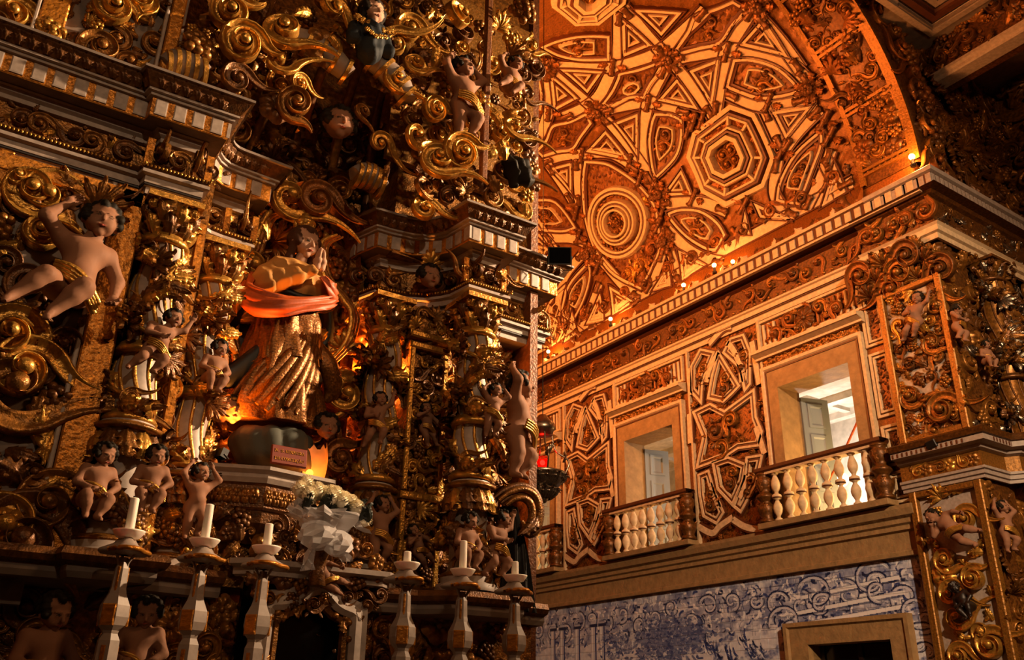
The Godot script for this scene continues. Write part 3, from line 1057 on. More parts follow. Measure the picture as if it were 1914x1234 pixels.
func build_chancel_wall() -> void:
	var w := setting("wall_right", "chancel wall of gilded carving with pale painted straps")
	var on := wall_map
	# masonry round the openings
	var edges := [-8.1]
	for z in BAYS:
		edges.append(z + 0.95)
		edges.append(z - 0.95)
	for k in 3:
		wall_block(w, "masonry", edges[k * 2 + 1], 4.88, edges[k * 2], 7.8, M.red_gold)
	wall_block(w, "masonry", -20.0, 7.8, -7.2, 11.2, M.red_gold)
	wall_block(w, "masonry", -20.0, 4.1, -7.2, 4.88, M.stone)
	wall_block(w, "masonry", -8.95, 0.0, -7.2, 4.1, M.stone)
	wall_block(w, "masonry", -10.55, 2.9, -8.95, 4.1, M.stone)
	wall_block(w, "masonry", -20.0, 0.0, -10.55, 4.1, M.stone)
	# stone string course under the windows
	wall_run(w, "string_course", -20.0, -8.15, v2([0.0, 4.12, 0.10, 4.13, 0.10, 4.20, 0.07, 4.22, 0.07, 4.50, 0.12, 4.53, 0.12, 4.60, 0.16, 4.63, 0.16, 4.70, 0.22, 4.74, 0.25, 4.84, 0.25, 4.90, 0.0, 4.92]), M.stone)
	# entablature: architrave, frieze, cornice
	wall_run(w, "architrave", -20.0, -8.15, v2([0.0, 9.12, 0.05, 9.12, 0.05, 9.22, 0.085, 9.24]), M.cream)
	wall_run(w, "architrave", -20.0, -8.15, v2([0.05, 9.225, 0.09, 9.235, 0.09, 9.255, 0.05, 9.265]), M.line)
	wall_run(w, "architrave", -20.0, -8.15, v2([0.05, 9.26, 0.10, 9.27, 0.10, 9.36, 0.14, 9.38, 0.14, 9.42, 0.0, 9.44]), M.cream)
	wall_run(w, "frieze_ground", -20.0, -8.15, v2([0.0, 9.42, 0.06, 9.44, 0.06, 10.0, 0.0, 10.02]), M.dark_gold)
	wall_run(w, "bed_mould", -20.0, -7.0, v2([0.06, 9.94, 0.14, 9.98, 0.16, 10.02, 0.36, 10.03]), M.line)
	wall_run(w, "cornice", -20.0, -6.95, v2([0.3, 10.03, 0.38, 10.03, 0.38, 10.30, 0.34, 10.32]), M.line)
	wall_run(w, "cornice", -20.0, -6.92, v2([0.33, 10.30, 0.42, 10.31, 0.44, 10.36, 0.41, 10.38, 0.1, 10.40]), M.cream)
	wall_run(w, "cornice", -20.0, -6.94, v2([0.33, 10.0, 0.40, 10.01, 0.40, 10.05, 0.36, 10.07]), M.cream)
	wall_run(w, "attic", -20.0, -8.2, v2([0.36, 10.38, 0.22, 10.52, 0.10, 10.56, 0.0, 10.98]), M.red_gold)
	for k in 58:
		part(w, "dentil", P.block, M.cream, Transform3D(Basis.from_euler(Vector3(0, -PI / 2, 0)) * Basis.from_scale(Vector3(0.125, 0.19, 0.05)), Vector3(WALL - 0.385, 10.175, -7.1 - k * 0.212)))
	for k in 46:
		part(w, "crest_leaf", P.leaf_curled, [M.red_gold, M.dark_gold, M.cream][k % 3], Transform3D(Basis.from_euler(Vector3(0, -PI / 2, 0)) * Basis.from_euler(Vector3(-0.5, 0, 0.5 if k % 2 else -0.5)) * Basis.from_scale(Vector3(0.24, 0.2, 0.2)), Vector3(WALL - 0.33, 10.4, -8.3 - k * 0.235)))
	var fr := Transform3D(Basis.from_euler(Vector3(0, -PI / 2, 0)), Vector3(WALL - 0.06, 0, 0))
	# frieze scrolls
	for k in 40:
		var x := -8.5 - k * 0.285
		piece(w, ["volute", "rinceau", "leaf_bent", "volute_open"][k % 4], fr, Vector2(x, 9.71 + (0.06 if k % 2 else -0.06)), 0.0, 0.19, k * 1.9, [M.red_gold, M.old_gold, M.dark_gold][k % 3], k % 2 == 0)
	for k in 60:
		part(w, "bead", P.bead, M.old_gold, at(Vector3(WALL - 0.15, 9.46, -8.25 - k * 0.19), 0.07))
	# windows, their surrounds and balconies
	for k in 3:
		window(k + 1, BAYS[k])
	# carved panels between the windows
	strap_panel(w, 0.0, on)
	strap_panel(w, -4.52, on)
	# narrow framed panels by the arch
	for q in [[-8.62, 8.55, -8.22, 9.05], [-8.64, 7.75, -8.2, 9.0], [-8.62, 6.45, -8.2, 7.62], [-8.6, 5.6, -8.2, 6.3], [-8.58, 4.98, -8.2, 5.5]].slice(1):
		var mb := MB.new()
		ring(mb, rect(q[0], q[1], q[2], q[3]), v2([0.0, 0.0, 0.0, 0.05, 0.045, 0.05, 0.05, 0.02]), on)
		ring(mb, rect(q[0] + 0.075, q[1] + 0.075, q[2] - 0.075, q[3] - 0.075), v2([0.0, 0.0, 0.0, 0.05, 0.035, 0.05, 0.04, 0.01]), on)
		part(w, "panel_frame", mb, M.cream)
		var rl := MB.new()
		relief(rl, rect(q[0] + 0.1, q[1] + 0.1, q[2] - 0.1, q[3] - 0.1), 0.025, 0.06, -0.01, on, q[1])
		part(w, "panel_carving", rl, M.brown_gold)
	tiles()

func window(n: int, z: float) -> void:
	var o := setting("window_%d" % n, "stone framed gallery window of the chancel")
	var on := func(p: Vector2, h: float) -> Vector3: return Vector3(WALL - h, p.y, p.x + z)
	# stone architrave: jambs and lintel are separate stones
	for q in [[-1.13, 4.9, -0.8, 8.05, "jamb_stone"], [0.8, 4.9, 1.13, 8.05, "jamb_stone"], [-0.8, 7.6, 0.8, 8.05, "lintel_stone"]]:
		var mb := MB.new()
		mb.box(Vector3(WALL + 0.22, (q[1] + q[3]) * 0.5, z + (q[0] + q[2]) * 0.5), Vector3(0.62, q[3] - q[1], q[2] - q[0]))
		part(o, q[4], mb, M.stone)
	var tr := MB.new()
	ring(tr, rect(-1.16, 4.85, 1.16, 8.08), v2([0.0, 0.0, 0.0, 0.12, 0.06, 0.12, 0.09, 0.085]), on)
	part(o, "frame_edge", tr, M.cream)
	var li := MB.new()
	ring(li, rect(-1.07, 4.7, 1.07, 7.99), v2([0.0, 0.08, 0.0, 0.105, 0.03, 0.105, 0.035, 0.08]), on)
	part(o, "frame_fillet", li, M.line)
	# carved band and hood over the window
	var rl := MB.new()
	relief(rl, rect(-1.12, 8.1, 1.12, 8.26), 0.022, 0.07, 0.05, on, z)
	part(o, "carved_band", rl, M.old_gold)
	var hd := MB.new()
	var prof := v2([0.0, 8.24, 0.14, 8.25, 0.14, 8.29, 0.24, 8.34, 0.27, 8.35, 0.27, 8.41, 0.0, 8.47])
	for k in prof.size() - 1:
		hd.quad(Vector3(WALL - prof[k].x, prof[k].y, z - 1.24), Vector3(WALL - prof[k].x, prof[k].y, z + 1.24), Vector3(WALL - prof[k + 1].x, prof[k + 1].y, z + 1.24), Vector3(WALL - prof[k + 1].x, prof[k + 1].y, z - 1.24))
	for s in [-1.24, 1.24]:
		for k in range(1, prof.size() - 1):
			hd.tri(Vector3(WALL - prof[0].x, prof[0].y, z + s), Vector3(WALL - prof[k].x, prof[k].y, z + s), Vector3(WALL - prof[k + 1].x, prof[k + 1].y, z + s))
	part(o, "hood", hd, M.cream)
	# overdoor: fluted ground, oval cartouche and leaves
	var fl := MB.new()
	ring(fl, rect(-1.2, 8.5, 1.2, 9.1), v2([0.0, 0.0, 0.0, 0.06, 0.05, 0.06, 0.06, 0.02]), on)
	part(o, "overdoor_frame", fl, M.cream)
	for k in 17:
		var mb := MB.new()
		mb.tube(PackedVector3Array([Vector3(WALL - 0.02, 8.56, z - 1.04 + k * 0.13), Vector3(WALL - 0.02, 9.0, z - 1.04 + k * 0.13)]), [0.035, 0.035], 6)
		part(o, "flute", mb, M.cream if k < 3 or k > 13 else M.red_gold)
	var fr := Transform3D(Basis.from_euler(Vector3(0, -PI / 2, 0)), Vector3(WALL - 0.05, 8.77, z))
	piece(o, "shell", fr, Vector2(0, 0), 0.02, 0.24, 0.0, M.dark_gold)
	for k in 10:
		var a := k * TAU / 10.0
		piece(o, ["leaf_curled", "volute", "leaf_bent"][k % 3], fr, Vector2(cos(a) * 0.34 * 1.3, sin(a) * 0.18), 0.0, 0.2, a - 0.9, [M.red_gold, M.old_gold][k % 2], k % 2 == 0)
	for s in [-1.0, 1.0]:
		piece(o, "rinceau", fr, Vector2(s * 0.72, -0.06), 0.0, 0.2, s * 0.8, M.red_gold, s > 0.0)
	# panelled shutter standing open into the gallery, hinged at the far jamb
	var sh := Node3D.new()
	sh.name = "shutter"
	o.add_child(sh)
	sh.position = Vector3(WALL + 0.5, 4.9, z - 0.77)
	sh.rotation.y = -0.3
	var lf := MB.new()
	lf.box(Vector3(0.3, 1.3, 0), Vector3(0.6, 2.6, 0.045))
	part(sh, "leaf", lf, M.grey_paint)
	for k in 4:
		var pn := MB.new()
		ring(pn, rect(0.12, 0.14 + k * 0.62, 0.48, 0.62 + k * 0.62), v2([0.0, 0.02, 0.0, 0.045, 0.05, 0.045, 0.08, 0.024]), flat(Transform3D.IDENTITY))
		part(sh, "shutter_panel", pn, M.grey_paint)
	if n == 1:
		var rp := MB.new()
		rp.tube(PackedVector3Array([Vector3(14.000, 5.716, -10.525), Vector3(14.000, 6.276, -10.016), Vector3(14.000, 7.187, -9.319)]), [0.022, 0.022], 8)
		part(thing("slanted_pole", "thin orange pole leaning in the nearer window opening", "pole"), "rod", rp, M.sash)
	balustrade(n, z)

func balustrade(n: int, z: float) -> void:
	var where: String = ["of the nearer window by the arch", "of the middle window", "of the farthest window beside the altar edge"][n - 1]
	var o := thing("balustrade", "small balcony balustrade with turned white balusters " + where, "balustrade", "chancel balconies", Vector3(12.98, 4.92, z))
	var st := MB.new()
	st.cbox(Vector3(0.0, 0.05, 0), Vector3(0.3, 0.1, 2.72), 0.01)
	part(o, "plinth", st, M.stone)
	var rail := MB.new()
	strap(rail, PackedVector2Array([Vector2(-1.36, 0), Vector2(1.36, 0)]), v2([-0.1, 1.04, -0.13, 1.07, -0.13, 1.13, 0.13, 1.13, 0.13, 1.07, 0.1, 1.04, -0.1, 1.04]), func(p: Vector2, h: float) -> Vector3: return Vector3(p.y, h, p.x))
	part(o, "handrail", rail, M.line)
	var rl2 := MB.new()
	rl2.box(Vector3(0, 1.02, 0), Vector3(0.19, 0.045, 2.6))
	part(o, "underrail", rl2, M.cream)
	if not P.has("baluster"):
		var b := MB.new()
		b.lathe(v2([0.0, 0.0, 0.07, 0.0, 0.07, 0.05, 0.04, 0.07, 0.035, 0.1, 0.075, 0.17, 0.088, 0.24, 0.075, 0.31, 0.04, 0.37, 0.035, 0.4, 0.085, 0.43, 0.09, 0.46, 0.085, 0.49, 0.035, 0.52, 0.04, 0.55, 0.075, 0.61, 0.088, 0.68, 0.072, 0.76, 0.04, 0.84, 0.035, 0.86, 0.07, 0.88, 0.07, 0.92, 0.0, 0.92]), 14)
		P.baluster = b.mesh()
		var bd := MB.new()
		bd.lathe(v2([0.0, 0.425, 0.088, 0.428, 0.096, 0.44, 0.09, 0.452, 0.0, 0.455]), 14)
		P.baluster_ring = bd.mesh()
	for k in 8:
		var q := part(o, "baluster", P.baluster, M.cream, at(Vector3(0, 0.1, -0.98 + k * 0.28)))
		part(q, "ring", P.baluster_ring, M.line)
	for s in [-1.0, 1.0]:
		var pd := MB.new()
		pd.lathe(v2([0.0, 0.0, 0.15, 0.0, 0.15, 0.06, 0.1, 0.1, 0.15, 0.2, 0.17, 0.3, 0.11, 0.36, 0.1, 0.42, 0.17, 0.47, 0.17, 0.52, 0.1, 0.57, 0.12, 0.64, 0.17, 0.74, 0.15, 0.83, 0.1, 0.87, 0.14, 0.9, 0.14, 0.94, 0.0, 0.94]), 14)
		var q := part(o, "newel", pd, M.dark_gold, at(Vector3(0, 0.1, s * 1.24)))
		for k in 8:
			var a := k * TAU / 8.0
			part(q, "newel_leaf", P.leaf_curled, M.red_gold, Transform3D(Basis.from_euler(Vector3(0, a, 0)) * Basis.from_scale(Vector3(0.2, 0.24, 0.2)), Vector3(sin(a) * 0.12, 0.15 if k % 2 else 0.6, cos(a) * 0.12)))

# interlaced straps with carved fields between two windows; dz moves the drawing to the next bay
func strap_panel(w: Node3D, dz: float, _on: Callable) -> void:
	var on := func(p: Vector2, h: float) -> Vector3: return Vector3(WALL - h, p.y, p.x + dz)
	var rl := MB.new()
	relief(rl, rect(-12.98, 4.95, -10.98, 9.1), 0.034, 0.06, -0.02, on, 1.0 + dz)
	part(w, "carved_ground", rl, M.brown_gold)
	carve(w, Transform3D(Basis.from_euler(Vector3(0, -PI / 2, 0)), Vector3(WALL - 0.02, 0, dz)), rect(-12.9, 5.0, -11.06, 9.0), 0.11, 40, [M.brown_gold, M.old_gold, M.red_gold], 0.0)
	var cells := [
		v2([-12.854, 8.730, -12.567, 9.012, -12.221, 8.836, -12.603, 8.320, -12.675, 7.906, -12.904, 8.189]),
		v2([-12.059, 8.758, -11.615, 7.920, -11.816, 7.817, -12.033, 7.727, -12.424, 7.907, -12.273, 8.329]),
		v2([-11.688, 8.961, -11.366, 8.934, -11.241, 8.536, -11.320, 7.879, -11.428, 7.808, -11.498, 8.303, -11.892, 8.751]),
		v2([-12.870, 7.684, -12.412, 7.726, -12.032, 7.461, -11.245, 7.687, -11.255, 7.155, -11.146, 6.832, -11.255, 6.611, -11.759, 6.674, -12.159, 6.566, -12.886, 6.522, -12.644, 7.098]),
		v2([-12.434, 6.481, -12.036, 6.495, -11.637, 6.278, -11.740, 5.989, -12.035, 5.610, -12.356, 5.958]),
		v2([-12.860, 6.312, -12.613, 6.340, -12.495, 5.887, -12.307, 5.466, -12.483, 5.304, -12.803, 5.495, -12.868, 5.912]),
		v2([-11.541, 6.386, -11.206, 6.355, -11.413, 5.872, -11.833, 5.428, -11.972, 5.546, -11.628, 6.009])]
	for c in cells:
		var mb := MB.new()
		var p: PackedVector2Array = resample(c, 0.6)
		ring(mb, p, v2([-0.05, 0.03, -0.047, 0.085, 0.0, 0.085, 0.005, 0.06]), on)
		ring(mb, inset(p, 0.055), v2([-0.005, 0.03, 0.0, 0.08, 0.024, 0.08, 0.028, 0.02]), on)
		part(w, "cell_frame", mb, M.cream)
		var ln := MB.new()
		ring(ln, p, v2([-0.08, 0.02, -0.078, 0.068, -0.05, 0.068]), on)
		ring(ln, p, v2([0.0, 0.06, 0.053, 0.06]), on)
		part(w, "cell_line", ln, M.line)
		var mid := Vector2.ZERO
		for q in p:
			mid += q / p.size()
		var fr := Transform3D(Basis.from_euler(Vector3(0, -PI / 2, 0)), Vector3(WALL - 0.03, 0, dz))
		var big: bool = c.size() > 8
		for k in (5 if big else 3):
			var a := k * TAU / (5.0 if big else 3.0) + 0.5
			var r := 0.3 if big else 0.13
			piece(w, ["volute", "leaf_curled", "rinceau"][k % 3], fr, Vector2(mid.x + cos(a) * r * 0.8, mid.y + sin(a) * r * 1.2), 0.0, 0.26 if big else 0.19, a, [M.old_gold, M.red_gold, M.dark_gold][k % 3], k % 2 == 0)
	# pale straps, broken into the short boards the photograph shows
	for s in [v2([-12.467, 8.255, -12.330, 8.529, -12.054, 8.805]), v2([-11.795, 8.949, -11.618, 8.661, -11.502, 8.269, -11.495, 7.965]), v2([-12.577, 6.100, -12.472, 5.828, -12.353, 5.570]), v2([-11.607, 6.069, -11.717, 5.836, -11.833, 5.668]), v2([-12.988, 5.297, -12.620, 5.103, -12.407, 5.207, -12.039, 5.327]), v2([-12.044, 5.286, -11.775, 5.109, -11.467, 5.011, -11.206, 5.021]), v2([-13.029, 7.702, -13.056, 7.056]), v2([-11.252, 6.957, -11.109, 6.386]), v2([-12.953, 8.723, -12.944, 8.103]), v2([-11.145, 8.739, -11.066, 7.793]), v2([-12.306, 9.074, -11.897, 9.267, -11.641, 9.249])]:
		var mb := MB.new()
		strap(mb, spline(s, 4), v2([-0.065, 0.03, -0.06, 0.085, 0.06, 0.085, 0.065, 0.03]), on)
		part(w, "strap", mb, M.cream)
		var ln := MB.new()
		strap(ln, spline(s, 4), v2([-0.1, 0.02, -0.095, 0.07, -0.06, 0.07]), on)
		strap(ln, spline(s, 4), v2([0.06, 0.07, 0.095, 0.07, 0.1, 0.02]), on)
		part(w, "strap_edge", ln, M.line)
	for x in [-13.0, -10.96]:
		wall_strip(w, x + dz)

func wall_strip(w: Node3D, z: float) -> void:
	var mb := MB.new()
	mb.box(Vector3(WALL - 0.03, 7.05, z), Vector3(0.1, 4.2, 0.05))
	part(w, "edge_strip", mb, M.cream)

# ---------------------------------------------------------------- blue and white tiles
func tile_picture() -> ImageTexture:
	# z -20 .. -8.15 runs along x, y 1.4 .. 4.13 up
	var W := 1536
	var H := 354
	var im := Image.create(W, H, false, Image.FORMAT_RGB8)
	var n := FastNoiseLite.new()
	n.seed = 3
	n.frequency = 0.012
	n.fractal_octaves = 4
	var n2 := FastNoiseLite.new()
	n2.seed = 8
	n2.frequency = 0.05
	n2.fractal_octaves = 3
	var pale := Color(0.88, 0.87, 0.89)
	var blue := Color(0.23, 0.27, 0.46)
	for y in H:
		for x in W:
			var v := float(y) / H
			var k := 0.13 + 0.14 * n2.get_noise_2d(x, y)
			var edge := 0.34 + 0.05 * n.get_noise_2d(x * 0.8, 50.0)
			if v < edge:
				k += 0.26 + 0.55 * n.get_noise_2d(x * 1.7, y * 1.7)
			else:
				var t := n.get_noise_2d(x * 0.9, y * 1.5 + 300.0) + 0.35 * (v - 0.62)
				if t > 0.06:
					k += minf(0.5, (t - 0.06) * 3.0) * (0.75 + 0.9 * n2.get_noise_2d(x * 1.6, y * 1.6))
			im.set_pixel(x, y, pale.lerp(blue, clampf(k, 0.0, 0.9)))
	var rg := RandomNumberGenerator.new()
	rg.seed = 4
	var dark := blue.darkened(0.35)
	var light := pale.lightened(0.25)
	var px := func(q: Vector2) -> Vector2: return Vector2((q.x + 20.0) / 11.85 * W, (4.13 - q.y) / 2.73 * H)
	var stroke := func(pts: PackedVector2Array, wide: int, c: Color) -> void:
		for i in pts.size() - 1:
			var a: Vector2 = pts[i]
			var b: Vector2 = pts[i + 1]
			var m := int(a.distance_to(b) / 1.5) + 1
			for j in m:
				var p := a.lerp(b, float(j) / m)
				var old := im.get_pixel(clampi(int(p.x), 0, W - 1), clampi(int(p.y), 0, H - 1))
				im.fill_rect(Rect2i(int(p.x) - wide / 2, int(p.y) - wide / 2, wide, wide), old.lerp(c, 0.36))
	var curl := func(c: Vector2, r: float, a0: float, turn: float, side: float) -> void:
		for lay in [[0.0, 7, dark], [1.5, 5, pale.lerp(blue, 0.25)], [3.0, 2, light], [-5.0, 2, dark]]:
			var arc := PackedVector2Array()
			for k in 30:
				var t := k / 29.0
				var rr: float = (r - lay[0]) * (1.0 - 0.72 * t)
				var a := a0 + side * turn * t
				arc.append(c + Vector2(cos(a) * rr * 1.2, sin(a) * rr))
			stroke.call(arc, lay[1], lay[2])
	# masonry joints painted in the upper frieze
	for k in 420:
		var p := Vector2(rg.randf_range(W * 0.5, W), rg.randf_range(0, H * 0.36))
		p.y = floorf(p.y / 12.0) * 12.0
		stroke.call(PackedVector2Array([p, p + Vector2(rg.randf_range(12, 40), 0)]), 2, dark.lerp(pale, rg.randf() * 0.5))
		stroke.call(PackedVector2Array([p, p + Vector2(0, 11)]), 2, dark.lerp(pale, rg.randf() * 0.5))
	# painted leaves, husks and curls of the frieze
	for k in 900:
		var c := Vector2(rg.randf_range(0, W), H * (0.03 + 0.3 * rg.randf()))
		var a := rg.randf() * TAU
		var l := rg.randf_range(5, 17)
		var arc := PackedVector2Array()
		for e in 6:
			arc.append(c + Vector2(cos(a + e * 0.3), sin(a + e * 0.3) * 0.8) * l)
		stroke.call(arc, rg.randi_range(2, 5), [dark, blue, light, pale][k % 4])
	for k in 22:
		var c := Vector2(30.0 + k * 69.0 + rg.randf_range(-12, 12), H * rg.randf_range(0.12, 0.25))
		curl.call(c, rg.randf_range(20, 34), rg.randf() * TAU, rg.randf_range(4.5, 7.5), 1.0 if k % 2 else -1.0)
	# pediment over the door
	for s in [v2([-10.948, 3.424, -8.668, 3.590]), v2([-10.928, 3.224, -8.687, 3.380]), v2([-10.651, 3.690, -8.721, 3.827])]:
		var a: Vector2 = px.call(s[0])
		var b: Vector2 = px.call(s[1])
		stroke.call(PackedVector2Array([a, b]), 9, pale)
		stroke.call(PackedVector2Array([a + Vector2(0, 6), b + Vector2(0, 6)]), 4, dark)
		stroke.call(PackedVector2Array([a - Vector2(0, 5), b - Vector2(0, 5)]), 2, dark)
	for q in [[v2([-10.359, 3.717]), 3.6, 1.0], [v2([-9.213, 3.838]), -0.5, -1.0], [v2([-8.484, 3.316]), 0.0, 1.0], [v2([-11.061, 3.296]), 3.0, 1.0], [v2([-8.526, 2.846]), 0.5, -1.0]]:
		curl.call(px.call(q[0][0]), 44.0, q[1], 6.0, q[2])
		curl.call(px.call(q[0][0]) + Vector2(12, 22), 26.0, q[1] + 2.0, 5.0, -q[2])
	# columns at the altar end
	for q in v2([-18.056, 3.624, -17.693, 3.625, -17.114, 3.611, -16.520, 3.618, -16.214, 3.621]):
		var a: Vector2 = px.call(q)
		stroke.call(PackedVector2Array([a, Vector2(a.x, H)]), 24, pale.lerp(blue, 0.22))
		stroke.call(PackedVector2Array([a + Vector2(9, 0), Vector2(a.x + 9, H)]), 6, blue)
		stroke.call(PackedVector2Array([a - Vector2(6, 0), Vector2(a.x - 6, H)]), 5, light)
		stroke.call(PackedVector2Array([a - Vector2(16, 0), a + Vector2(16, 0)]), 8, dark)
	# trees and draped groups in the landscape
	for q in v2([-14.658, 3.281, -14.239, 3.444, -14.029, 3.090, -13.702, 3.306, -13.492, 3.112, -15.789, 3.181, -14.846, 2.953, -13.937, 2.883, -14.304, 3.001, -13.335, 3.204]):
		for k in 130:
			var p: Vector2 = px.call(q + Vector2(rg.randfn(0, 0.24), rg.randfn(0, 0.16)))
			stroke.call(PackedVector2Array([p, p + Vector2(rg.randf_range(-9, 9), rg.randf_range(-5, 3)), p + Vector2(rg.randf_range(-14, 14), rg.randf_range(-3, 6))]), rg.randi_range(2, 5), blue.lerp(pale, rg.randf() * 0.5))
	for q in v2([-12.913, 3.081, -12.760, 2.928, -12.023, 3.127, -11.846, 2.978, -11.665, 2.904, -12.356, 2.881]):
		var c: Vector2 = px.call(q)
		for k in 14:
			var a := rg.randf_range(0.6, 2.4)
			var o := Vector2(rg.randf_range(-14, 14), rg.randf_range(-18, 8))
			var arc := PackedVector2Array()
			for e in 8:
				arc.append(c + o + Vector2(cos(a + e * 0.18) * 14.0, sin(a + e * 0.18) * 24.0))
			stroke.call(arc, rg.randi_range(2, 5), [dark, blue, pale, blue][k % 4])
	return ImageTexture.create_from_image(im)

func tiles() -> void:
	var m := StandardMaterial3D.new()
	m.albedo_texture = tile_picture()
	m.roughness = 0.22
	var o := thing("tile_panel", "blue and white painted tile picture under the stone string course", "tiles")
	var s := 0.176
	var far := MB.new()
	var made := 0
	var list := []
	for i in 67:
		for j in 14:
			var z := -8.24 - i * s
			var y := 4.03 - j * s
			if z < -19.8 or y < 1.6 or (z > -11.03 and z < -8.6 and y < 3.26):
				continue
			list.append(Vector2(z, y))
	list.sort_custom(func(a: Vector2, b: Vector2) -> bool: return a.x - a.y * 0.01 > b.x - b.y * 0.01)
	for q in list:
		var mb := far if made >= 300 else MB.new()
		var h := s * 0.5 - 0.0025
		var f := 0.012 + 0.002 * sin(q.x * 91.0 + q.y * 57.0)
		var n := mb.v.size()
		mb.quad(Vector3(WALL - f, q.y - h, q.x - h), Vector3(WALL - f, q.y + h, q.x - h), Vector3(WALL - f, q.y + h, q.x + h), Vector3(WALL - f, q.y - h, q.x + h))
		for e in [[-1, -1, -1, 1], [-1, 1, 1, 1], [1, 1, 1, -1], [1, -1, -1, -1]]:
			mb.quad(Vector3(WALL - f, q.y + h * e[0], q.x + h * e[1]), Vector3(WALL, q.y + h * e[0], q.x + h * e[1]), Vector3(WALL, q.y + h * e[2], q.x + h * e[3]), Vector3(WALL - f, q.y + h * e[2], q.x + h * e[3]))
		for k in range(n, mb.v.size()):
			mb.uv.append(Vector2((mb.v[k].z + 20.0) / 11.85, (4.13 - mb.v[k].y) / 2.73))
		if made < 300:
			part(o, "tile", mb, m)
		made += 1
	part(o, "tile_field", far, m).set_meta("kind", "stuff")
	# stone doorway in the tiles
	var d := setting("door_1", "stone framed doorway, its dark opening closed by a black panel, below the tiles")
	for q in [[-10.95, 0.0, -10.55, 3.2], [-8.95, 0.0, -8.64, 3.2], [-10.55, 2.9, -8.95, 3.2]]:
		var mb := MB.new()
		mb.box(Vector3(WALL + 0.12, (q[1] + q[3]) * 0.5, (q[0] + q[2]) * 0.5), Vector3(0.5, q[3] - q[1], q[2] - q[0]))
		part(d, "door_stone", mb, M.stone)
	var ed := MB.new()
	ring(ed, rect(-11.02, -0.3, -8.58, 3.27), v2([0.0, 0.0, 0.0, 0.17, 0.07, 0.17, 0.1, 0.13]), wall_map)
	part(d, "door_moulding", ed, M.stone)
	slab(d, "dark_opening_panel", Vector3(WALL + 0.2, 0, -10.55), Vector3(WALL + 0.26, 2.9, -8.95), M.black_glass)  # black sheet put in for the dark void of the opening
	for z in [-10.5, -9.75, -9.0]:
		slab(d, "panel_stile", Vector3(WALL + 0.17, 0, z - 0.04), Vector3(WALL + 0.22, 2.9, z + 0.04), M.dark_wood)

# ---------------------------------------------------------------- coffered vault of the chancel; drawn in (z, length along the curve)
func vault_map(p: Vector2, h: float) -> Vector3:
	var a := p.y / VR
	var r := VR - h
	return Vector3(VX + cos(a) * r, VY + sin(a) * r, p.x)

func vault_frame(p: Vector2, h: float) -> Transform3D:
	# x along +z of the church, y up the curve, z into the room
	var a := p.y / VR
	var x := Vector3(0, 0, 1)
	var y := Vector3(-sin(a), cos(a), 0)
	return Transform3D(Basis(x, y, x.cross(y)), vault_map(p, h))

# the pattern goes on behind the altar: the same outline one repeat further in, or nothing where it would meet the traced part
func next_repeat(p: PackedVector2Array) -> PackedVector2Array:
	var q := PackedVector2Array()
	for e in p:
		q.append(e - Vector2(8.4, 0.0))
		if e.x - 8.4 < -19.95 or e.x - 8.4 > -16.6:
			return PackedVector2Array()
	return q

func panel(o: Node3D, poly: PackedVector2Array, kind: String) -> void:
	var again := next_repeat(poly)
	if again:
		panel(o, again, kind)
	var on := vault_map
	var p := inset(resample(poly, 0.22) if kind == "triangle" else smooth_outline(poly), 0.02)
	# pale outer moulding with brown edge lines
	var ln := MB.new()
	ring(ln, p, v2([-0.06, 0.0, -0.055, 0.1, -0.03, 0.1, -0.025, 0.05, 0.01, 0.05]), on)
	ring(ln, p, v2([0.055, 0.075, 0.075, 0.06, 0.115, 0.055, 0.12, -0.02]), on)
	part(o, "edge_line", ln, M.line)
	var mb := MB.new()
	ring(mb, p, v2([-0.01, 0.04, 0.0, 0.09, 0.05, 0.09, 0.06, 0.06]), on)
	part(o, "panel_frame", mb, M.cream)
	var lo := p[0]
	var hi := p[0]
	var mid := Vector2.ZERO
	for q in p:
		lo = lo.min(q)
		hi = hi.max(q)
		mid += q / p.size()
	var wide := minf(hi.x - lo.x, hi.y - lo.y)
	var rl := MB.new()
	relief(rl, inset(p, 0.085), 0.05, 0.075, -0.01, on, mid.x * 3.0, 0.85)
	part(o, "carved_field", rl, M.brown_gold)
	if kind == "vesica" or kind == "triangle":
		var k := 0.52 if kind == "vesica" else 0.42
		var q := PackedVector2Array()
		for e in p:
			q.append(mid + (e - mid) * k)
		var inn := MB.new()
		ring(inn, q, v2([-0.012, 0.0, 0.0, 0.1, 0.03, 0.1, 0.04, 0.02]), on)
		part(o, "small_frame", inn, M.cream)
	if kind == "vesica" or kind == "star":
		var f := vault_frame(mid, 0.03)
		for k in 3:
			piece(o, ["rinceau", "leaf_curled", "volute"][k], f, Vector2(-0.12 + 0.12 * k, -0.1 + 0.1 * k), 0.0, minf(0.2, wide * 0.18), k * 2.0, [M.old_gold, M.red_gold, M.dark_gold][k], k == 1)

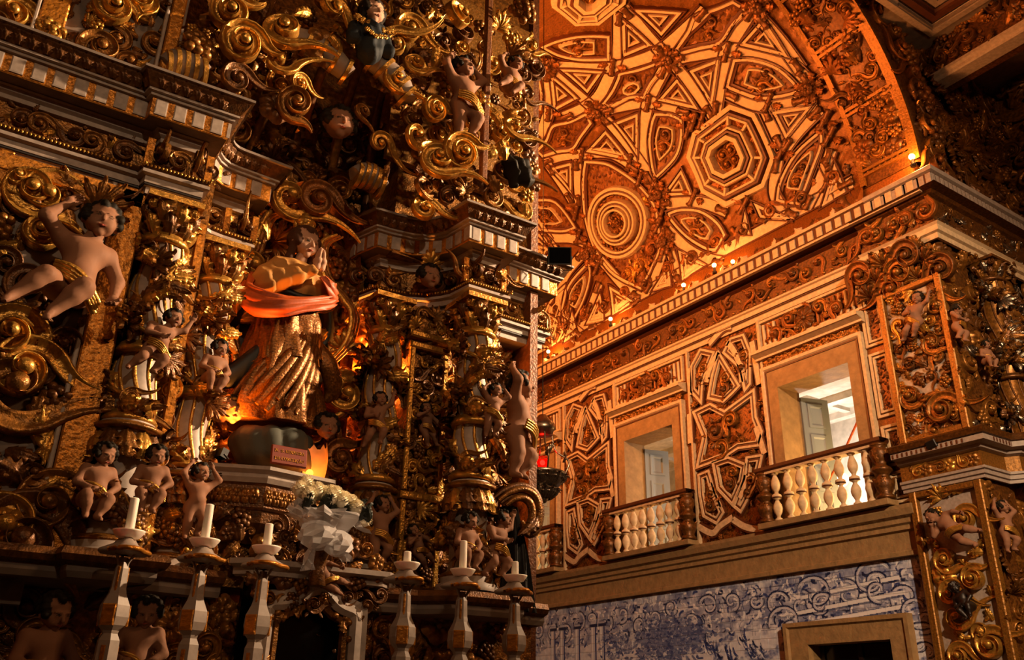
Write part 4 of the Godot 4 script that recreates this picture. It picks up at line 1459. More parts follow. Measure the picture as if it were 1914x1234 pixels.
func band(o: Node3D, line: PackedVector2Array) -> void:
	var again := next_repeat(line)
	if again:
		band(o, again)
	var on := vault_map
	var p := spline(line, 5)
	var mb := MB.new()
	strap(mb, p, v2([-0.125, 0.03, -0.12, 0.065, 0.12, 0.065, 0.125, 0.03]), on)
	part(o, "band", mb, M.cream)
	var ln := MB.new()
	strap(ln, p, v2([-0.178, 0.0, -0.175, 0.09, -0.15, 0.09, -0.145, 0.05, -0.12, 0.05]), on)
	strap(ln, p, v2([0.12, 0.05, 0.145, 0.05, 0.15, 0.09, 0.175, 0.09, 0.178, 0.0]), on)
	part(o, "band_edge", ln, M.line)
	# gilded clasps at both ends of a band
	for e in [[0, 3], [p.size() - 1, p.size() - 4]]:
		var a := p[e[0]]
		var b := p[e[1]]
		var d := b - a
		piece(o, "tab", vault_frame(a + d.normalized() * 0.12, 0.06), Vector2.ZERO, 0.0, 0.3, atan2(d.y, d.x), M.dark_gold)

func build_vault() -> void:
	var o := setting("ceiling", "barrel vault of pale interlaced bands and carved gilded coffers")
	var on := vault_map
	var mb := MB.new()
	var rows := []
	for j in 49:
		var t := lerpf(-0.1, PI * VR + 0.1, j / 48.0)
		var row := PackedVector3Array()
		for i in 14:
			row.append(vault_map(Vector2(lerpf(-20.1, -7.9, i / 13.0), t), 0.0))
		rows.append(row)
	mb.grid(rows)
	var back := []
	for j in 49:
		var t := lerpf(-0.1, PI * VR + 0.1, j / 48.0)
		back.append(PackedVector3Array([vault_map(Vector2(-7.9, t), -0.3), vault_map(Vector2(-20.1, t), -0.3)]))
	mb.grid(back)
	part(o, "vault_shell", mb, M.vault_ground)
	var rg := MB.new()
	relief(rg, rect(-19.0, 0.02, -8.3, 7.2), 0.065, 0.045, 0.0, on, 2.0, 0.7)
	part(o, "vault_carving", rg, M.vault_ground)
	band(o, v2([-8.4, 0.16, -12.0, 0.16, -15.5, 0.16, -19.0, 0.16]))
	for k in 40:
		piece(o, ["leaf_curled", "volute", "tab"][k % 3], vault_frame(Vector2(-8.5 - k * 0.26, 0.36 + 0.1 * (k % 2)), 0.04), Vector2.ZERO, 0.0, 0.24, k * 1.9, [M.dark_gold, M.red_gold][k % 2], k % 2 == 0)
	# pointed ovals
	for q in [
		v2([-12.512, 6.888, -12.129, 6.705, -11.782, 6.446, -11.512, 6.162, -11.291, 5.870, -11.820, 5.424, -12.109, 5.681, -12.368, 5.995, -12.529, 6.410]),
		v2([-13.322, 6.731, -13.289, 6.590, -13.250, 6.365, -13.751, 5.866, -14.234, 5.576, -14.461, 5.769, -14.565, 5.872]),
		v2([-11.959, 3.856, -11.633, 3.631, -11.450, 3.356, -11.766, 2.947, -12.185, 2.675, -12.966, 2.536, -12.880, 2.865, -12.573, 3.387, -12.223, 3.704]),
		v2([-10.174, 3.364, -9.650, 3.764, -9.282, 3.510, -8.919, 3.038, -8.723, 2.349, -9.170, 2.484, -9.701, 2.766]),
		v2([-8.686, 1.519, -8.787, 1.197, -9.153, 0.796, -9.620, 0.233, -10.006, 0.472, -10.168, 0.613, -9.959, 0.991, -9.420, 1.370]),
		v2([-13.022, 1.722, -12.614, 1.640, -12.101, 1.357, -11.723, 0.892, -11.574, 0.485, -11.926, 0.223, -12.239, 0.400, -12.733, 0.938, -13.023, 1.489]),
		v2([-16.743, 4.142, -16.500, 3.923, -16.002, 3.555, -15.894, 2.638, -16.441, 2.767, -17.226, 3.231, -17.543, 3.425]),
		v2([-15.960, 1.739, -16.065, 1.331, -16.513, 0.814, -17.109, 0.380, -17.535, 0.763, -17.320, 1.210, -16.818, 1.540])]:
		panel(o, q, "vesica")
	# triangles between the bands
	for q in [
		v2([-10.456, 5.991, -9.766, 5.186, -10.529, 5.080]), v2([-10.770, 6.013, -10.827, 5.066, -11.552, 5.293]), v2([-12.809, 6.128, -12.138, 5.343, -12.915, 5.179]), v2([-13.060, 6.215, -13.179, 5.243, -13.964, 5.401]),
		v2([-11.690, 4.032, -10.934, 4.165, -10.980, 3.279]), v2([-10.618, 4.135, -9.870, 3.934, -10.689, 3.156]), v2([-13.010, 4.252, -12.282, 4.071, -13.051, 3.242]), v2([-14.197, 4.108, -13.307, 4.232, -13.294, 3.273]),
		v2([-15.453, 4.353, -14.731, 4.113, -15.420, 3.443]), v2([-9.371, 3.910, -8.610, 4.052, -8.645, 3.084]), v2([-9.543, 2.394, -8.664, 2.015, -9.512, 1.699]), v2([-13.002, 2.129, -12.153, 2.435, -12.163, 1.747]),
		v2([-9.159, -0.058, -8.667, 0.755, -8.544, -0.009]), v2([-10.718, 0.880, -10.628, 0.433, -9.794, -0.016]), v2([-11.204, 0.317, -10.948, 0.813, -10.924, 0.189]), v2([-13.026, 0.782, -12.245, 0.028, -13.032, -0.062]),
		v2([-14.034, 0.092, -13.388, 0.553, -13.367, -0.050]), v2([-15.516, 0.847, -14.634, 0.056, -15.509, -0.021]), v2([-16.582, 0.146, -15.870, 0.808, -15.825, -0.038]), v2([-18.077, 1.021, -17.131, 0.157, -18.098, 0.006]), v2([-17.534, 2.928, -17.135, 2.627, -17.951, 2.355])]:
		panel(o, q, "triangle")
	# curved squares between the pendants
	for q in [
		v2([-11.902, 5.080, -11.481, 4.873, -10.990, 4.713, -11.058, 4.458, -11.503, 4.390, -11.939, 4.236, -12.236, 4.448, -12.794, 4.546, -12.867, 4.798, -12.452, 4.874, -12.066, 5.016]),
		v2([-14.351, 5.170, -13.880, 4.977, -13.333, 4.861, -13.452, 4.543, -13.990, 4.433, -14.450, 4.327, -14.871, 4.517, -15.347, 4.671, -15.327, 4.944, -14.844, 4.996]),
		v2([-9.663, 4.980, -9.206, 4.816, -8.840, 4.712, -8.724, 4.332, -9.177, 4.280, -9.658, 4.148, -10.102, 4.336, -10.537, 4.517, -10.525, 4.697, -10.035, 4.821])]:
		panel(o, q, "star")
	var ov := PackedVector2Array()
	for q in v2([-11.803, 4.497, -11.756, 4.595, -11.816, 4.709, -11.985, 4.755, -12.147, 4.742, -12.219, 4.658, -12.167, 4.550, -11.992, 4.471]):
		ov.append(q)
	var inn := MB.new()
	ring(inn, ov, v2([-0.02, 0.0, 0.0, 0.11, 0.04, 0.11, 0.05, 0.02]), on)
	part(o, "oval_frame", inn, M.cream)
	# octagonal coffer: stepped frames round a deep centre
	for c in [[v2([-10.278, 3.013, -9.879, 2.553, -9.875, 1.477, -10.331, 1.029, -11.388, 1.086, -11.891, 1.681, -11.865, 2.585, -11.413, 2.967]), 0.0], [v2([-11.312, 7.446, -11.526, 6.656, -11.207, 6.261, -10.416, 6.198, -9.913, 6.557, -9.786, 7.276, -10.068, 7.719, -10.687, 7.845]), 1.0]]:
		var oct: PackedVector2Array = c[0]
		var mid := Vector2.ZERO
		for q in oct:
			mid += q / oct.size()
		var depth := [[1.0, 0.0, 0.12, M.cream, 0.10], [0.86, 0.10, 0.17, M.line, 0.05], [0.80, 0.10, 0.2, M.cream, 0.045], [0.60, 0.1, 0.24, M.cream, 0.045], [0.53, 0.12, 0.26, M.line, 0.05], [0.44, 0.12, 0.3, M.cream, 0.09]]
		for d in depth:
			var p := PackedVector2Array()
			for q in oct:
				p.append(mid + (q - mid) * d[0])
			var r := MB.new()
			ring(r, resample(p, 0.3), v2([-0.01, d[1] - 0.1, 0.0, d[2], d[4], d[2], d[4] + 0.02, 0.0]), on)
			part(o, "octagon_frame", r, d[3])
		for k in 8:
			var a: Vector2 = mid + (oct[k] - mid) * 0.79
			var b: Vector2 = mid + (oct[(k + 1) % 8] - mid) * 0.79
			var e: Vector2 = mid + (oct[(k + 1) % 8] - mid) * 0.62
			var f: Vector2 = mid + (oct[k] - mid) * 0.62
			var fl := MB.new()
			relief(fl, PackedVector2Array([a, b, e, f]), 0.035, 0.1, 0.06, on, k)
			part(o, "octagon_carving", fl, M.red_gold)
			var sp := MB.new()
			strap(sp, PackedVector2Array([a, f]), v2([-0.03, 0.1, -0.025, 0.22, 0.025, 0.22, 0.03, 0.1]), on)
			part(o, "octagon_bar", sp, M.cream)
		for k in 8:
			var a := k * TAU / 8.0
			piece(o, ["leaf_curled", "volute"][k % 2], vault_frame(mid, 0.02), Vector2(cos(a), sin(a)) * 0.16, 0.0, 0.3, a - PI / 2, [M.dark_gold, M.old_gold][k % 2], k % 2 == 0)
	# round medallion in its pointed oval
	var big := v2([-14.411, 3.966, -13.972, 3.650, -13.767, 3.387, -13.432, 2.733, -13.259, 2.072, -13.358, 1.559, -13.520, 1.008, -13.879, 0.674, -14.399, 0.250, -15.260, 0.994, -15.591, 1.599, -15.669, 2.161, -15.461, 2.843, -14.927, 3.539])
	panel(o, big, "plain")
	for k in 60:
		var a := k * 2.39996
		var rr := 1.0 + 0.75 * sqrt(fmod(k * 0.618, 1.0))
		var q := Vector2(-14.53 + cos(a) * rr, 2.17 + sin(a) * rr * 0.95)
		if Geometry2D.is_point_in_polygon(q, inset(big, 0.16)):
			piece(o, ["leaf_curled", "volute", "leaf_bent", "rinceau"][k % 4], vault_frame(q, 0.03), Vector2.ZERO, 0.0, 0.24, a * 1.7, [M.gold, M.red_gold, M.old_gold][k % 3], k % 2 == 0)
	var c := v2([-14.532, 2.170])[0]
	for d in [[0.98, 0.06, 0.16, M.cream, 0.07], [0.89, 0.1, 0.14, M.line, 0.04], [0.85, 0.06, 0.17, M.cream, 0.05], [0.62, 0.08, 0.22, M.cream, 0.05], [0.55, 0.08, 0.2, M.line, 0.03], [0.51, 0.1, 0.24, M.cream, 0.04], [0.40, 0.1, 0.27, M.cream, 0.05]]:
		var p := PackedVector2Array()
		for k in 40:
			var a := k * TAU / 40.0
			p.append(c + Vector2(cos(a) * d[0], sin(a) * d[0] * 0.92))
		var r := MB.new()
		ring(r, p, v2([-0.01, d[1] - 0.08, 0.0, d[2], d[4], d[2], d[4] + 0.015, 0.0]), on)
		part(o, "medallion_ring", r, d[3])
	for q in [[0.82, 30], [0.48, 18]]:
		for k in q[1]:
			var a: float = k * TAU / q[1]
			var rr: float = q[0] - 0.09
			piece(o, ["leaf_curled", "leaf_bent"][k % 2], vault_frame(c, 0.08), Vector2(cos(a) * rr, sin(a) * rr * 0.92), 0.0, 0.17, a, [M.red_gold, M.old_gold, M.dark_gold][k % 3], k % 2 == 0)
	for k in 9:
		var a := k * 2.4
		piece(o, ["volute", "rinceau", "leaf_curled"][k % 3], vault_frame(c, 0.05), Vector2(cos(a), sin(a)) * (0.05 + 0.02 * k), 0.04, 0.2, a, [M.dark_gold, M.old_gold][k % 2])
	# pale bands of the lattice
	for q in [
		v2([-12.977, 6.381, -13.103, 5.595, -13.115, 4.805]), v2([-13.098, 4.574, -13.095, 3.733, -13.056, 2.568]), v2([-10.557, 6.150, -10.721, 5.414, -10.806, 4.729]), v2([-10.801, 4.516, -10.798, 3.803, -10.785, 3.023]),
		v2([-12.980, 6.585, -12.636, 6.031, -11.970, 5.327, -11.342, 5.002, -10.805, 4.861, -9.907, 4.872, -9.409, 4.915]), v2([-13.899, 5.133, -13.347, 4.987, -12.827, 4.952, -12.325, 5.103, -11.893, 5.297, -11.428, 5.542, -10.713, 6.119]),
		v2([-12.978, 4.611, -12.633, 4.481, -12.101, 4.237, -11.900, 4.129, -11.597, 3.771, -11.235, 3.395]), v2([-10.976, 4.508, -11.546, 4.293, -11.918, 4.110, -12.407, 3.743, -12.881, 3.265, -13.181, 2.604]),
		v2([-10.735, 4.482, -10.533, 4.436, -10.174, 4.256, -9.666, 3.998, -9.311, 3.677, -9.009, 3.326, -8.682, 2.885, -8.578, 2.490]), v2([-10.202, 3.246, -9.822, 2.736, -9.317, 2.398, -8.762, 2.204]),
		v2([-8.646, 4.325, -9.258, 4.117, -9.653, 3.960, -10.121, 3.590, -10.696, 3.037]), v2([-9.658, 2.512, -9.671, 2.032, -9.659, 1.619]), v2([-9.624, 1.540, -9.282, 1.694, -8.952, 1.799, -8.585, 1.886]),
		v2([-9.857, 1.418, -10.154, 0.866, -10.028, 0.371, -9.716, 0.058]), v2([-9.495, 0.110, -9.027, 0.599, -8.676, 1.007]), v2([-13.067, 1.951, -12.550, 1.772, -11.962, 1.450, -11.435, 0.992]), v2([-13.177, 1.339, -12.758, 0.666, -12.184, 0.123, -11.761, -0.141]),
		v2([-13.491, 0.927, -13.938, 0.391, -14.238, 0.144]), v2([-13.278, 0.781, -13.168, 0.159, -13.089, -0.135]), v2([-15.650, 1.699, -15.070, 0.715, -14.474, 0.095]), v2([-16.062, 1.996, -17.016, 1.712, -17.616, 1.134, -17.640, 0.490]), v2([-16.457, 0.447, -16.179, 0.718, -15.845, 1.035]),
		v2([-17.671, 3.167, -16.781, 2.762, -16.233, 2.493, -15.836, 2.143]), v2([-15.402, 4.435, -15.479, 3.963, -15.557, 3.299]), v2([-14.582, 4.089, -14.933, 3.711, -15.409, 3.139]), v2([-15.402, 4.551, -14.895, 4.401, -14.341, 4.113, -13.639, 3.679, -13.269, 2.973]),
		v2([-13.060, 6.321, -13.452, 5.945, -14.064, 5.490, -14.757, 5.203, -15.127, 5.132]), v2([-8.865, 0.895, -8.651, -0.073, -8.540, -0.348]), v2([-8.686, 4.110, -8.628, 3.476, -8.577, 2.756]), v2([-16.390, -0.029, -15.491, -0.131, -14.479, 0.039]), v2([-18.352, 1.536, -18.026, 1.097, -16.794, -0.084])]:
		band(o, q)
	# pendants where the bands cross
	for q in v2([-10.786, 4.632, -13.097, 4.699, -8.552, 4.306, -13.013, 2.205, -15.897, 1.894, -13.339, 1.109, -8.605, 2.350, -12.921, 6.421]):
		var f := vault_frame(q, 0.05)
		piece(o, "shell", f, Vector2.ZERO, 0.04, 0.2, 0.3, M.dark_gold)
		for k in 8:
			piece(o, "leaf_curled", f, Vector2(cos(k * 0.785), sin(k * 0.785)) * 0.1, 0.03, 0.26, k * 0.785 - PI / 2, [M.dark_gold, M.red_gold][k % 2], k % 2 == 0)
		piece(o, "rosette", f, Vector2.ZERO, 0.14, 0.13, 0.0, M.dark_gold)
	# carved leaves at the lesser crossings
	for q in v2([-11.893, 5.297, -11.900, 4.129, -14.341, 4.113, -14.091, 5.469, -9.653, 3.960, -9.502, 2.583, -9.658, 1.558, -12.165, 1.708, -11.058, 3.091, -11.474, 3.087, -10.951, 0.903, -13.065, 2.472, -13.298, 2.810, -15.966, 2.450, -15.635, 3.010, -13.389, 1.573, -13.203, 1.765, -15.770, 1.450, -15.408, 1.745, -13.412, 1.306, -11.250, 3.164, -13.315, 3.270, -8.588, 1.628, -8.602, 1.284]):
		var f := vault_frame(q, 0.05)
		for k in 4:
			piece(o, "leaf_curled" if k % 2 else "tab", f, Vector2(cos(k * 1.57 + 0.6), sin(k * 1.57 + 0.6)) * 0.09, 0.02, 0.26, k * 1.57 + 0.6 - (PI / 2 if k % 2 else 0.0), [M.dark_gold, M.red_gold][k % 2])

# ---------------------------------------------------------------- the arch between nave and chancel
func build_arch() -> void:
	var o := setting("trim_1", "carved chancel arch with square gilded coffers under its curve")
	var on := func(p: Vector2, h: float) -> Vector3:
		var a := p.y / VR
		var r := VR - 0.07 - h
		return Vector3(VX + cos(a) * r, VY + sin(a) * r, p.x)
	var mb := MB.new()
	var rows := []
	for j in 61:
		var t := lerpf(-0.12, PI * VR + 0.12, j / 60.0)
		rows.append(PackedVector3Array([vault_map(Vector2(-8.25, t), -0.5), on.call(Vector2(-8.25, t), 0.0), on.call(Vector2(-8.0, t), 0.0), on.call(Vector2(-7.6, t), 0.0), on.call(Vector2(-7.1, t), 0.0), vault_map(Vector2(-7.0, t), -0.1), vault_map(Vector2(-7.0, t), -0.5)]))
	mb.grid(rows)
	part(o, "arch_body", mb, M.dark_gold)
	# spandrel masonry round the arch on the nave side
	var sp := MB.new()
	for j in 60:
		var t0 := PI * j / 60.0
		var t1 := PI * (j + 1) / 60.0
		var c := Vector3(VX, VY, -7.05)
		var p := c + Vector3(cos(t0), sin(t0), 0) * (VR + 0.05)
		var q := c + Vector3(cos(t1), sin(t1), 0) * (VR + 0.05)
		var p2 := Vector3(clampf(VX + cos(t0) * 14.0, 4.6, 16.5), clampf(VY + sin(t0) * 14.0, VY, 15.7), -7.05)
		var q2 := Vector3(clampf(VX + cos(t1) * 14.0, 4.6, 16.5), clampf(VY + sin(t1) * 14.0, VY, 15.7), -7.05)
		sp.quad(p, q, q2, p2)
		sp.quad(p + Vector3(0, 0, -1.2), q + Vector3(0, 0, -1.2), q2 + Vector3(0, 0, -1.2), p2 + Vector3(0, 0, -1.2))
	part(o, "spandrel", sp, M.old_gold)
	for e in [[-8.22, -8.12], [-7.18, -7.0]]:
		var ed := MB.new()
		var line := PackedVector2Array()
		for j in 61:
			line.append(Vector2((e[0] + e[1]) * 0.5, lerpf(-0.1, PI * VR + 0.1, j / 60.0)))
		var hw: float = (e[1] - e[0]) * 0.5
		strap(ed, line, v2([-hw, 0.0, -hw, 0.06, hw, 0.06, hw, 0.0]), on)
		part(o, "arch_border", ed, M.frame_gold)
	var t := 0.12
	for k in 7:
		var l := 1.32
		for e in [0.0, 0.1]:
			var br := MB.new()
			strap(br, PackedVector2Array([Vector2(-8.12, t + e), Vector2(-7.18, t + e)]), v2([-0.03, 0.0, -0.03, 0.06, 0.03, 0.06, 0.03, 0.0]), on)
			part(o, "cross_bar", br, M.frame_gold)
		for b in 7:
			part(o, "bead", P.bead, M.old_gold, at(on.call(Vector2(-8.03 + b * 0.125, t + 0.05), 0.02), 0.06))
		var fr := vault_frame(Vector2(-7.65, t + 0.1 + (l - 0.1) * 0.5), 0.07)
		carve(o, fr, rect(-0.44, -0.57, 0.44, 0.57), 0.27, 34, [M.red_gold, M.old_gold, M.dark_gold, M.old_gold])
		t += l
	# carving climbing the nave side of the arch
	for k in 46:
		var a := -0.02 + k * 0.035
		var rr := VR + 0.25 + 0.5 * fmod(k * 0.618, 1.0)
		piece(o, ["volute", "leaf_curled", "rinceau", "leaf_bent", "fruit"][k % 5], Transform3D(Basis.IDENTITY, Vector3(VX + cos(a) * rr, VY + sin(a) * rr, -7.0)), Vector2.ZERO, 0.0, 0.34, a + k, [M.red_gold, M.dark_gold, M.old_gold][k % 3], k % 2 == 0)

# ---------------------------------------------------------------- right jamb of the arch and the dark wall beside it
const JX := 13.1

func build_right_side() -> void:
	var j := setting("wall_jamb", "masonry pier of the chancel arch")
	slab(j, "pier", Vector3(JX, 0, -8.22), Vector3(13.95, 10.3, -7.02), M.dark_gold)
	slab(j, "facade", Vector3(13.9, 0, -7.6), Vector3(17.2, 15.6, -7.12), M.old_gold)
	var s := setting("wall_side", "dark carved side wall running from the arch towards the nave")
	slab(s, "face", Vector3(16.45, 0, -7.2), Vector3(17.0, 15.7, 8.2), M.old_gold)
	# the pier face: x along +z, y up, z out of the wall
	var fr := Transform3D(Basis.from_euler(Vector3(0, -PI / 2, 0)), Vector3(JX, 0, -7.6))
	var lo := thing("pilaster_panel", "bright gilded pilaster panel of scrolls on white ground beside the tiles", "carved panel", "pilaster panels of the arch")
	pilaster(lo, fr, 1.2, 5.06, 0.0)
	for q in [[Vector3(13.000, 4.534, -7.354), 0.26, 0.4, "volute"], [Vector3(13.000, 3.981, -7.781), 0.26, 2.2, "volute"], [Vector3(13.000, 3.664, -7.395), 0.23, 1.0, "volute_tight"], [Vector3(13.000, 3.474, -7.793), 0.27, 0.2, "volute"], [Vector3(13.000, 3.152, -7.771), 0.27, 2.8, "volute_open"], [Vector3(13.000, 2.734, -7.327), 0.3, 0.9, "volute"], [Vector3(13.000, 4.904, -7.692), 0.26, 0.3, "plume"], [Vector3(13.000, 4.960, -7.330), 0.25, 1.2, "leaf_curled"], [Vector3(13.000, 3.329, -7.446), 0.2, 2.0, "leaf_bent"], [Vector3(13.000, 4.451, -7.959), 0.22, -0.3, "leaf"], [Vector3(13.000, 2.791, -7.717), 0.3, 0.8, "leaf_bent"], [Vector3(13.000, 4.021, -7.183), 0.22, 1.4, "leaf_curled"], [Vector3(13.000, 3.716, -7.876), 0.2, 0.0, "rosette"], [Vector3(13.000, 3.055, -7.261), 0.2, 0.3, "leaf"], [Vector3(13.000, 3.891, -8.019), 0.22, 3.0, "leaf_bent"], [Vector3(13.000, 2.613, -7.835), 0.24, 0.3, "volute"], [Vector3(13.000, 2.922, -7.447), 0.2, 2.0, "rinceau"]]:
		var p: Vector3 = q[0]
		piece(lo, q[3], fr, Vector2(p.z + 7.6, p.y), 0.02, q[1], q[2], M.gold, q[2] > 1.5)
	carve(lo, fr, rect(-0.46, 1.3, 0.46, 4.9), 0.14, 6, [M.gold, M.old_gold, M.gold], 0.0)
	var c := cherub("child_lie", "cherub reclining among gold scrolls of the pilaster beside the tiles", Vector3(12.880, 4.062, -7.128), 0.95, -PI / 2, 0.85)
	c.set_meta("group", "cherubs of the arch pier")
	c = cherub("child_sit", "dark brown cherub low on the gold pilaster beside the tiles", Vector3(12.880, 3.016, -7.341), 0.7, -PI / 2, 0.5, 0.0, false)
	c.get_child(0).material_override = M.dark_wood
	c.set_meta("group", "cherubs of the arch pier")
	var hi := thing("pilaster_panel", "darker gilded pilaster panel with a cherub high beside the nearer window", "carved panel", "pilaster panels of the arch")
	pilaster(hi, fr, 5.86, 8.55, 0.0)
	for q in [[Vector3(13.000, 6.256, -7.388), 0.34, 0.6, "volute"], [Vector3(13.000, 6.622, -7.887), 0.28, 2.4, "volute"], [Vector3(13.000, 5.953, -7.584), 0.24, 1.4, "volute_open"], [Vector3(13.000, 7.503, -7.677), 0.3, 0.2, "leaf_bent"], [Vector3(13.000, 7.394, -7.358), 0.24, 2.0, "rinceau"], [Vector3(13.000, 7.067, -7.806), 0.26, 1.0, "leaf_curled"], [Vector3(13.000, 7.989, -7.150), 0.25, 0.5, "rinceau"], [Vector3(13.000, 6.613, -7.228), 0.24, 3.0, "leaf"]]:
		var p: Vector3 = q[0]
		piece(hi, q[3], fr, Vector2(p.z + 7.6, p.y), 0.02, q[1], q[2], M.old_gold, q[2] > 1.5)
	carve(hi, fr, rect(-0.48, 5.95, 0.48, 8.45), 0.2, 34, [M.old_gold, M.dark_gold, M.gold, M.red_gold], 0.0)
	c = cherub("child_stride", "cherub in the upper pilaster panel beside the nearer window", Vector3(12.900, 7.436, -7.554), 0.85, -PI / 2, -0.15)
	c.set_meta("group", "cherubs of the arch pier")
	# entablature between the two panels, breaking round the corner
	var e := thing("pier_entablature", "pale and gold moulded ledge between the two pilaster panels", "cornice")
	var plan := v2([JX - 0.02, -8.3, JX - 0.02, -6.98, 13.75, -6.98, 13.85, -6.8, 14.5, -6.75, 14.6, -6.98, 16.4, -6.98])
	var mb := MB.new()
	cornice(mb, plan, v2([0.0, 5.08, 0.04, 5.08, 0.04, 5.13, 0.07, 5.14, 0.07, 5.20, 0.1, 5.21, 0.1, 5.25, 0.0, 5.27]))
	part(e, "fillet_mould", mb, M.white)
	mb = MB.new()
	cornice(mb, plan, v2([0.0, 5.25, 0.03, 5.26, 0.03, 5.5, 0.0, 5.52]))
	part(e, "frieze", mb, M.frame_gold)
	mb = MB.new()
	cornice(mb, plan, v2([0.02, 5.5, 0.1, 5.53, 0.12, 5.58, 0.24, 5.6, 0.24, 5.68, 0.2, 5.69]))
	part(e, "dentil_course", mb, M.white)
	mb = MB.new()
	cornice(mb, plan, v2([0.2, 5.68, 0.27, 5.7, 0.3, 5.78, 0.28, 5.8, 0.0, 5.84]))
	part(e, "crown_mould", mb, M.dark_gold)
	along(e, plan, 0.085, 5.64, 0.245, "tooth", P.block, M.line, Vector3(0.025, 0.06, 0.012))
	for k in 9:
		piece(e, ["leaf_curled", "volute", "rosette"][k % 3], fr, Vector2(-0.52 + k * 0.13, 5.38), 0.04, 0.12, k * 1.3, [M.old_gold, M.gold][k % 2], k % 2 == 0)
	var blk := MB.new()
	blk.cbox(Vector3.ZERO, Vector3(0.17, 0.12, 0.12), 0.01)
	part(thing("small_spotlight", "small black spotlight on the ledge under the upper pilaster panel", "spotlight"), "housing", blk, M.black, Transform3D(Basis.from_euler(Vector3(0.3, -PI / 2, 0.2)), Vector3(12.850, 5.700, -7.553)))
	# capital and upper entablature
	var cp := thing("pier_capital", "leafy carved capital over the upper pilaster panel", "capital")
	for k in 20:
		piece(cp, ["plume", "leaf_curled", "volute", "leaf_curled"][k % 4], fr, Vector2(-0.75 + (k % 7) * 0.23, 8.62 + (k / 7) * 0.2), 0.0 + (k / 7) * 0.08, 0.34, sin(k * 2.0) * 0.5, [M.dark_gold, M.old_gold, M.red_gold][k % 3], k % 2 == 0, 0.3)
	var plan2 := v2([JX - 0.06, -8.35, JX - 0.06, -6.94, 16.1, -6.98, 16.1, -5.0, 16.1, 2.0])
	mb = MB.new()
	cornice(mb, plan2, v2([0.0, 9.14, 0.05, 9.14, 0.05, 9.24, 0.1, 9.26, 0.1, 9.36, 0.14, 9.4, 0.0, 9.42]))
	part(cp, "architrave", mb, M.cream)
	mb = MB.new()
	cornice(mb, plan2, v2([0.0, 9.4, 0.03, 9.42, 0.03, 9.95, 0.1, 9.98, 0.14, 10.02, 0.3, 10.04]))
	part(cp, "frieze", mb, M.dark_gold)
	for k in 7:
		piece(cp, ["volute", "rinceau", "leaf_curled"][k % 3], fr, Vector2(-0.55 + k * 0.19, 9.7), 0.1, 0.24, k * 1.7, [M.red_gold, M.old_gold][k % 2], k % 2 == 0)
	var top := thing("nave_cornice", "pale dentil cornice turning from the chancel into the dark nave", "cornice")
	var plan3 := v2([JX - 0.28, -8.0, JX - 0.28, -6.72, 15.85, -6.76, 15.85, -5.5, 15.85, 2.0])
	mb = MB.new()
	cornice(mb, plan3, v2([-0.2, 10.03, 0.0, 10.03, 0.0, 10.28, 0.02, 10.3]))
	part(top, "fascia", mb, M.line)
	mb = MB.new()
	cornice(mb, plan3, v2([0.0, 10.28, 0.05, 10.3, 0.07, 10.36, 0.03, 10.4, -0.4, 10.44]))
	part(top, "crown_mould", mb, M.white)
	along(top, plan3, 0.13, 10.16, 0.0, "dentil", P.block, M.white, Vector3(0.095, 0.2, 0.03))
	# dark facade: columns, carving and glints
	var fac := Transform3D(Basis.IDENTITY, Vector3(0, 0, -7.08))
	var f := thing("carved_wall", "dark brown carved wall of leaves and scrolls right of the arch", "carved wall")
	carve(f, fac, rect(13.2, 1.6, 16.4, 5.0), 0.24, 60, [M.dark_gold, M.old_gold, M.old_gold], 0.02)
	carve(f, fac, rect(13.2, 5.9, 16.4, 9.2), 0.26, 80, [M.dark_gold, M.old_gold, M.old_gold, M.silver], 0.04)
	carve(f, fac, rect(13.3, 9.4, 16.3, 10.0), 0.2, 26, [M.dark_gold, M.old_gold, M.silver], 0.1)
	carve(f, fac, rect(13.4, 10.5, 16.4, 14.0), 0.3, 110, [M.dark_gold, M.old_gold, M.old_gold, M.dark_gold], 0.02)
	var sd := Transform3D(Basis.from_euler(Vector3(0, -PI / 2, 0)), Vector3(16.42, 0, 0))
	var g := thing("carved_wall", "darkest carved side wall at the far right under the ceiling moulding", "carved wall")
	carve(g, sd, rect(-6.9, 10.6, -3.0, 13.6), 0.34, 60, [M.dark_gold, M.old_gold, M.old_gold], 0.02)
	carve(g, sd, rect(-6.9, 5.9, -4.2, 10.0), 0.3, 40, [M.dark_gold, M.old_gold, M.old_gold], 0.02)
	twisted_column("dark twisted column right of the arch, above the ledge", 14.25, -6.85, 5.84, 9.0, 0.2, [M.dark_gold, M.old_gold, M.silver], M.old_gold, "columns right of the arch")
	for q in [["child_arms_up", Vector3(13.162, 3.957, -6.850), 0.75, "cherub standing at the far right below the ledge", -0.3], ["child_stride", Vector3(12.926, 7.156, -6.850), 0.72, "cherub right of the upper pilaster panel", 0.3], ["child_sit", Vector3(13.531, 6.783, -6.800), 0.6, "small cherub beside the dark twisted column", -0.3]]:
		c = cherub(q[0], q[3], q[1], q[2], q[4])
		c.set_meta("group", "cherubs of the arch pier")
	# mouldings of the nave ceiling seen in the corner
	var cl := thing("ceiling_moulding", "pale stepped moulding at the nave ceiling corner", "moulding")
	var crn := Vector3(13.673, 13.650, -6.592)
	for k in 3:
		mb = MB.new()
		var o := k * 0.2
		cornice(mb, PackedVector2Array([Vector2(9.0, crn.z + o), Vector2(crn.x - o, crn.z + o), Vector2(crn.x - o, 4.0)]), v2([-0.1, 13.65 + k * 0.1, 0.02, 13.65 + k * 0.1, 0.02, 13.72 + k * 0.1, 0.06, 13.76 + k * 0.1]))
		part(cl, "step", mb, [M.white, M.line, M.white][k])
	slab(cl, "soffit", Vector3(crn.x - 0.05, 13.68, -7.1), Vector3(17.0, 13.9, 4.0), M.ground)
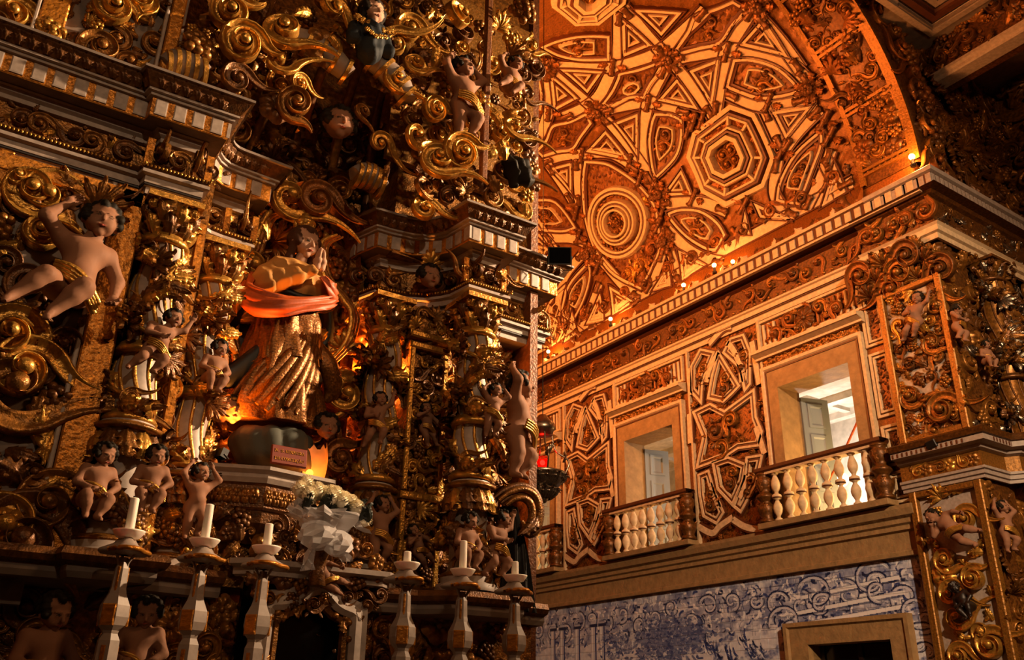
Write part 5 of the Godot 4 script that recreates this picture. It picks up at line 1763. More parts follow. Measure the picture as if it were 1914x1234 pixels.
	slab(cl, "soffit", Vector3(12.6, 13.68, -7.05), Vector3(crn.x, 13.9, crn.z + 0.05), M.ground)
	var wb := Vector3(14.018, 12.825, -7.050)
	mb = MB.new()
	cornice(mb, v2([wb.x, -7.05, wb.x, 3.0]), v2([-0.3, 0.0, 0.0, 0.0, 0.03, 0.02, 0.04, 0.07, 0.09, 0.1, 0.09, 0.16, 0.0, 0.18]))
	part(cl, "wall_mould", mb, M.white, at(Vector3(0, wb.y, 0)))
	slab(cl, "wall_beam", Vector3(wb.x + 0.02, wb.y + 0.02, -7.05), Vector3(wb.x + 0.5, 13.8, 3.0), M.dark_gold)
	carve(cl, Transform3D(Basis.from_euler(Vector3(0, -PI / 2, 0)), Vector3(wb.x + 0.02, 0, 0)), rect(-7.0, wb.y + 0.3, -3.5, 13.7), 0.26, 26, [M.dark_gold, M.old_gold], 0.0)

func pilaster(o: Node3D, fr: Transform3D, y0: float, y1: float, _x: float) -> void:
	var bk := MB.new()
	bk.box(Vector3(0, (y0 + y1) * 0.5, -0.01), Vector3(1.1, y1 - y0, 0.03))
	part(o, "ground", bk, M.white, fr)
	for s in [-1.0, 1.0]:
		var st := MB.new()
		st.cbox(Vector3(s * 0.54, (y0 + y1) * 0.5, 0.05), Vector3(0.12, y1 - y0, 0.12), 0.015)
		part(o, "stile", st, M.frame_gold, fr)
	for y in [y0 + 0.05, y1 - 0.05]:
		var st := MB.new()
		st.cbox(Vector3(0, y, 0.045), Vector3(0.98, 0.1, 0.1), 0.015)
		part(o, "rail", st, M.frame_gold, fr)

# equal pieces set along a plan line, facing outward
func along(o: Node3D, plan: PackedVector2Array, step: float, y: float, out: float, called: String, mesh: Mesh, m: Material, s: Vector3) -> void:
	var made := 0
	var left := step * 0.5
	for i in plan.size() - 1:
		var d := plan[i + 1] - plan[i]
		var l := d.length()
		var t := d.normalized()
		var nn := Vector2(-t.y, t.x)
		var b := Basis(Vector3(t.x, 0, t.y), Vector3.UP, Vector3(nn.x, 0, nn.y))
		if l > step * 3.0:
			left = step * 0.5
		while left < l - (step * 0.3 if l > step * 3.0 else 0.0) and made < 290:
			var p := plan[i] + t * left + nn * out
			part(o, called, mesh, m, Transform3D(b * Basis.from_scale(s), Vector3(p.x, y, p.y)))
			made += 1
			left += step
		left = maxf(0.0, left - l)

# white shaft turned like a rope, gilded fillets, vine, leaves and roses
func twisted_column(label: String, x: float, z: float, y0: float, y1: float, r: float, mats: Array, shaft: Material, group: String, phase := 0.0) -> Node3D:
	var o := thing("twisted_column", label, "column", group, Vector3(x, 0, z))
	var cap := 0.36
	var hs := y1 - cap - y0
	var rows := []
	for j in 40:
		var t := j / 39.0
		var a := t * TAU * 2.2 + phase
		var c := Vector3(cos(a), 0, sin(a)) * r * 0.16
		var row := PackedVector3Array()
		for i in 20:
			var b := TAU * i / 20.0
			row.append(c + Vector3(cos(b) * r, y0 + t * hs, sin(b) * r))
		rows.append(row)
	var mb := MB.new()
	mb.grid(rows, true)
	part(o, "shaft", mb, shaft)
	for k in 9:
		var pts := PackedVector3Array()
		for j in 24:
			var t := j / 23.0
			var a := t * TAU * 2.2 + phase
			var b := TAU * k / 9.0 + t * 1.6
			pts.append(Vector3(cos(a), 0, sin(a)) * r * 0.16 + Vector3(cos(b) * r * 1.0, y0 + t * hs, sin(b) * r * 1.0))
		var f := MB.new()
		f.tube(pts, [r * 0.11, r * 0.11], 5, 0.7)
		part(o, "fillet", f, mats[0])
	var vine := PackedVector3Array()
	for j in 60:
		var t := j / 59.0
		var a := t * TAU * 2.6 + phase + 0.8
		vine.append(Vector3(cos(a) * r * 1.22, y0 + 0.05 + t * (hs - 0.1), sin(a) * r * 1.22))
	var vm := MB.new()
	vm.tube(vine, [r * 0.14, r * 0.14], 6)
	part(o, "vine", vm, mats[0])
	var n := int(hs / 0.03)
	for k in n:
		var t := (k + 0.5) / n
		var a := t * TAU * 2.6 + phase + 0.8 + (0.5 if k % 2 else -0.4)
		var e := Basis.from_euler(Vector3(0, PI / 2 - a, 0)) * Basis.from_euler(Vector3(-0.1, 0, (-1.3 if k % 2 else 0.9) + 0.4 * sin(k * 1.7)))
		var kind: String = ["leaf_curled", "leaf_bent", "rosette", "leaf", "volute", "plume"][k % 6]
		var sz := r * (1.55 if kind.begins_with("leaf") or kind == "plume" else 0.66)
		part(o, CALLED[kind], P[kind], mats[k % mats.size()], Transform3D(e * Basis.from_scale(Vector3.ONE * sz), Vector3(cos(a) * r * 1.12, y0 + t * hs, sin(a) * r * 1.12)))
	for k in int(hs / 0.019):
		var a := k * 2.39996 + phase
		var y := y0 + 0.06 + (hs - 0.14) * fmod(k * 0.61803, 1.0)
		var e := Basis.from_euler(Vector3(0, PI / 2 - a, 0)) * Basis.from_euler(Vector3(-0.12, 0, -1.0 + 0.5 * sin(k * 1.3)))
		var kind: String = ["leaf_curled", "leaf_bent", "leaf", "leaf_bent", "volute_open", "rosette"][k % 6]
		var sz := r * (1.5 if kind.begins_with("leaf") else 0.55)
		part(o, CALLED[kind], P[kind], mats[(k + 1) % mats.size()], Transform3D(e * Basis.from_scale(Vector3.ONE * sz), Vector3(cos(a) * r * 1.0, y, sin(a) * r * 1.0)))
	# rings
	for y in [y0, y0 + hs * 0.36, y0 + hs - 0.03]:
		var rg := MB.new()
		rg.lathe(v2([r * 0.9, -0.03, r * 1.25, -0.03, r * 1.35, 0.0, r * 1.25, 0.03, r * 1.1, 0.04, r * 1.15, 0.06, r * 0.9, 0.07]), 22, Vector3(0, y, 0))
		part(o, "ring", rg, mats[0])
	# capital: two rows of leaves, corner volutes and a slab
	var yb := y1 - cap
	var bell := MB.new()
	bell.lathe(v2([r * 0.95, yb, r * 1.0, yb + 0.1, r * 1.2, yb + 0.26, r * 1.45, yb + 0.31, 0.0, yb + 0.31]), 20)
	part(o, "bell", bell, mats[1])
	for k in 16:
		var a := TAU * (k % 8) / 8.0 + (0.39 if k > 7 else 0.0)
		var e := Basis.from_euler(Vector3(0, PI / 2 - a, 0)) * Basis.from_euler(Vector3(0.16, 0, 0))
		var rr := r * (1.0 if k < 8 else 1.08)
		part(o, "capital_leaf", P.leaf_curled, mats[k % mats.size()], Transform3D(e * Basis.from_scale(Vector3(0.2, 0.22, 0.26)), Vector3(cos(a) * rr, yb + (0.0 if k < 8 else 0.1), sin(a) * rr)))
	for k in 4:
		var a := TAU * k / 4.0 + PI / 4
		for s in [-1.0, 1.0]:
			var e := Basis.from_euler(Vector3(0, PI / 2 - a + s * 0.6, 0))
			part(o, "capital_volute", P.volute_tight, mats[0], Transform3D(e * Basis.from_scale(Vector3(s, 1, 1) * r * 0.42), Vector3(cos(a) * r * 1.4, y1 - 0.1, sin(a) * r * 1.4)))
	var ab := MB.new()
	ab.box(Vector3(0, y1 - 0.025, 0), Vector3(r * 2.9, 0.05, r * 2.9))
	part(o, "abacus", ab, mats[0])
	return o

# ---------------------------------------------------------------- the gilded altar
func build_altar() -> void:
	var G := [M.old_gold, M.dark_gold, M.gold, M.dark_gold]
	var bk := setting("wall_reredos", "dark board behind the columns of the altar")
	slab(bk, "board", Vector3(-5.5, 0, -8.75), Vector3(5.3, 15, -8.55), M.old_gold)
	slab(bk, "board", Vector3(-5.5, 0, -8.6), Vector3(0.95, 15, -7.25), M.old_gold)
	slab(bk, "board", Vector3(0.9, 2.2, -8.6), Vector3(1.5, 6.2, -7.25), M.old_gold)
	slab(bk, "board", Vector3(1.45, 2.2, -8.6), Vector3(1.98, 6.2, -7.95), M.old_gold)
	slab(bk, "board", Vector3(3.2, 2.2, -8.6), Vector3(3.72, 6.2, -8.1), M.old_gold)
	slab(bk, "board", Vector3(3.66, 2.2, -8.6), Vector3(5.27, 6.2, -7.98), M.old_gold)
	slab(bk, "board", Vector3(3.5, 6.2, -8.6), Vector3(5.27, 15, -7.7), M.old_gold)
	# wooden edge board towards the chancel
	var eb := thing("edge_board", "tall gilded edge board closing the altar against the chancel", "board")
	slab(eb, "plank", Vector3(5.25, 0, -8.7), Vector3(5.35, 15, -7.62), M.wood)
	var wm := MB.new()
	wm.cbox(Vector3(Vector3(4.110, 7.833, -6.850).x, 9.0, -6.88), Vector3(0.07, 4.2, 0.07), 0.01)
	part(eb, "wooden_post", wm, M.wood)

	# ---- left panel with its broad gilded border
	var lp := thing("carved_reredos", "tall carved panel with gilded border at the left edge", "carved panel")
	slab(lp, "ground", Vector3(-2.0, 2.3, -7.25), Vector3(0.68, 5.6, -7.0), M.ground)
	var gs := MB.new()
	gs.cbox(Vector3(0.8, 4.05, -6.97), Vector3(0.23, 3.1, 0.1), 0.012)
	part(lp, "gilded_border", gs, M.leaf_gold)
	gs = MB.new()
	gs.cbox(Vector3(0.66, 4.05, -6.96), Vector3(0.035, 3.1, 0.08), 0.008)
	part(lp, "pale_fillet", gs, M.white)
	gs = MB.new()
	gs.cbox(Vector3(0.2, 5.5, -6.97), Vector3(1.4, 0.16, 0.1), 0.012)
	part(lp, "gilded_border", gs, M.leaf_gold)
	gs = MB.new()
	gs.cbox(Vector3(-0.02, 4.5, -6.97), Vector3(0.1, 2.2, 0.08), 0.012)
	part(lp, "gilded_border", gs, M.leaf_gold, at(Vector3(-0.1, 0, 0)))
	var fa := Transform3D(Basis.IDENTITY, Vector3(0, 0, -7.0))
	for q in [[Vector3(0.353, 3.890, -6.900), 0.32, 0.5, "volute"], [Vector3(0.329, 3.763, -6.900), 0.4, 2.4, "volute_open"], [Vector3(0.617, 4.078, -6.900), 0.26, 1.2, "leaf_curled"], [Vector3(0.587, 2.697, -6.850), 0.42, 0.4, "volute"], [Vector3(0.470, 2.789, -6.850), 0.36, 2.0, "rinceau"], [Vector3(0.700, 2.974, -6.900), 0.28, 0.9, "volute"], [Vector3(0.567, 5.302, -6.900), 0.34, -0.6, "plume"], [Vector3(0.402, 5.341, -6.900), 0.3, 0.3, "leaf_curled"], [Vector3(0.214, 5.322, -6.900), 0.28, 0.8, "volute_open"], [Vector3(0.101, 5.328, -6.900), 0.26, 2.0, "volute"], [Vector3(0.652, 3.547, -6.900), 0.3, 2.6, "leaf_bent"], [Vector3(0.583, 3.376, -6.900), 0.3, 0.2, "leaf"], [Vector3(0.211, 4.147, -6.900), 0.28, 0.2, "volute"], [Vector3(0.572, 3.106, -6.900), 0.3, 1.0, "leaf_curled"], [Vector3(0.653, 5.111, -6.950), 0.34, 2.7, "leaf"]]:
		var p: Vector3 = q[0]
		piece(lp, q[3], fa, Vector2(p.x, p.y), 0.03, q[1], q[2], [M.old_gold, M.dark_gold, M.gold][int(q[2] * 10.0) % 3], q[2] > 1.5)
	carve(lp, fa, v2([-0.6, 2.5, 0.62, 2.5, 0.62, 5.4, -0.6, 5.4]), 0.22, 70, G, 0.0)

	carve(lp, fa, rect(-1.9, 2.5, -0.62, 5.4), 0.26, 40, G, 0.0)

	# ---- entablatures
	var left := v2([-2.0, -6.86, 0.76, -6.86, 0.78, -6.76, 1.43, -6.74, 1.43, -7.2, 1.46, -7.33, 1.53, -7.42, 1.62, -7.48, 1.72, -7.5, 2.08, -7.52, 2.1, -8.5])
	var right := v2([3.2, -8.5, 3.24, -8.0, 3.33, -7.72, 3.5, -7.71, 3.72, -7.67, 3.86, -7.6, 3.96, -7.48, 4.01, -7.39, 4.06, -7.03, 4.68, -7.03, 4.72, -7.54, 5.6, -7.58, 5.6, -8.2])
	entablature("moulded altar entablature with pale teeth over the left columns", left)
	entablature("moulded altar entablature with pale teeth over the right columns", right)

	# ---- columns
	var grp := "twisted columns of the altar"
	twisted_column("front twisted column left of the statue, beside the gilded border", 1.13, -7.0, 3.66, 5.56, 0.155, [M.gold, M.old_gold, M.dark_gold], M.white, grp)
	twisted_column("rear twisted column close to the statue's flying sash", 1.7, -7.48, 3.5, 5.56, 0.145, [M.gold, M.old_gold, M.red_gold], M.white, grp, 1.0)
	twisted_column("twisted column just right of the statue", 3.46, -7.6, 3.68, 5.56, 0.15, [M.gold, M.old_gold, M.dark_gold], M.white, grp, 2.0)
	twisted_column("twisted column between the gilded pilaster and the dark caryatid", 4.22, -7.1, 3.72, 5.56, 0.16, [M.gold, M.old_gold, M.dark_gold], M.white, grp, 0.4)
	# carved drums under the columns
	for q in [["carved white and gold drum under the front left column", 1.13, -7.0, 2.74, 3.64, 0.2], ["carved drum under the rear left column", 1.7, -7.48, 2.74, 3.46, 0.17], ["carved drum under the column right of the statue", 3.46, -7.6, 2.8, 3.64, 0.18], ["carved drum under the column beside the caryatid", 4.22, -7.1, 2.8, 3.68, 0.19]]:
		var o := thing("column_drum", q[0], "drum", "drums under the columns", Vector3(q[1], 0, q[2]))
		var r: float = q[5]
		var mb := MB.new()
		mb.lathe(v2([r * 1.5, q[3] - 0.12, r * 1.5, q[3] - 0.06, r * 1.25, q[3] - 0.04, r * 1.3, q[3], r * 1.05, q[3] + 0.05, r * 0.9, q[3] + 0.12, r * 0.9, q[4] - 0.14, r * 1.1, q[4] - 0.06, r * 1.0, q[4]]), 22)
		part(o, "drum", mb, M.white)
		for y in [q[3] + 0.02, q[4] - 0.05]:
			var rg := MB.new()
			rg.lathe(v2([r, y - 0.03, r * 1.28, y - 0.02, r * 1.32, y + 0.01, r, y + 0.04]), 22)
			part(o, "ring", rg, M.old_gold)
		for k in 11:
			var a := TAU * k / 11.0
			part(o, "drum_leaf", P.leaf_curled, G[k % 3], Transform3D(Basis.from_euler(Vector3(0, PI / 2 - a, 0)) * Basis.from_euler(Vector3(0.05, 0, PI)) * Basis.from_scale(Vector3.ONE * 0.26), Vector3(cos(a) * r * 1.1, q[4] - 0.08, sin(a) * r * 1.1)))
		for k in 64:
			var a := k * 2.39996
			var y: float = lerpf(q[3] + 0.06, q[4] - 0.08, fmod(k * 0.381, 1.0))
			var kind: String = ["leaf_curled", "volute", "leaf_bent", "fruit", "rosette"][k % 5]
			part(o, CALLED[kind], P[kind], G[k % 4], Transform3D(Basis.from_euler(Vector3(0, PI / 2 - a, 0)) * Basis.from_euler(Vector3(0, 0, k * 1.1)) * Basis.from_scale(Vector3.ONE * (0.24 if kind.begins_with("leaf") else 0.12)), Vector3(cos(a) * r * 1.04, y, sin(a) * r * 1.04)))
	# thin gilded plank beside the front column
	var pk := thing("gilded_slat", "thin gilded slat right of the front left column", "slat")
	slab(pk, "slat", Vector3(1.4, 2.75, -7.2), Vector3(1.46, 5.55, -7.1), M.leaf_gold)

	# ---- pilaster between the right columns
	var ps := thing("altar_pilaster", "gilded pilaster with cherubs between the two right columns", "pilaster")
	var fp := Transform3D(Basis.IDENTITY, Vector3(3.9, 0, -7.5))
	slab(ps, "core", Vector3(3.68, 2.75, -7.7), Vector3(4.14, 5.56, -7.52), M.old_gold)
	for s in [-1.0, 1.0]:
		for q in [[2.75, 3.52], [3.62, 5.1]]:
			var mb := MB.new()
			mb.cbox(Vector3(3.9 + s * 0.19, (q[0] + q[1]) * 0.5, -7.49), Vector3(0.055, q[1] - q[0], 0.09), 0.01)
			part(ps, "gilded_stile", mb, M.gold)
	for y in [3.57, 5.1, 5.22]:
		var mb := MB.new()
		mb.cbox(Vector3(3.9, y, -7.49), Vector3(0.46, 0.07, 0.12), 0.015)
		part(ps, "gilded_rail", mb, M.gold)
	carve(ps, fp, rect(-0.14, 2.8, 0.14, 5.05), 0.13, 26, G, 0.0)
	carve(ps, fp, rect(-0.2, 5.24, 0.2, 5.5), 0.13, 8, [M.gold, M.old_gold], 0.02)

	# ---- lower register: ledge, apron carving, picture frame
	var lg := thing("altar_ledge", "brown and pale moulded ledge carrying the columns", "ledge")
	for q in [v2([-2.0, -6.75, 0.86, -6.75, 0.88, -6.62, 1.42, -6.62, 1.44, -7.0, 2.02, -7.1]), v2([3.05, -7.2, 3.1, -7.12, 3.7, -7.05, 3.95, -6.8, 4.6, -6.78, 4.64, -7.1, 5.1, -7.15])]:
		var mb := MB.new()
		cornice(mb, q, v2([-0.4, 2.44, 0.0, 2.46, 0.02, 2.5, 0.02, 2.54, 0.06, 2.56]))
		part(lg, "fillet_mould", mb, M.ground)
		mb = MB.new()
		cornice(mb, q, v2([0.02, 2.54, 0.07, 2.56, 0.09, 2.6, 0.07, 2.65, -0.4, 2.67]))
		part(lg, "ledge_mould", mb, M.dark_gold)
	var ap := thing("altar_apron", "shadowed carved apron below the altar ledge", "carved panel")
	slab(ap, "ground", Vector3(-2.0, 1.2, -7.3), Vector3(5.0, 2.45, -7.2), M.old_gold)
	carve(ap, Transform3D(Basis.IDENTITY, Vector3(0, 0, -7.2)), rect(-0.2, 1.6, 4.7, 2.4), 0.2, 90, [M.dark_gold, M.old_gold, M.old_gold], 0.0)
	# framed dark picture under the bouquet
	var pf := thing("picture_frame", "pale arched frame round a dark picture below the bouquet", "picture frame")
	var fo := Transform3D(Basis.IDENTITY, Vector3(0, 0, -6.95))
	var arch := spline(v2([2.3, 1.2, 2.3, 2.3, 2.34, 2.46, 2.5, 2.5, 2.66, 2.6, 2.8, 2.62, 2.95, 2.5, 3.1, 2.44, 3.13, 2.3, 3.13, 1.2]), 5)
	var mb2 := MB.new()
	strap(mb2, arch, v2([-0.1, 0.0, -0.1, 0.06, -0.06, 0.09, 0.0, 0.07, 0.04, 0.08, 0.06, 0.0]), flat(fo))
	part(pf, "pale_moulding", mb2, M.white)
	mb2 = MB.new()
	strap(mb2, arch, v2([-0.16, 0.0, -0.155, 0.05, -0.12, 0.06, -0.1, 0.02]), flat(fo))
	part(pf, "gilded_moulding", mb2, M.old_gold)
	for k in 20:
		var q := arch[int(k * (arch.size() - 1) / 19.0)]
		piece(pf, ["leaf_curled", "bead"][k % 2], fo, q + (Vector2(2.72, 1.9) - q).normalized() * 0.13, 0.05, 0.12 if k % 2 == 0 else 0.06, k * 1.1, M.old_gold)
	slab(pf, "picture", Vector3(2.2, 1.2, -7.15), Vector3(3.2, 2.6, -7.1), M.black_glass)
	mb2 = MB.new()
	cornice(mb2, v2([2.1, -7.0, 2.2, -6.9, 3.25, -6.9, 3.35, -7.0]), v2([0.0, 2.62, 0.05, 2.63, 0.05, 2.68, 0.12, 2.7, 0.12, 2.74, -0.3, 2.76]))
	part(pf, "pale_ledge", mb2, M.white)
	carve(pf, fo, v2([2.2, 2.45, 3.3, 2.45, 3.2, 2.95, 2.4, 2.95]), 0.13, 24, [M.old_gold, M.dark_gold], 0.05)

	# ---- niche
	var ni := thing("niche", "shadowy niche with gilded scroll frame round the statue", "niche")
	var rows := []
	for j in 13:
		var row := PackedVector3Array()
		for i in 15:
			var a := PI * i / 14.0
			var y := lerpf(3.4, 6.9, j / 12.0)
			var t := maxf(0.0, (y - 6.0) / 0.9)
			var rr := 0.66 * sqrt(maxf(0.02, 1.0 - t * t))
			row.append(Vector3(2.64 - cos(a) * rr, y, -8.0 - sin(a) * 0.5 * (rr / 0.66)))
		rows.append(row)
	mb2 = MB.new()
	mb2.grid(rows)
	part(ni, "apse", mb2, M.red_gold)
	var nf := Transform3D(Basis.IDENTITY, Vector3(0, 0, -7.95))
	# flowing gilded ribbons of the frame
	for q in [[Vector3(2.889, 6.238, -7.750), Vector3(2.729, 6.078, -7.750), Vector3(2.782, 5.756, -7.750), Vector3(3.021, 5.523, -7.750), Vector3(3.135, 5.374, -7.750), Vector3(3.095, 5.070, -7.750), Vector3(2.925, 4.801, -7.750)], [Vector3(2.947, 4.694, -7.750), Vector3(3.140, 4.625, -7.750), Vector3(3.139, 4.350, -7.750), Vector3(2.932, 4.228, -7.750)], [Vector3(2.099, 5.378, -7.750), Vector3(1.965, 5.227, -7.750), Vector3(1.938, 4.890, -7.750), Vector3(2.055, 4.598, -7.750), Vector3(2.037, 4.385, -7.750)], [Vector3(2.497, 6.427, -7.850), Vector3(2.173, 6.283, -7.850), Vector3(2.071, 5.820, -7.850), Vector3(1.943, 5.603, -7.850)]]:
		for k in 3:
			var pts := PackedVector3Array()
			for p in q:
				pts.append(p + Vector3(0.045 * k, 0.012 * k, -0.03 * k))
			mb2 = MB.new()
			mb2.tube(spline3(pts, 7), [0.012, 0.032, 0.035, 0.03, 0.012], 8, 0.7)
			part(ni, "ribbon", mb2, [M.gold, M.red_gold, M.old_gold][k])
	for q in [[Vector3(3.143, 4.529, -7.800), 0.3, 0.6, "volute"], [Vector3(2.982, 5.193, -7.850), 0.3, 2.0, "leaf_bent"], [Vector3(3.118, 4.993, -7.850), 0.26, 0.2, "plume"], [Vector3(2.087, 4.426, -7.850), 0.32, 0.4, "volute"], [Vector3(2.008, 5.035, -7.800), 0.34, 0.2, "plume"], [Vector3(1.880, 5.391, -7.800), 0.28, 1.0, "volute"], [Vector3(2.108, 5.675, -7.900), 0.3, 2.4, "volute_open"], [Vector3(2.639, 6.550, -7.800), 0.3, 0.5, "volute"], [Vector3(2.352, 6.511, -7.800), 0.3, 2.2, "volute_open"], [Vector3(2.097, 6.156, -7.900), 0.34, 1.0, "leaf_bent"], [Vector3(2.226, 6.014, -7.900), 0.34, 0.6, "leaf_curled"], [Vector3(3.070, 4.004, -7.700), 0.24, 0.3, "leaf_curled"], [Vector3(3.123, 3.858, -7.700), 0.22, 1.3, "rinceau"], [Vector3(3.102, 3.700, -7.700), 0.2, 0.3, "leaf_curled"], [Vector3(3.112, 5.345, -7.850), 0.26, -0.4, "leaf"]]:
		var p: Vector3 = q[0]
		piece(ni, q[3], Transform3D(Basis.IDENTITY, p), Vector2.ZERO, 0.0, q[1], q[2], [M.gold, M.red_gold][int(q[2] * 10.0) % 2], q[2] > 1.5)
	carve(ni, Transform3D(Basis.IDENTITY, Vector3(0, 0, -8.3)), v2([2.0, 3.8, 3.3, 3.8, 3.3, 6.7, 2.0, 6.7]), 0.26, 40, [M.gold, M.red_gold, M.old_gold], 0.0)
	# faceted shelf under the statue
	var sh := thing("statue_shelf", "faceted pale and gold shelf carrying the statue", "shelf")
	var plan := v2([1.85, -7.75, 1.88, -7.4, 2.32, -7.22, 2.9, -7.32, 3.1, -7.75])
	for q in [[v2([-0.5, 3.42, 0.0, 3.42, 0.02, 3.46, 0.02, 3.49, 0.06, 3.52, 0.06, 3.55, -0.6, 3.57]), M.white, "pale_mould"], [v2([-0.04, 3.2, -0.02, 3.22, -0.02, 3.4, 0.0, 3.43]), M.dark_gold, "carved_band"], [v2([-0.5, 2.9, -0.2, 2.95, -0.12, 3.05, -0.06, 3.1, -0.05, 3.2]), M.dark_gold, "curved_bracket"]]:
		var mb := MB.new()
		cornice(mb, plan, q[0])
		part(sh, q[2], mb, q[1])
	mb2 = MB.new()
	for k in range(1, plan.size() - 1):
		mb2.tri(Vector3(plan[0].x, 3.56, plan[0].y), Vector3(plan[k].x, 3.56, plan[k].y), Vector3(plan[k + 1].x, 3.56, plan[k + 1].y))
	part(sh, "top", mb2, M.old_gold)
	carve(sh, Transform3D(Basis.IDENTITY, Vector3(0, 0, -7.3)), rect(1.9, 2.75, 3.0, 3.15), 0.16, 16, [M.dark_gold, M.old_gold], -0.05)
	along(sh, plan, 0.07, 3.31, -0.01, "carved_boss", P.rosette, M.old_gold, Vector3(0.05, 0.07, 0.06))
	slab(bk, "board", Vector3(1.9, 2.6, -8.0), Vector3(3.2, 3.4, -7.5), M.old_gold)

	# carving that fills the boards between the columns
	var fl := thing("board_carving", "dim carved foliage covering the boards between the columns", "carving")
	for q in [[-7.25, 0.97, 2.7, 1.45, 5.5, 16], [-7.95, 1.48, 2.7, 1.96, 6.1, 22], [-8.1, 3.22, 2.8, 3.72, 6.1, 22], [-7.98, 3.7, 5.5, 4.1, 6.1, 8], [-7.98, 4.1, 2.7, 5.2, 5.6, 50], [-7.5, 4.35, 2.7, 4.8, 5.4, 14]]:
		carve(fl, Transform3D(Basis.IDENTITY, Vector3(0, 0, q[0])), rect(q[1], q[2], q[3], q[4]), 0.17, q[5], G, 0.0)
	crest()

func entablature(label: String, plan: PackedVector2Array) -> void:
	var o := thing("entablature", label, "cornice", "altar entablatures")
	var runs := [
		["architrave", M.white, v2([-0.5, 5.56, -0.13, 5.56, -0.13, 5.62, -0.11, 5.625])],
		["bead_line", M.dark_wood, v2([-0.12, 5.622, -0.105, 5.632, -0.105, 5.645, -0.12, 5.652])],
		["architrave", M.white, v2([-0.12, 5.65, -0.1, 5.65, -0.1, 5.71, -0.06, 5.72, -0.06, 5.75, -0.2, 5.76])],
		["leaf_mould", M.dark_gold, v2([-0.14, 5.75, -0.08, 5.77, -0.06, 5.8, -0.1, 5.83, -0.24, 5.84])],
		["frieze", M.old_gold, v2([-0.22, 5.83, -0.22, 6.12])],
		["bed_mould", M.white, v2([-0.22, 6.1, -0.18, 6.11, -0.18, 6.15, -0.15, 6.17, -0.14, 6.2, -0.12, 6.21])],
		["soffit", M.ground, v2([-0.3, 6.205, -0.005, 6.225])],
		["fascia", M.leaf_gold, v2([-0.005, 6.22, 0.0, 6.23, 0.0, 6.4, -0.005, 6.41])],
		["stepped_mould", M.white, v2([0.0, 6.4, 0.03, 6.405, 0.03, 6.43, 0.06, 6.435, 0.06, 6.455])],
		["leaf_cornice", M.dark_gold, v2([0.05, 6.45, 0.06, 6.46, 0.12, 6.56, 0.13, 6.58])],
		["crown_fillet", M.ground, v2([0.12, 6.575, 0.15, 6.58, 0.15, 6.605, -0.6, 6.64])]]
	for r in runs:
		var mb := MB.new()
		cornice(mb, plan, r[2])
		part(o, r[0], mb, r[1])
	along(o, plan, 0.155, 6.315, 0.0, "pale_tooth", P.block, M.white, Vector3(0.1, 0.15, 0.03))
	along(o, plan, 0.1, 6.46, 0.075, "cornice_leaf", P.leaf_curled, M.dark_gold, Vector3(0.17, 0.13, 0.16))
	along(o, plan, 0.03, 5.79, -0.065, "bead", P.bead, M.gold, Vector3(0.024, 0.03, 0.024))
	var most := 0
	for i in plan.size() - 1:
		var d := plan[i + 1] - plan[i]
		if d.length() < 0.1:
			continue
		var t := d.normalized()
		var nn := Vector2(-t.y, t.x)
		var n := maxi(1, int(d.length() / 0.13))
		for k in n:
			var p := plan[i] + d * ((k + 0.5) / n) - nn * 0.22
			var b := Basis(Vector3(t.x, 0, t.y), Vector3.UP, Vector3(nn.x, 0, nn.y))
			var kind: String = ["volute", "leaf_curled", "rinceau"][most % 3]
			part(o, CALLED[kind], P[kind], [M.old_gold, M.gold, M.dark_gold][most % 3], Transform3D(b * Basis.from_euler(Vector3(0, 0, most * 1.3)) * Basis.from_scale(Vector3.ONE * 0.135), Vector3(p.x, 5.98, p.y)))
			most += 1
	for i in plan.size() - 1:
		var d := plan[i + 1] - plan[i]
		if d.length() > 0.33 and d.length() < 0.8 and absf(d.x) > absf(d.y):
			var t := d.normalized()
			var nn := Vector2(-t.y, t.x)
			for e in [0.12, 0.88]:
				var p: Vector2 = plan[i] + d * e - nn * 0.19
				var mb := MB.new()
				mb.box(Vector3(p.x, 5.97, p.y), Vector3(0.06, 0.28, 0.06))
				part(o, "gilded_block", mb, M.leaf_gold)

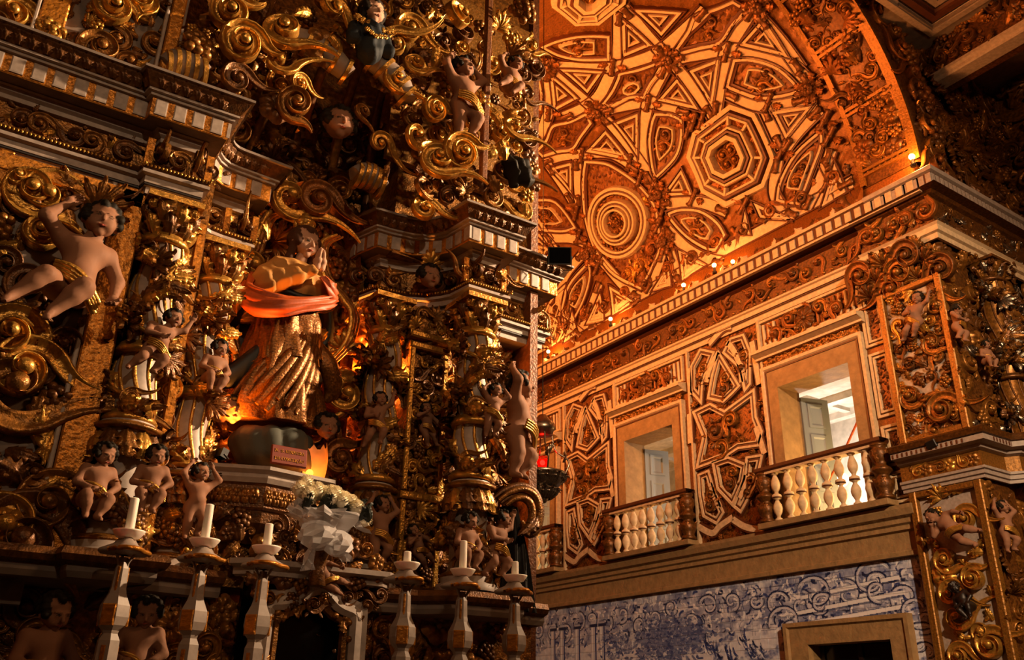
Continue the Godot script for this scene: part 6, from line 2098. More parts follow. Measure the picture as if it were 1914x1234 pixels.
# scrolls, ribs and leaves above the entablature
func crest() -> void:
	var G := [M.gold, M.old_gold, M.dark_gold]
	var up := thing("framed_carving", "upper carved panels with orange gilded strips at top left", "carved panel")
	slab(up, "ground", Vector3(-2.0, 6.6, -7.25), Vector3(0.95, 10.0, -7.1), M.ground)
	for q in [[0.86, 0.12], [-0.08, 0.2], [-0.75, 0.12]]:
		var mb := MB.new()
		mb.cbox(Vector3(q[0], 8.2, -7.06), Vector3(q[1], 3.2, 0.1), 0.012)
		part(up, "gilded_strip", mb, M.leaf_gold)
		mb = MB.new()
		mb.cbox(Vector3(q[0] - q[1] * 0.5 - 0.025, 8.2, -7.05), Vector3(0.03, 3.2, 0.1), 0.008)
		part(up, "pale_fillet", mb, M.white)
	var fu := Transform3D(Basis.IDENTITY, Vector3(0, 0, -7.1))
	for q in [[Vector3(0.344, 7.343, -7.000), 0.24, 0.5, "volute_tight"], [Vector3(0.323, 6.895, -7.000), 0.24, 1.4, "volute"], [Vector3(0.569, 6.871, -7.000), 0.2, 2.8, "volute_open"], [Vector3(0.198, 7.096, -7.000), 0.24, 0.2, "leaf_bent"], [Vector3(-0.081, 6.881, -6.950), 0.18, 0.0, "fruit"], [Vector3(-0.362, 6.913, -7.000), 0.24, 0.4, "volute"], [Vector3(0.561, 7.165, -7.000), 0.22, 0.9, "leaf_curled"]]:
		var p: Vector3 = q[0]
		piece(up, q[3], fu, Vector2(p.x, p.y), 0.02, q[1], q[2], M.gold if q[2] < 1.0 else M.old_gold, q[2] > 1.3)
	carve(up, fu, rect(-0.7, 6.75, 0.78, 8.2), 0.2, 34, [M.old_gold, M.dark_gold, M.gold], 0.0)

	carve(up, fu, rect(-1.9, 6.75, -0.85, 8.2), 0.24, 20, [M.old_gold, M.dark_gold, M.gold], 0.0)
	var o := thing("altar_crest", "tangled gilded scrolls and leaves crowning the altar", "crest")
	# dark vaulted recess with ribs
	var rows := []
	for j in 9:
		var row := PackedVector3Array()
		var y := lerpf(6.5, 9.6, j / 8.0)
		for i in 17:
			var a := PI * i / 16.0
			row.append(Vector3(2.6 - cos(a) * 1.35, y, -7.75 - sin(a) * 0.75))
		rows.append(row)
	var mb2 := MB.new()
	mb2.grid(rows)
	part(o, "recess", mb2, M.old_gold)
	for k in 7:
		var a := PI * (k + 0.7) / 8.0
		mb2 = MB.new()
		mb2.tube(spline3(PackedVector3Array([Vector3(2.6 - cos(a) * 1.3, 6.5, -7.75 - sin(a) * 0.7), Vector3(2.6 - cos(a) * 1.25, 7.2, -7.72 - sin(a) * 0.62), Vector3(2.6 - cos(a) * 1.0, 7.9, -7.5 - sin(a) * 0.4), Vector3(2.6 - cos(a) * 0.9, 8.4, -7.2 - sin(a) * 0.2)]), 5), [0.05, 0.06, 0.05], 8)
		part(o, "rib", mb2, [M.old_gold, M.dark_gold][k % 2])
	for q in [[Vector3(1.450, 7.427, -6.950), 0.27, 0.5, "volute_tight", 0], [Vector3(1.826, 7.777, -6.950), 0.27, 2.2, "volute", 0], [Vector3(1.321, 7.755, -7.000), 0.25, 1.0, "volute_tight", 0], [Vector3(1.833, 7.439, -7.000), 0.2, 2.9, "volute_open", 0], [Vector3(2.081, 7.370, -7.100), 0.14, 0.6, "volute", 0], [Vector3(2.073, 7.119, -7.100), 0.22, 1.9, "volute_tight", 1], [Vector3(1.473, 7.097, -7.050), 0.2, 0.8, "volute", 2], [Vector3(3.027, 7.104, -7.200), 0.18, 0.3, "volute_open", 0], [Vector3(2.811, 7.404, -7.200), 0.13, 1.6, "volute", 1], [Vector3(3.507, 7.573, -6.950), 0.19, 0.7, "volute_tight", 0], [Vector3(3.331, 7.239, -7.000), 0.2, 2.6, "volute_open", 0], [Vector3(3.817, 7.116, -6.900), 0.26, 0.9, "volute_tight", 0], [Vector3(3.606, 6.986, -6.950), 0.26, 2.2, "volute", 0], [Vector3(3.164, 8.528, -7.000), 0.24, 0.4, "volute", 0], [Vector3(3.035, 8.262, -7.000), 0.24, 1.4, "volute_open", 0], [Vector3(3.710, 8.962, -6.950), 0.22, 0.7, "volute_tight", 0], [Vector3(3.493, 8.956, -6.950), 0.28, 2.1, "leaf_bent", 0], [Vector3(3.278, 8.113, -7.000), 0.18, 2.6, "volute", 0], [Vector3(3.532, 8.177, -7.000), 0.28, 0.2, "leaf", 0], [Vector3(4.356, 7.746, -6.900), 0.26, 0.6, "leaf_curled", 0], [Vector3(4.500, 7.742, -6.900), 0.2, 2.2, "volute_open", 0], [Vector3(3.602, 6.493, -7.200), 0.2, 0.6, "volute", 0], [Vector3(3.566, 6.762, -7.200), 0.18, 2.4, "volute", 1], [Vector3(3.179, 6.749, -7.300), 0.2, 0.6, "leaf_bent", 1], [Vector3(1.034, 6.977, -7.000), 0.24, 0.3, "leaf_curled", 0], [Vector3(1.064, 7.238, -7.000), 0.22, 1.2, "fruit", 1], [Vector3(1.709, 6.864, -7.200), 0.2, 0.9, "leaf_curled", 1], [Vector3(2.287, 8.343, -7.000), 0.26, 0.2, "volute_open", 0], [Vector3(2.101, 8.172, -7.000), 0.26, 1.7, "leaf_bent", 0], [Vector3(2.243, 7.865, -7.050), 0.22, 0.4, "rosette", 1], [Vector3(2.455, 7.866, -7.000), 0.24, 0.9, "leaf_curled", 0], [Vector3(3.069, 7.813, -7.000), 0.2, 2.2, "volute", 0], [Vector3(3.969, 7.690, -6.950), 0.2, 1.2, "volute", 0], [Vector3(4.063, 7.949, -6.950), 0.18, 0.3, "fruit", 0], [Vector3(4.435, 6.976, -7.100), 0.24, 0.4, "leaf_curled", 1], [Vector3(4.830, 6.979, -7.100), 0.24, 2.6, "leaf_bent", 0], [Vector3(4.057, 6.863, -7.150), 0.2, 0.7, "plume", 1], [Vector3(4.534, 7.294, -7.100), 0.22, 2.2, "volute_open", 1], [Vector3(4.617, 9.520, -6.950), 0.24, 0.5, "fruit", 1], [Vector3(4.280, 9.094, -6.950), 0.26, 0.2, "plume", 0]]:
		var p: Vector3 = q[0]
		piece(o, q[3], Transform3D(Basis.from_euler(Vector3(0.25 * sin(p.x * 40.0), 0.35 * cos(p.y * 40.0), 0)), p), Vector2.ZERO, 0.0, q[1], q[2], G[q[4]], q[2] > 1.5)
	var fc := Transform3D(Basis.IDENTITY, Vector3(0, 0, -7.15))
	carve(o, fc, v2([1.0, 7.0, 1.9, 7.0, 2.2, 7.9, 2.6, 8.2, 2.6, 9.2, 1.0, 9.2]), 0.22, 34, [M.old_gold, M.gold, M.dark_gold], -0.05)
	carve(o, fc, v2([2.6, 8.0, 3.2, 7.8, 3.6, 7.0, 3.9, 6.75, 5.0, 6.75, 5.0, 9.4, 2.6, 9.4]), 0.22, 70, [M.old_gold, M.gold, M.dark_gold], -0.1)
	carve(o, Transform3D(Basis.IDENTITY, Vector3(0, 0, -8.1)), rect(1.6, 6.6, 3.7, 8.0), 0.26, 36, [M.dark_gold, M.old_gold, M.old_gold], -0.1)
	# pale backing that shows between the scrolls on the right
	slab(o, "backing", Vector3(3.3, 7.3, -7.68), Vector3(5.25, 10, -7.6), M.frame_gold)
	# barrel shaped fluted pieces of the broken arch
	for q in [[Vector3(2.262, 7.876, -7.100), 1.4, 0.1], [Vector3(3.058, 7.877, -7.050), 1.1, -0.6], [Vector3(1.010, 7.061, -7.050), 0.7, 1.0], [Vector3(3.038, 6.815, -7.400), 0.6, 0.4]]:
		mb2 = MB.new()
		var pts := PackedVector3Array()
		for k in 9:
			var t := k / 8.0 - 0.5
			pts.append(Vector3(t * 0.5 * q[1], -t * t * 0.3, 0))
		mb2.tube(pts, [0.1, 0.13, 0.14, 0.13, 0.1], 12)
		part(o, "fluted_arch_piece", mb2, M.ground, Transform3D(Basis.from_euler(Vector3(0, 0, -0.3 + q[2] * 0.5)), q[0]))
		for k in 5:
			var rg := MB.new()
			var c := Vector3((k / 4.0 - 0.5) * 0.44 * q[1], -pow(k / 4.0 - 0.5, 2.0) * 0.25, 0)
			rg.tube(PackedVector3Array([c - Vector3(0.02, 0, 0), c + Vector3(0.02, 0, 0)]), [0.15, 0.15], 14)
			part(o, "gilded_ring", rg, M.gold, Transform3D(Basis.from_euler(Vector3(0, 0, -0.3 + q[2] * 0.5)), q[0]))
	# cherubs among the scrolls
	cherub("child_arms_up", "large pale cherub with both arms raised among the crest scrolls", Vector3(3.874, 7.303, -6.900), 1.05, 0.1, 0.08)
	cherub("child_sit_reach", "pale cherub seated on a scroll at the altar's upper right edge", Vector3(4.419, 7.996, -6.950), 0.78, 0.2, -0.1)
	var ch := thing("cherub_mask", "dark cherub face in the shadow of the crest", "cherub head")
	part(ch, "head", P.child_head, M.figure, at(Vector3(2.611, 7.217, -7.300), 1.5))
	# black bird-like finial on the right edge
	var fb := thing("black_finial", "black draped carving at the right edge above the entablature", "carving")
	var bm := MB.new()
	sdf(bm, [[Vector3(0, 0, 0), Vector3(0.12, -0.12, 0.04), 0.13, 0.1, 0.05, HAIR], [Vector3(0.1, 0.05, 0), Vector3(-0.12, 0.02, 0.06), 0.1, 0.07, 0.05, HAIR], [Vector3(0, -0.1, 0), Vector3(-0.02, -0.25, 0.02), 0.1, 0.04, 0.05, HAIR]], 0.02)
	wrinkle(bm, 0.014)
	part(fb, "body", bm, M.figure, at(Vector3(4.590, 7.296, -7.000)))
	part(fb, "collar", P.leaf_curled, M.gold, at(Vector3(4.390, 7.257, -6.880), 0.25, Vector3(0.2, 0, 0.4)))
	# bust of a lady in dark dress
	var bu := thing("bust_figure", "carved bust of a long haired lady in dark blue dress on the crest", "bust")
	var lm := MB.new()
	sdf(lm, head_prims(Vector3(0, 0.3, 0.03), Vector3(0.25, -0.15, 1), 0.12, PALE_SKIN, HAIR, true), 0.009)
	sdf(lm, [[Vector3(0, 0.2, 0), Vector3(0, 0.06, -0.01), 0.05, 0.06, 0.02, PALE_SKIN]], 0.012)
	part(bu, "head", lm, M.figure, at(Vector3(2.704, 8.166, -6.950)))
	var dm := MB.new()
	var dress := Color(0.02, 0.024, 0.03)
	sdf(dm, [[Vector3(-0.1, 0.05, 0), Vector3(0.1, 0.05, 0), 0.1, 0.1, 0.05, dress], [Vector3(0, 0.02, 0.02), Vector3(0, -0.22, 0.04), 0.16, 0.13, 0.05, dress], [Vector3(-0.16, 0.04, 0), Vector3(-0.2, -0.14, 0.06), 0.08, 0.07, 0.04, dress], [Vector3(0.16, 0.04, 0), Vector3(0.2, -0.14, 0.06), 0.08, 0.07, 0.04, dress]], 0.018)
	wrinkle(dm, 0.009)
	part(bu, "dress", dm, M.figure, at(Vector3(2.704, 8.166, -6.950)))
	for k in 9:
		var a := -0.2 + k * 0.44
		part(bu, "collar_leaf", P.leaf_curled, M.gold, at(Vector3(2.704, 8.166, -6.950) + Vector3(cos(a) * -0.15, 0.14 - sin(a) * 0.05, 0.1 + 0.05 * sin(a)), 0.11, Vector3(0.3, 0, PI + (a - 1.5) * 0.6)))
	for k in 5:
		part(bu, "bodice_rosette", P.rosette, M.gold, at(Vector3(2.704, 8.166, -6.950) + Vector3(-0.1 + 0.05 * k, -0.12 + 0.02 * absi(k - 2), 0.19), 0.035))
	for k in 9:
		var a := -0.3 + k * 0.47
		part(bu, "necklace_bead", P.bead, M.gold, at(Vector3(2.704, 8.166, -6.950) + Vector3(cos(a) * -0.1, 0.09 - sin(a) * 0.06, 0.14 - 0.02 * absf(k - 4)), 0.035))

# ---------------------------------------------------------------- things on the altar
func build_altar_things() -> void:
	statue()
	# cherubs of the columns and panels
	cherub("child_sit_reach", "large cherub with raised arm in the panel at the left edge", Vector3(0.456, 4.000, -6.720), 1.22, 0.15, -0.08)
	cherub("child_stride", "cherub clinging to the front left twisted column", Vector3(1.151, 3.934, -6.760), 0.62, 0.1, -0.1)
	cherub("child_sit", "cherub half hidden on the rear left column beside the niche", Vector3(1.753, 4.019, -7.280), 0.6, 0.2, 0.0)
	cherub("child_sit", "left one of two cherubs seated on the front left drum", Vector3(0.945, 2.752, -6.700), 0.68, 0.15, 0.0)
	cherub("child_sit", "right one of two cherubs on the front left drum, behind a candle", Vector3(1.330, 2.858, -6.720), 0.62, -0.1, 0.05)
	cherub("child_arms_up", "shadowed cherub with raised arms below the rear left column", Vector3(1.768, 2.883, -7.200), 0.6, 0.1, 0.0, 0.0, false)
	cherub("child_stride", "cherub on the twisted column right of the statue", Vector3(3.384, 3.923, -7.380), 0.56, -0.4, 0.15)
	cherub("child_arms_up", "cherub with raised arms below the column right of the statue", Vector3(3.434, 2.860, -7.330), 0.62, 0.1, 0.0)
	cherub("child_lie", "upper cherub of the gilded pilaster", Vector3(3.902, 4.043, -7.420), 0.46, 0.1, 0.1)
	cherub("child_lie", "lower cherub of the gilded pilaster above a short candle", Vector3(3.963, 2.899, -7.420), 0.44, 0.2, 0.5)
	cherub("child_arms_up", "cherub with raised arms on the column beside the dark caryatid", Vector3(4.283, 4.078, -6.880), 0.55, -0.2, -0.1)
	cherub("child_sit", "draped cherub on the drum behind the tallest right candle", Vector3(4.030, 2.746, -6.820), 0.62, 0.1, 0.0)
	cherub("child_stride", "cherub in front of the black cloth at the altar's right edge", Vector3(4.394, 2.764, -6.900), 0.66, 0.3, 0.0)
	cherub("child_arms_up", "big shadowed caryatid cherub holding up the right edge", Vector3(4.656, 3.748, -7.000), 1.14, 0.8, -0.08)
	cherub("child_sit", "large shadowed cherub embracing a vase at the bottom left", Vector3(0.847, 2.215, -6.600) - Vector3(0, 0.74, 0), 0.92, 0.3, 0.05)
	cherub("child_sit", "shadowed cherub behind the leftmost candlestick", Vector3(1.426, 2.262, -6.680) - Vector3(0, 0.66, 0), 0.82, -0.4, 0.0)
	cherub("child_lie", "small brown cherub lying over the picture frame", Vector3(2.905, 2.518, -6.800), 0.42, 0.0, 0.9)
	var ch := thing("cherub_mask", "cherub face in the frieze above the gilded pilaster", "cherub head")
	part(ch, "head", P.child_head, M.figure, at(Vector3(3.866, 5.913, -7.500), 1.1))
	part(ch, "crown_leaf", P.plume, M.gold, at(Vector3(3.884, 6.081, -7.550), 0.2))
	for q in [[Vector3(2.042, 4.078, -7.550), "left"], [Vector3(1.962, 4.085, -7.600), "far left"], [Vector3(2.897, 4.079, -7.500), "right"]]:
		ch = thing("cherub_mask", "cherub face in the cloud at the statue's feet, %s one" % q[1], "cherub head")
		part(ch, "head", P.child_head, M.figure, at(q[0], 1.0))
	# black cloth at the right edge and a big curled scroll over it
	var bc := thing("black_drapery", "black carved drapery at the altar's lower right edge", "drapery")
	var rows := []
	for j in 12:
		var row := PackedVector3Array()
		for i in 14:
			var t := j / 11.0
			var s := i / 13.0
			row.append(Vector3(4.653, 3.506, -7.100) + Vector3(-0.1 + s * (0.2 + 0.22 * t) + 0.02 * sin(t * 5.0), -t * 0.95, 0.05 * sin(s * 19.0 + t * 2.0) * (0.4 + t) + 0.1 * sin(s * PI)))
		rows.append(row)
	var mb := MB.new()
	mb.grid(rows)
	part(bc, "cloth", mb, M.cloak)
	var cs := thing("curled_scroll", "large brown curled scroll by the right edge under the caryatid", "scroll")
	for k in 4:
		var pts := PackedVector3Array()
		for p in [Vector3(4.405, 3.542, -6.980), Vector3(4.527, 3.643, -6.960), Vector3(4.704, 3.703, -6.950), Vector3(4.860, 3.653, -6.950), Vector3(4.925, 3.491, -6.950), Vector3(4.888, 3.308, -6.950), Vector3(4.777, 3.244, -6.950), Vector3(4.709, 3.311, -6.950)]:
			pts.append(p.lerp(Vector3(4.665, 3.421, -6.950), 0.15 * k) + Vector3(0, 0, 0.03 * (k % 2)))
		mb = MB.new()
		mb.tube(spline3(pts, 5), [0.015, 0.03, 0.04, 0.04, 0.035, 0.015], 7)
		part(cs, "scroll_rib", mb, [M.dark_gold, M.old_gold][k % 2])
	part(cs, "leaf", P.leaf_bent, M.dark_gold, Transform3D(Basis.from_euler(Vector3(0, 0, 2.8)) * Basis.from_scale(Vector3.ONE * 0.32), Vector3(4.872, 3.453, -6.920)))
	# candlesticks
	var tops := [Vector3(1.150, 2.966, -6.300), Vector3(1.645, 2.991, -6.300), Vector3(2.082, 2.912, -6.300), Vector3(3.201, 2.837, -6.300), Vector3(3.703, 2.977, -6.300), Vector3(4.208, 2.863, -6.300)]
	var lab := ["leftmost of the six", "second from the left of the six", "third from the left, nearest the dark picture frame", "fourth from the left, shortest candle, right of the picture", "fifth from the left with the tallest right candle", "rightmost of the six, by the chancel"]
	var first: Node3D = null
	for k in 6:
		var x: float = tops[k].x
		var t := Transform3D(Basis.from_euler(Vector3(0, [0.5, 0.35, 0.2, 0.55, 0.4, 0.3][k], 0)), Vector3(x, 0, -6.3))
		var cl := "white and gold altar candlestick, " + String(lab[k])
		if first == null:
			first = candlestick(cl)
			first.transform = t
		else:
			copy_of(first, "candlestick", cl, t)
		var h: float = tops[k].y - 2.74
		var c := thing("candle", "white candle, " + String(lab[k]).replace("leftmost of the six", "leftmost of six").replace("the six", "six candles"), "candle", "altar candles", Vector3(x, 2.735, -6.3))
		var cm := MB.new()
		cm.lathe(v2([0.0, 0.0, 0.03, 0.0, 0.031, 0.01, 0.029, h - 0.006, 0.024, h, 0.006, h - 0.008, 0.0, h - 0.01]), 14)
		part(c, "wax", cm, M.candle)
		var wk := MB.new()
		wk.tube(PackedVector3Array([Vector3(0, h - 0.01, 0), Vector3(0.001, h + 0.012, 0)]), [0.002, 0.0015], 5)
		part(c, "wick", wk, M.black)
	# shelf the candlesticks stand on, below the frame of view
	var gr := thing("altar_gradine", "low white altar step carrying the candlesticks", "shelf")
	slab(gr, "step", Vector3(0.6, 0.9, -6.75), Vector3(4.8, 1.55, -6.1), M.white)
	bouquet()
	plaque()
	# lamps of the niche
	var l1 := thing("niche_lamp", "small lamp in a curled cream reflector beside the red plaque", "lamp")
	var rp := Vector3(2.832, 3.708, -7.420)
	rows = []
	for j in 9:
		var row := PackedVector3Array()
		for i in 9:
			var a := -0.5 + i * 0.3
			var t := j / 8.0
			var rr := 0.12 + 0.03 * sin(t * PI)
			row.append(rp + Vector3(-0.06 + cos(a) * rr * 0.9, -0.19 + t * 0.36 + 0.03 * cos(i * 2.1) * t, -sin(a) * rr * 0.8))
		rows.append(row)
	mb = MB.new()
	mb.grid(rows)
	part(l1, "reflector", mb, M.cream)
	bulb(l1, rp + Vector3(-0.06, -0.08, -0.05), 0.035, Color(1.0, 0.5, 0.15), 5.0, 0.09)
	var l2 := thing("niche_lamp", "hidden lamp behind the rear left column, lighting the niche", "lamp")
	bulb(l2, Vector3(1.857, 4.516, -7.800), 0.035, Color(1.0, 0.56, 0.2), 9.0, 4.5)
	var l3 := thing("niche_lamp", "hidden lamp behind the column right of the statue", "lamp")
	bulb(l3, Vector3(3.554, 4.892, -7.950), 0.035, Color(1.0, 0.56, 0.2), 9.0, 4.5)
	# unlit floodlight seen against the vault
	floodlight(Vector3(5.432, 6.581, -7.300), Vector3(5.432, 6.581, -7.300) + Vector3(-0.5, -0.35, 0.75), 0.0, WARM, "black unlit floodlight above the entablature's right end", false, Vector2(0.27, 0.2))
	sanctuary_lamp()

func candlestick(label: String) -> Node3D:
	var o := thing("candlestick", label, "candlestick", "altar candlesticks")
	# three sided baroque stem: pale body with gilded front facets
	var prof := v2([0.13, 1.55, 0.13, 1.6, 0.05, 1.68, 0.045, 1.72, 0.06, 1.74, 0.075, 1.9, 0.07, 2.06, 0.05, 2.1, 0.055, 2.12, 0.085, 2.15, 0.1, 2.2, 0.095, 2.27, 0.06, 2.34, 0.05, 2.38, 0.045, 2.5, 0.03, 2.54, 0.03, 2.57])
	var mb := MB.new()
	mb.lathe(prof, 6, Vector3.ZERO, true)
	part(o, "stem", mb, M.white)
	# gilded facets on the knop
	for k in 3:
		var a := TAU * (k * 2 + 0.5) / 6.0
		var n := Vector3(cos(a), 0, sin(a))
		var f := MB.new()
		var b := Basis.from_euler(Vector3(0, PI / 2 - a, 0))
		f.cbox(n * 0.084 + Vector3(0, 2.21, 0), Vector3(0.085, 0.13, 0.018), 0.006, b)
		part(o, "gilded_facet", f, M.leaf_gold)
		f = MB.new()
		f.cbox(n * 0.062 + Vector3(0, 1.9, 0), Vector3(0.028, 0.26, 0.012), 0.004, b)
		part(o, "gilded_line", f, M.leaf_gold)
		f = MB.new()
		f.cbox(n * 0.042 + Vector3(0, 2.43, 0), Vector3(0.018, 0.16, 0.012), 0.004, b)
		part(o, "gilded_line", f, M.leaf_gold)
		# scroll struts under the pan
		var a2 := a + 0.52
		f = MB.new()
		f.tube(spline3(PackedVector3Array([Vector3(cos(a2) * 0.03, 2.48, sin(a2) * 0.03), Vector3(cos(a2) * 0.035, 2.54, sin(a2) * 0.035), Vector3(cos(a2) * 0.075, 2.6, sin(a2) * 0.075), Vector3(cos(a2) * 0.1, 2.61, sin(a2) * 0.1)]), 5), [0.008, 0.01, 0.008], 6)
		part(o, "strut", f, M.white)
	# pan with three corners
	var rows := []
	for q in [[0.03, 2.585], [0.13, 2.595], [0.145, 2.61], [0.14, 2.625], [0.07, 2.66], [0.05, 2.69], [0.0, 2.695]]:
		var row := PackedVector3Array()
		for i in 24:
			var a := TAU * i / 24.0
			var r: float = q[0] * (1.0 + 0.22 * cos(3.0 * a))
			row.append(Vector3(cos(a) * r, q[1], sin(a) * r))
		rows.append(row)
	mb = MB.new()
	mb.grid(rows, true)
	part(o, "pan", mb, M.white)
	mb = MB.new()
	var edge := PackedVector3Array()
	for i in 17:
		var a := -0.9 + TAU * i / 24.0
		var r := 0.145 * (1.0 + 0.22 * cos(3.0 * a))
		edge.append(Vector3(cos(a) * r, 2.612, sin(a) * r))
	mb.tube(edge, [0.016, 0.016], 7)
	part(o, "gilded_edge", mb, M.leaf_gold)
	mb = MB.new()
	mb.lathe(v2([0.0, 2.68, 0.035, 2.685, 0.075, 2.7, 0.1, 2.735, 0.104, 2.745, 0.094, 2.745, 0.06, 2.715, 0.0, 2.71]), 20)
	part(o, "drip_dish", mb, M.candle)
	return o

func bouquet() -> void:
	var o := thing("bouquet", "white flowers wrapped in clear cellophane with green leaves", "bouquet", "", Vector3(2.641, 2.995, -6.700))
	o.scale = Vector3.ONE * 1.18
	# flower heads: domes of narrow petals
	var pet := MB.new()
	for k in 70:
		var a := k * 2.39996
		var h := 1.0 - k / 70.0
		var rr := sqrt(1.0 - h * h)
		var d := Vector3(cos(a) * rr, h, sin(a) * rr)
		var s := d.cross(Vector3(0.3, 1, 0.2)).normalized() * 0.011
		var c := d * 0.055
		var e := d * 0.078 + Vector3(0, -0.012 * (1.0 - h), 0)
		pet.quad(c - s * 0.6, e - s, e + s, c + s * 0.6)
	pet.ball(Vector3.ZERO, Vector3.ONE * 0.055, 10, 7)
	var head := pet.mesh()
	for q in [[-0.21, 0.25, 0.05], [-0.15, 0.31, 0.0], [-0.09, 0.26, 0.06], [-0.03, 0.25, 0.03], [0.04, 0.25, 0.07], [0.1, 0.22, 0.03], [0.16, 0.21, 0.06], [0.22, 0.17, 0.03], [0.27, 0.13, 0.05], [-0.16, 0.21, 0.1], [0.0, 0.21, 0.1], [0.08, 0.2, 0.1], [0.19, 0.17, 0.1], [0.05, 0.28, -0.04], [0.15, 0.25, -0.04]]:
		part(o, "flower_head", head, M.petal, at(Vector3(q[0], q[1] - 0.02, q[2]), 0.8))
		part(o, "flower_head", head, M.petal, at(Vector3(q[0] + 0.035, q[1] - 0.035, q[2] - 0.05), 0.72, Vector3(0.4, 1.0, 0.3)))
	for k in 22:
		var a := k * 2.4
		part(o, "green_leaf", P.leaf, M.green, Transform3D(Basis.from_euler(Vector3(0.5, a, 0.6 * sin(k))) * Basis.from_scale(Vector3.ONE * 0.13), Vector3(-0.16 + 0.022 * k, 0.1 + 0.03 * sin(k * 1.7), 0.02 + 0.05 * cos(a))))
	# crumpled cellophane: cone, flaring sheets, knot
	var n := carve_noise
	var rows := []
	for j in 12:
		var row := PackedVector3Array()
		var t := j / 11.0
		for i in 25:
			var a := TAU * i / 24.0
			var fold := 0.8 + 0.5 * absf(n.get_noise_2d(cos(a) * 0.6 + 3.0, sin(a) * 0.6 + t * 0.25)) * 3.0 * t
			var r := lerpf(0.045, 0.16, pow(t, 0.8)) * fold
			row.append(Vector3(cos(a) * r * 1.15 - 0.02 * t, -0.14 + t * 0.25, sin(a) * r * 0.8 + 0.04))
		rows.append(row)
	var mb := MB.new()
	facets(mb, rows)
	part(o, "cellophane_cone", mb, M.film)
	for q in [[Vector3(0.05, 0.06, 0.12), Vector3(0.33, 0.0, 0.06), Vector3(0.2, 0.12, 0.05), 0], [Vector3(-0.08, 0.05, 0.1), Vector3(-0.3, 0.08, 0.08), Vector3(-0.2, 0.2, 0.06), 1], [Vector3(-0.1, -0.1, 0.1), Vector3(-0.17, -0.3, 0.1), Vector3(-0.06, -0.28, 0.12), 2], [Vector3(0.06, -0.08, 0.12), Vector3(0.2, -0.2, 0.1), Vector3(0.1, -0.22, 0.13), 3]]:
		rows = []
		for j in 6:
			var row := PackedVector3Array()
			for i in 6:
				var p: Vector3 = q[0].lerp(q[1].lerp(q[2], i / 5.0), j / 5.0)
				row.append(p + Vector3(0, 0, 0.035 * sin(i * 2.0 + j * 1.3 + q[3])))
			rows.append(row)
		mb = MB.new()
		facets(mb, rows)
		part(o, "cellophane_sheet", mb, M.film)
	for q in [[Vector3(-0.06, -0.06, 0.1), Vector3(0.13, 0.1, 0.08)], [Vector3(0.07, -0.1, 0.12), Vector3(0.1, 0.09, 0.07)]]:
		mb = MB.new()
		rows = []
		for j in 8:
			var row := PackedVector3Array()
			for i in 13:
				var a := TAU * i / 12.0
				var ph := PI * j / 7.0
				var cr := 1.0 + 0.22 * sin(a * 5.0 + j * 2.1) * sin(ph)
				row.append(q[0] + Vector3(cos(a) * sin(ph) * q[1].x * cr, cos(ph) * q[1].y, sin(a) * sin(ph) * q[1].z * cr))
			rows.append(row)
		facets(mb, rows)
		part(o, "cellophane_bow", mb, M.film)
	mb = MB.new()
	mb.tube(PackedVector3Array([Vector3(0, 0.1, 0.03), Vector3(0.0, -0.16, 0.03)]), [0.04, 0.03], 8)
	part(o, "stems", mb, M.green)
	var vs := thing("flower_holder", "small dark pot holding the bouquet", "pot", "", o.position - Vector3(0, 0.03, 0))
	mb = MB.new()
	mb.lathe(v2([0.0, -0.4, 0.07, -0.4, 0.05, -0.3, 0.06, -0.2, 0.085, -0.13, 0.075, -0.13, 0.04, -0.2, 0.0, -0.2]), 14)
	part(vs, "pot", mb, M.dark_gold)

# a crumpled sheet: every facet keeps its own edge
func facets(mb: MB, rows: Array) -> void:
	for j in rows.size() - 1:
		for i in rows[0].size() - 1:
			mb.tri(rows[j][i], rows[j][i + 1], rows[j + 1][i + 1])
			mb.tri(rows[j][i], rows[j + 1][i + 1], rows[j + 1][i])

func plaque() -> void:
	var a := Vector3(2.328, 3.760, -7.220)
	var b := Vector3(2.635, 3.757, -7.220)
	var c := Vector3(2.338, 3.612, -7.220)
	var w := (b - a).length() * 1.02
	var h := (a - c).length() * 1.12
	var o := thing("red_plaque", "small red wooden plaque with gold lettering below the statue", "plaque", "", (a + b) * 0.5 - Vector3(0, h * 0.5, 0))
	o.rotation = Vector3(-0.15, 0.0, 0.0)
	var mb := MB.new()
	mb.cbox(Vector3.ZERO, Vector3(w, h, 0.03), 0.006)
	part(o, "board", mb, M.plaque)
	var ln := 0
	for t in ["N.  S. SENHORA", "DA CONCEIÇÃO"]:
		var tm := TextMesh.new()
		var f := SystemFont.new()
		f.font_names = PackedStringArray(["Droid Serif"])
		tm.font = f
		tm.text = t
		tm.font_size = 32
		tm.pixel_size = 0.0011
		tm.depth = 0.004
		part(o, "lettering", tm, M.gold, at(Vector3(0, h * (0.2 - 0.42 * ln), 0.017)))
		ln += 1

